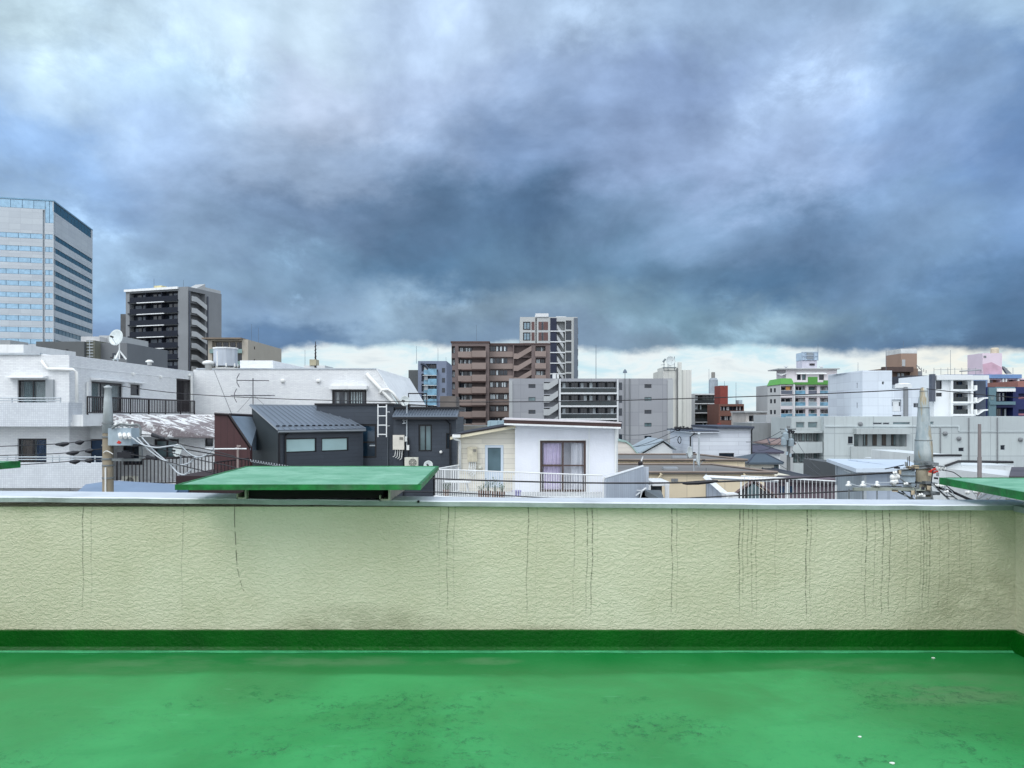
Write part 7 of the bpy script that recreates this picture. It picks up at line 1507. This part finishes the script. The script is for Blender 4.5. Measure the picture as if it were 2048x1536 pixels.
# left hand equipment box and arms
mb = MB(); mb.hexa([V(1806, 974, Yp2-.2), V(1830, 974, Yp2-.2), V(1830, 974, Yp2+.15), V(1806, 974, Yp2+.15), V(1801, 938, Yp2-.2), V(1830, 938, Yp2-.2), V(1830, 938, Yp2+.15), V(1801, 938, Yp2+.15)]); rp.part('switch_box', mb, GBX)
for a_, b_, r_ in (((1795, 941), (1878, 934), .014), ((1800, 951), (1832, 952), .010), ((1742, 973), (1862, 986), .020), ((1755, 972), (1803, 973), .012), ((1798, 977), (1822, 999), .012), ((1822, 976), (1824, 1003), .018), ((1776, 974), (1830, 1000), .014)):
    mb = MB(); mb.bar(V(*a_, Yp2-.22), V(*b_, Yp2-.22), r_, seg=4); rp.part('cross_arm', mb, STL)
mb = MB(); mb.box(X(1692, Yp2), X(1832, Yp2), Yp2-.30, Yp2-.24, Zp(978, Yp2), Zp(972, Yp2)); rp.part('cross_arm', mb, M('weathered arm', (150, 156, 146), .7, .2, 6, dirt=.4))
for px in (1697, 1726, 1754): mb = MB(); mb.lathe(V(px, 972, Yp2-.27), (0, 0, 1), [(0, .055), (.02, .05), (.045, .022), (.07, .03), (.085, .012)], 14); rp.part('insulator', mb, IW, smooth=True); 
for px in (1698, 1726, 1754): mb = MB(); mb.bar(V(px, 978, Yp2-.27), V(px, 1003, Yp2-.27), .010); rp.part('hanger', mb, STL)
for c_, d_, n_, r_, L_ in (((1797, 953), (-.9, -.2, -.1), 3, .055, .16), ((1792, 962), (-.8, -.4, -.3), 2, .06, .12), ((1871, 937), (1, -.1, .02), 3, .045, .17), ((1880, 962), (.3, -.9, -.1), 2, .04, .09), ((1868, 971), (1, -.2, .05), 4, .034, .20), ((1850, 992), (-1, -.2, 0), 4, .030, .2), ((1900, 968), (.8, -.3, .1), 3, .03, .12), ((1932, 985), (.2, -.9, .1), 2, .035, .08), ((1948, 984), (.2, -.9, .1), 2, .035, .08)):
    ins(rp, V(c_[0], c_[1], Yp2-.25), d_, n_, r_, L_)
mb = MB(); mb.tube(thru([V(1858, 945, Yp2-.2), V(1866, 940, Yp2-.25), V(1872, 938, Yp2-.25), V(1874, 943, Yp2-.25), V(1864, 946, Yp2-.22), V(1860, 950, Yp2-.2)], 5), .022, 6); rp.part('red_clamp', mb, RED)
for px, py, w_, h_ in ((1840, 963, 10, 5), (1852, 966, 12, 6), (1838, 983, 16, 6), (1856, 984, 14, 6), (1846, 926, 12, 5), (1856, 926, 9, 5), (1818, 932, 8, 6), (1806, 933, 6, 5), (1864, 968, 10, 6)):
    mb = MB(); mb.box(X(px-w_/2, Yp2), X(px+w_/2, Yp2), Yp2-.26, Yp2-.14, Zp(py+h_/2, Yp2), Zp(py-h_/2, Yp2)); rp.part('clamp', mb, STL if px % 3 else M('clamp tan', (172, 158, 134), .6, .1, 6))
mb = MB(); mb.bar(V(1815, 936, Yp2-.1), V(1816, 914, Yp2-.1), .006); mb.bar(V(1819, 936, Yp2-.1), V(1819, 912, Yp2-.1), .006); rp.part('spike', mb, BLK)
for k, (px, py, w_, h_, c_) in enumerate(((1794, 935, 12, 4, 0), (1812, 928, 5, 9, 1), (1826, 938, 8, 5, 0), (1800, 944, 5, 8, 2), (1836, 972, 6, 10, 1), (1846, 976, 7, 6, 0), (1858, 975, 8, 8, 2), (1866, 984, 10, 5, 1), (1826, 985, 7, 9, 2), (1850, 996, 30, 5, 1), (1811, 990, 6, 5, 1), (1875, 948, 6, 8, 1), (1872, 956, 9, 4, 0), (1860, 948, 8, 6, 2), (1818, 966, 9, 4, 1), (1790, 981, 12, 4, 2))):
    mb = MB(); mb.hexa([V(px-w_/2, py+h_/2, Yp2-.30-.01*(k % 3)), V(px+w_/2, py+h_/2+1, Yp2-.30), V(px+w_/2, py+h_/2+1, Yp2-.2), V(px-w_/2, py+h_/2, Yp2-.2), V(px-w_/2, py-h_/2, Yp2-.30), V(px+w_/2, py-h_/2+1, Yp2-.30), V(px+w_/2, py-h_/2+1, Yp2-.2), V(px-w_/2, py-h_/2, Yp2-.2)]); rp.part('fitting', mb, (CB, STL, M('clamp tan', (172, 158, 134), .6))[c_])
for a_, b_, r_ in (((1770, 938), (1808, 930), .009), ((1800, 957), (1824, 975), .012), ((1780, 968), (1830, 966), .009), ((1864, 930), (1890, 934), .012), ((1862, 975), (1866, 1003), .012), ((1836, 1003), (1830, 975), .010), ((1866, 940), (1862, 968), .009), ((1876, 978), (1900, 1001), .016), ((1884, 976), (1920, 1003), .012)):
    mb = MB(); mb.bar(V(*a_, Yp2-.31), V(*b_, Yp2-.31), r_, seg=5); rp.part('brace', mb, CB if r_ < .0095 else STL)
for c_ in ((1786, 946), (1808, 968), (1838, 990), (1880, 972), (1889, 984)): ins(rp, V(c_[0], c_[1], Yp2-.3), (.6, -.6, .2), 2, .03, .07)
# loops of small cable by the pole
loops = [[(1884, 940), (1905, 944), (1918, 952), (1925, 957)], [(1862, 966), (1870, 975), (1882, 983), (1890, 975), (1892, 968)], [(1886, 962), (1893, 985), (1898, 1003)], [(1888, 966), (1905, 985), (1912, 1003)], [(1893, 972), (1915, 988), (1935, 999), (1962, 1003)], [(1868, 968), (1888, 990), (1908, 994)], [(1896, 966), (1915, 970), (1935, 972)], [(1700, 967), (1712, 971), (1722, 973)], [(1728, 967), (1742, 969), (1752, 970)], [(1756, 966), (1775, 965), (1792, 963)], [(1806, 936), (1840, 933), (1858, 935)], [(1940, 975), (1950, 990), (1958, 1000)], [(1968, 978), (1958, 992), (1950, 1003)]]
for i, L in enumerate(loops):
    mb = MB(); mb.tube(thru([V(a_, b_, Yp2-.28-.01*i) for a_, b_ in L], 6), .008 if i < 9 else .006, 5); rp.part('jumper_wire', mb, CW if i in (1, 2, 3, 7, 8, 9, 11, 12) else CB)
mb = MB(); mb.tube(thru([V(1872, 974, Yp2-.2), V(1905, 984, Yp2-.2), V(1940, 999, Yp2-.25), V(1975, 1008, Yp2-.3)], 6), .024, 6); rp.part('bundled_cable', mb, CB)
sp2 = T('slim_post', 'slim grey brown steel post standing behind the right hand canopy', 'post', (X(1959, 17), 17, GROUND)); mb = MB(); mb.lathe((X(1959, 17), 17, GROUND), (0, 0, 1), [(0, .055), (Zp(914, 17)-GROUND, .046), (Zp(914, 17)-GROUND+.001, .038), (Zp(848, 17)-GROUND, .034)], 12); sp2.part('shaft', mb, M('brown grey steel', (104, 98, 98), .6, .1, 4), smooth=True)
# mid distance poles
mp = T('utility_pole', 'crowded distribution pole in front of the concrete flats left end', 'utility pole', (X(1577, 58), 58, GROUND), 'utility poles')
mb = MB(); mb.lathe((X(1577, 58), 58, GROUND), (0, 0, 1), [(0, .2), (Zp(852, 58)-GROUND, .12)], 12); mp.part('shaft', mb, M('far pole', (112, 116, 118), .8))
for py, a_, b_ in ((858, 1560, 1592), (866, 1562, 1584), (876, 1562, 1584), (888, 1563, 1590)): mb = MB(); mb.bar(V(a_, py, 57.8), V(b_, py, 57.8), .05, seg=4); mp.part('cross_arm', mb, STL)
for px, py in ((1568, 882), (1582, 884), (1571, 872)): mb = MB(); mb.lathe(V(px, py+8, 57.6), (0, 0, 1), [(0, .22), (.5, .22), (.6, .1)], 12); mp.part('transformer', mb, M('transformer grey blue', (138, 152, 160), .5))
rr = random.Random(3)
for i in range(10): px, py = rr.uniform(1562, 1592), rr.uniform(856, 915); mb = MB(); mb.bar(V(px, py, 57.6), V(px+rr.uniform(-4, 4), py+rr.uniform(3, 7), 57.6), .09, seg=6); mp.part('fitting', mb, CB if i % 2 else GBX)
lp2 = T('utility_pole', 'thin dark leaning wire pole in front of the cream building', 'utility pole', (X(1364, 66), 66, GROUND), 'utility poles')
mb = MB(); mb.bar((X(1363, 66), 66, GROUND), V(1367, 852, 66), .14, .10, seg=10); lp2.part('shaft', mb, M('dark pole', (70, 72, 72), .8))
for py, a_, b_ in ((857, 1350, 1384), (861, 1352, 1382)): mb = MB(); mb.bar(V(a_, py, 65.8), V(b_, py, 65.8), .05, seg=4); lp2.part('cross_arm', mb, CB)
for px, py in ((1352, 856), (1360, 856), (1374, 857), (1382, 858)): mb = MB(); mb.bar(V(px-3, py+1, 65.7), V(px+3, py-1, 65.7), .14, seg=8); lp2.part('insulator', mb, CB)
mb = MB()
for k in range(9): a_ = k*.7; mb.tube([V(1359+3.4*math.cos(a_+q*.8), 880+7*math.sin(a_+q*.8), 65.7) for q in range(8)], .04, 4) if k < 2 else None
lp2.part('cable_coil', mb, CB)
mb = MB(); mb.lathe(V(1372, 870, 65.8), (0, -1, 0), [(0, .3), (.1, .3)], 14); lp2.part('lamp', mb, WP)
mb = MB(); mb.tube(thru([V(1374, 862, 65.8), V(1384, 866, 65.8), V(1378, 880, 65.8), V(1376, 905, 65.8)], 5), .05, 5); lp2.part('riser', mb, CB)

def cable(label, pts, r, mat, name='cable', group='overhead wires', sub=8):
    P = thru([V(*p) for p in pts], sub); t = link(name, MB().tube(P, r, 5), mat, P[len(P)//2]); meta(t, label, 'cable', group); return t
cable('thin grey wire strung between the tops of the two big utility poles', [(218, 769, 20), (353, 786, 19), (520, 796, 18), (700, 801.5, 17.3), (900, 804, 16.6), (1100, 803, 16), (1250, 800.5, 15.4), (1500, 793, 14.4), (1700, 785, 13.6), (1843, 778, 13)], .0095, CB)
cable('thin dark wire running right from the top of the steel topped pole', [(1850, 777, 13), (1900, 783, 13), (1980, 791, 13), (2080, 799, 13)], .0075, CB)
cable('thick black cable hanging low over the white railed terrace towards the steel topped pole', [(225, 888, 20), (330, 893, 19.6), (450, 912, 19), (560, 930, 18.4), (700, 947, 17.5), (870, 957, 16.8), (1010, 962, 16.2), (1205, 966, 15.4), (1400, 964.5, 14.6), (1600, 956, 13.8), (1815, 943, 13)], .017, CB)
cable('lower thin black cable skimming the parapet on the right', [(700, 985, 18), (870, 984, 17), (1010, 991, 16.2), (1150, 998, 15.6), (1300, 999, 15), (1480, 991, 14.2), (1640, 985, 13.6), (1800, 976, 13.05), (1836, 972, 12.8)], .012, CB)
sl = T('cable_splice', 'thick black splice sleeve on the low black cable in front of the beige wall', 'cable splice', V(1395, 965, 14.6)); mb = MB(); P = [V(1365, 966.5, 14.72), V(1374, 966.5, 14.68), V(1396, 965.5, 14.6), V(1424, 963, 14.5), V(1436, 962, 14.45)]; mb.tube(P, [.018, .034, .040, .034, .018], 8); sl.part('sleeve', mb, CB)
lab = ('highest', 'middle', 'lowest')
for k, pts in enumerate([[(-60, 898, 21.5), (0, 893, 21.2), (110, 888, 20.6), (170, 882, 20.2), (206, 879, 20)], [(-60, 914, 21.5), (0, 911, 21.2), (115, 907, 20.6), (180, 900, 20.2), (214, 897, 20)], [(-60, 934, 21.5), (0, 932, 21.2), (110, 925, 20.6), (170, 920, 20.2), (212, 918, 20)]]):
    cable(lab[k]+' of the three black wires entering the brown pole from the left edge', pts, .012, CB)
    sl = T('cable_splice', 'pair of fat black splice sleeves on the '+lab[k]+' wire left of the brown pole', 'cable splice', V(*pts[3]), 'splice sleeves on the left wires')
    c = thru([V(*p) for p in pts], 20); n0 = {0: 52, 1: 56, 2: 60}[k]
    for q, (a_, b_) in enumerate(((n0-12, n0-3), (n0, n0+8))):
        seg = c[a_:b_]; m_ = MB(); w_ = [.016+.05*math.sin(math.pi*i/(len(seg)-1))+.005*math.sin(i*2.1) for i in range(len(seg))]; m_.tube([p-Vector((0, 0, w_[i]*.4)) for i, p in enumerate(seg)], w_, 7); sl.part('sleeve', m_, CB)
for k, pts in enumerate([[(281, 869, 19.7), (312, 872, 19.5), (360, 888, 19.2), (420, 900, 18.9), (470, 913, 18.6)], [(262, 893, 19.7), (300, 892, 19.5), (345, 906, 19.2), (400, 920, 18.9), (450, 930, 18.6), (480, 938, 18.4)], [(262, 909, 19.7), (300, 915, 19.5), (340, 925, 19.2), (400, 940, 18.9), (436, 948, 18.6)]]):
    cable(lab[k]+' of the three black wires dropping right from the switch box', pts, .013, CB)
    sl = T('cable_splice', 'black clamp lump on the '+lab[k]+' wire right of the switch box', 'cable splice', V(*pts[1]), 'splice sleeves right of the switch box'); m_ = MB(); a_, b_ = V(*pts[1]), V(*pts[2]); m_.bar(a_.lerp(b_, -.15), a_.lerp(b_, .12), .055, .04, seg=8); m_.bar(a_.lerp(b_, .14), a_.lerp(b_, .34), .045, .03, seg=8); sl.part('clamp', m_, CB)
for k, (lb, pts) in enumerate((('short pale cable loop reaching farthest right and highest from the switch box', [(264, 875, 19.5), (285, 889, 19.4), (312, 895, 19.3), (340, 892, 19.2), (357, 890, 19.1)]), ('pale cable loop of middle length hanging from the switch box', [(274, 875, 19.5), (298, 900, 19.4), (330, 922, 19.3), (358, 930, 19.2), (378, 926, 19.1), (392, 914, 19.0)]), ('lowest pale cable loop hanging from the switch box', [(284, 875, 19.5), (308, 901, 19.4), (338, 927, 19.3), (355, 945, 19.2), (370, 949, 19.1), (384, 938, 19.0)]), ('pale cable swag between the thin clothes pole and the switch cables', [(360, 890, 19.2), (380, 908, 19.2), (398, 914, 19.2), (416, 908, 19.2), (428, 896, 19.2)]))):
    cable(lb, pts, .020, CW, group='pale cable loops by the switch box')
# spiral wrapped cable
t = T('spiral_hanger', 'white spiral wrap on the thick cable above the middle canopy', 'cable wrap', V(545, 926, 18.4)); mb = MB(); a_, b_ = V(500, 921, 18.7), V(590, 936, 18.2); P = []
for i in range(121): q = i/120; an = q*2*math.pi*17; c = a_.lerp(b_, q); P.append(c+Vector((0, math.cos(an)*.03, math.sin(an)*.03)))
mb.tube(P, .007, 4); t.part('spiral', mb, CW)
# clothes pole with white arm
t = T('clothes_pole', 'white horizontal pole on a rusty upright in front of the maroon gable', 'pole', V(477, 940, 23)); mb = MB(); mb.bar(V(409, 898, 23), V(493, 897.5, 23), .022); t.part('arm', mb, WP); mb = MB(); mb.bar(V(475.5, 950, 23.02), V(475.5, 890, 23.02), .03); mb.lathe(V(480, 892, 22.98), (0, -1, 0), [(0, .03), (.05, .03)], 8); t.part('upright', mb, M('pinkish grey post', (150, 136, 132), .6)); mb = MB(); mb.bar(V(475, 895, 23), V(458, 899, 23), .008); t.part('stay', mb, CW)
dish('satellite_dish', 'pale dish by the lower windows of the white block, behind the pale cable loops', V(357, 901, 38.0), .33, (-.5, -1, .15), .7)
# background wires
bgw = [((1345, 856), (1240, 869)), ((1352, 860), (1236, 900)), ((1355, 872), (1236, 895)), ((1384, 858), (1400, 866)), ((1492, 884), (1562, 862)), ((1505, 890), (1570, 868)), ((1515, 900), (1562, 882)), ((1584, 900), (1660, 962)), ((1592, 880), (1640, 940)), ((1560, 930), (1640, 958))]
bgl = ('upper grey wire from the leaning pole to the grey mid-rise', 'lowest grey wire left of the leaning pole', 'middle grey wire left of the leaning pole', 'short wire from the leaning pole to the white sided house', 'upper grey wire left of the crowded pole', 'middle grey wire left of the crowded pole', 'lowest grey wire left of the crowded pole', 'long wire dropping right from the crowded pole', 'steep wire crossing the curved concrete balconies', 'dark service wire above the dark tiled roof')
for (a_, b_), lb in zip(bgw, bgl): o = link('cable', MB().tube(cat_pts(V(*a_, 60), V(*b_, 58 if a_[0] > 1400 else 62), .25, 8), .022, 4), M('far wire', (70, 76, 82), .6), V(*a_, 60)); meta(o, lb, 'cable', 'distant service wires')
# guy wires on the big wall
o = link('cable', MB().bar(V(428, 740, 47), V(464, 830, 36), .012), CB, V(440, 780, 42)); meta(o, 'thin stay wire slanting down in front of the white back wing', 'cable', 'distant service wires')

# rooftop masts
masts = [(503, 648, 680, 175, 'thin mast, left one of a pair on the beige flats'), (517, 655, 682, 175, 'thin mast, right one of a pair on the beige flats'), (610, 700, 734, 110, 'faint whip aerial left of the dark pointed mast'), (953, 650, 688, 185, 'hairline mast above the brown flats'), (833, 692, 724, 152, 'left thin mast on the blue grey block'), (876, 696, 724, 152, 'right thin mast on the blue grey block'), (892, 714, 742, 152, 'stubby mast right of the blue grey block'), (1192, 690, 757, 167, 'tall blue grey lightning mast on the grey mid-rise'), (1418, 738, 790, 216, 'thin aerial left of the grey drum tank'), (1449, 762, 771, 200, 'short rod on the red stair tower'), (1472, 765, 808, 200, 'thin aerial right of the red stair tower'), (1636, 688, 706, 197, 'short dark rod on the blue white rooftop tank'), (1772, 700, 738, 120, 'tall thin rod left of the brown roof tower'), (1807, 682, 706, 163, 'hairline rod on the brown roof tower'), (1901, 700, 748, 138, 'tall thin rod left of the pink stair tower'), (308, 557, 575, 194, 'hairline rod on the navy balconied tower'), (367, 560, 575, 192, 'second hairline rod right of the cream unit on the navy balconied tower'), (1716, 725, 741, 112, 'small fork aerial on the pale concrete block')]
MM = M('mast grey', (96, 110, 124), .6)
for px, y0, y1, Y, lb in masts:
    t = T('roof_mast', lb, 'mast', V(px, y1, Y), 'thin masts on distant roofs'); mb = MB(); r_ = .00045*Y if px == 1192 else .00028*Y; mb.bar(V(px, y1+3, Y), V(px, y0, Y), r_, r_*.7, seg=5); t.part('rod', mb, MM)
t = T('roof_mast', 'dark pointed lattice mast on the beige roof hut behind the white wing', 'mast', V(631, 723, 108), 'thin masts on distant roofs'); mb = MB(); mb.bar(V(631, 735, 108), V(631, 683, 108), .16, .05, seg=6)
for k in range(5): mb.bar(V(629, 722-7*k, 108), V(633, 719-7*k, 108), .06, seg=4)
t.part('rod', mb, BLK)
h = simple('roof_hut', 'low white roof hut with a small beige box behind the white back wing', 607, 650, 731, 108, 5, WF, 'roof house').done(); mb = MB(); mb.box(X(619, 107.8), X(632, 107.8), 107.8, 109.5, Zp(731, 108), Zp(719, 108)); h.part('beige_box', mb, M('beige small box', (170, 164, 140), .7))
t = T('roof_mast', 'weather cowl on a thin rod above the grey mid-rise right half', 'mast', V(1250, 755, 168), 'thin masts on distant roofs'); mb = MB(); mb.bar(V(1250, 757, 168), V(1250, 742, 168), .07); t.part('rod', mb, MM); mb = MB(); mb.lathe(V(1250, 746, 168), (0, 0, 1), [(0, .5), (.5, .35), (.9, .05)], 8); t.part('cowl', mb, MM)
t = T('roof_mast', 'cluster of grey aerials beside the big round dish on the cream building', 'mast', V(1328, 736, 188), 'thin masts on distant roofs'); mb = MB()
for px, y0 in ((1328, 720), (1336, 713), (1349, 713)): mb.bar(V(px, 742, 188), V(px, y0, 188), .08)
mb.bar(V(1322, 730, 188), V(1330, 729, 188), .06); mb.bar(V(1333, 717, 188), V(1339, 716, 188), .06); mb.bar(V(1326, 724, 188), V(1331, 718, 188), .25); mb.box(X(1327, 187), X(1352, 187), 187, 188, Zp(736, 187), Zp(734.3, 187)); t.part('rod', mb, M('aerial pale', (128, 138, 142), .6))
# more distant low roofs so the streets between the near houses are closed
fill = [(1160, 1235, 893, 78, 'low grey roof behind the white house left part'), (1440, 1500, 870, 120, 'far low pale building behind the white sided house'), (1385, 1440, 862, 150, 'far low building at the foot of the dark glass block'), (1235, 1330, 905, 90, 'low grey building at the foot of the grey mid-rise'), (860, 912, 880, 60, 'low grey building behind the charcoal house corner'), (1690, 1720, 930, 70, 'low building under the concrete flats')]
fm_ = [GC, LGC, DG]
for i, (a_, b_, y_, Y, lb) in enumerate(fill): simple('low_building', lb, a_, b_, y_, Y, 10, fm_[i % 3]).done()
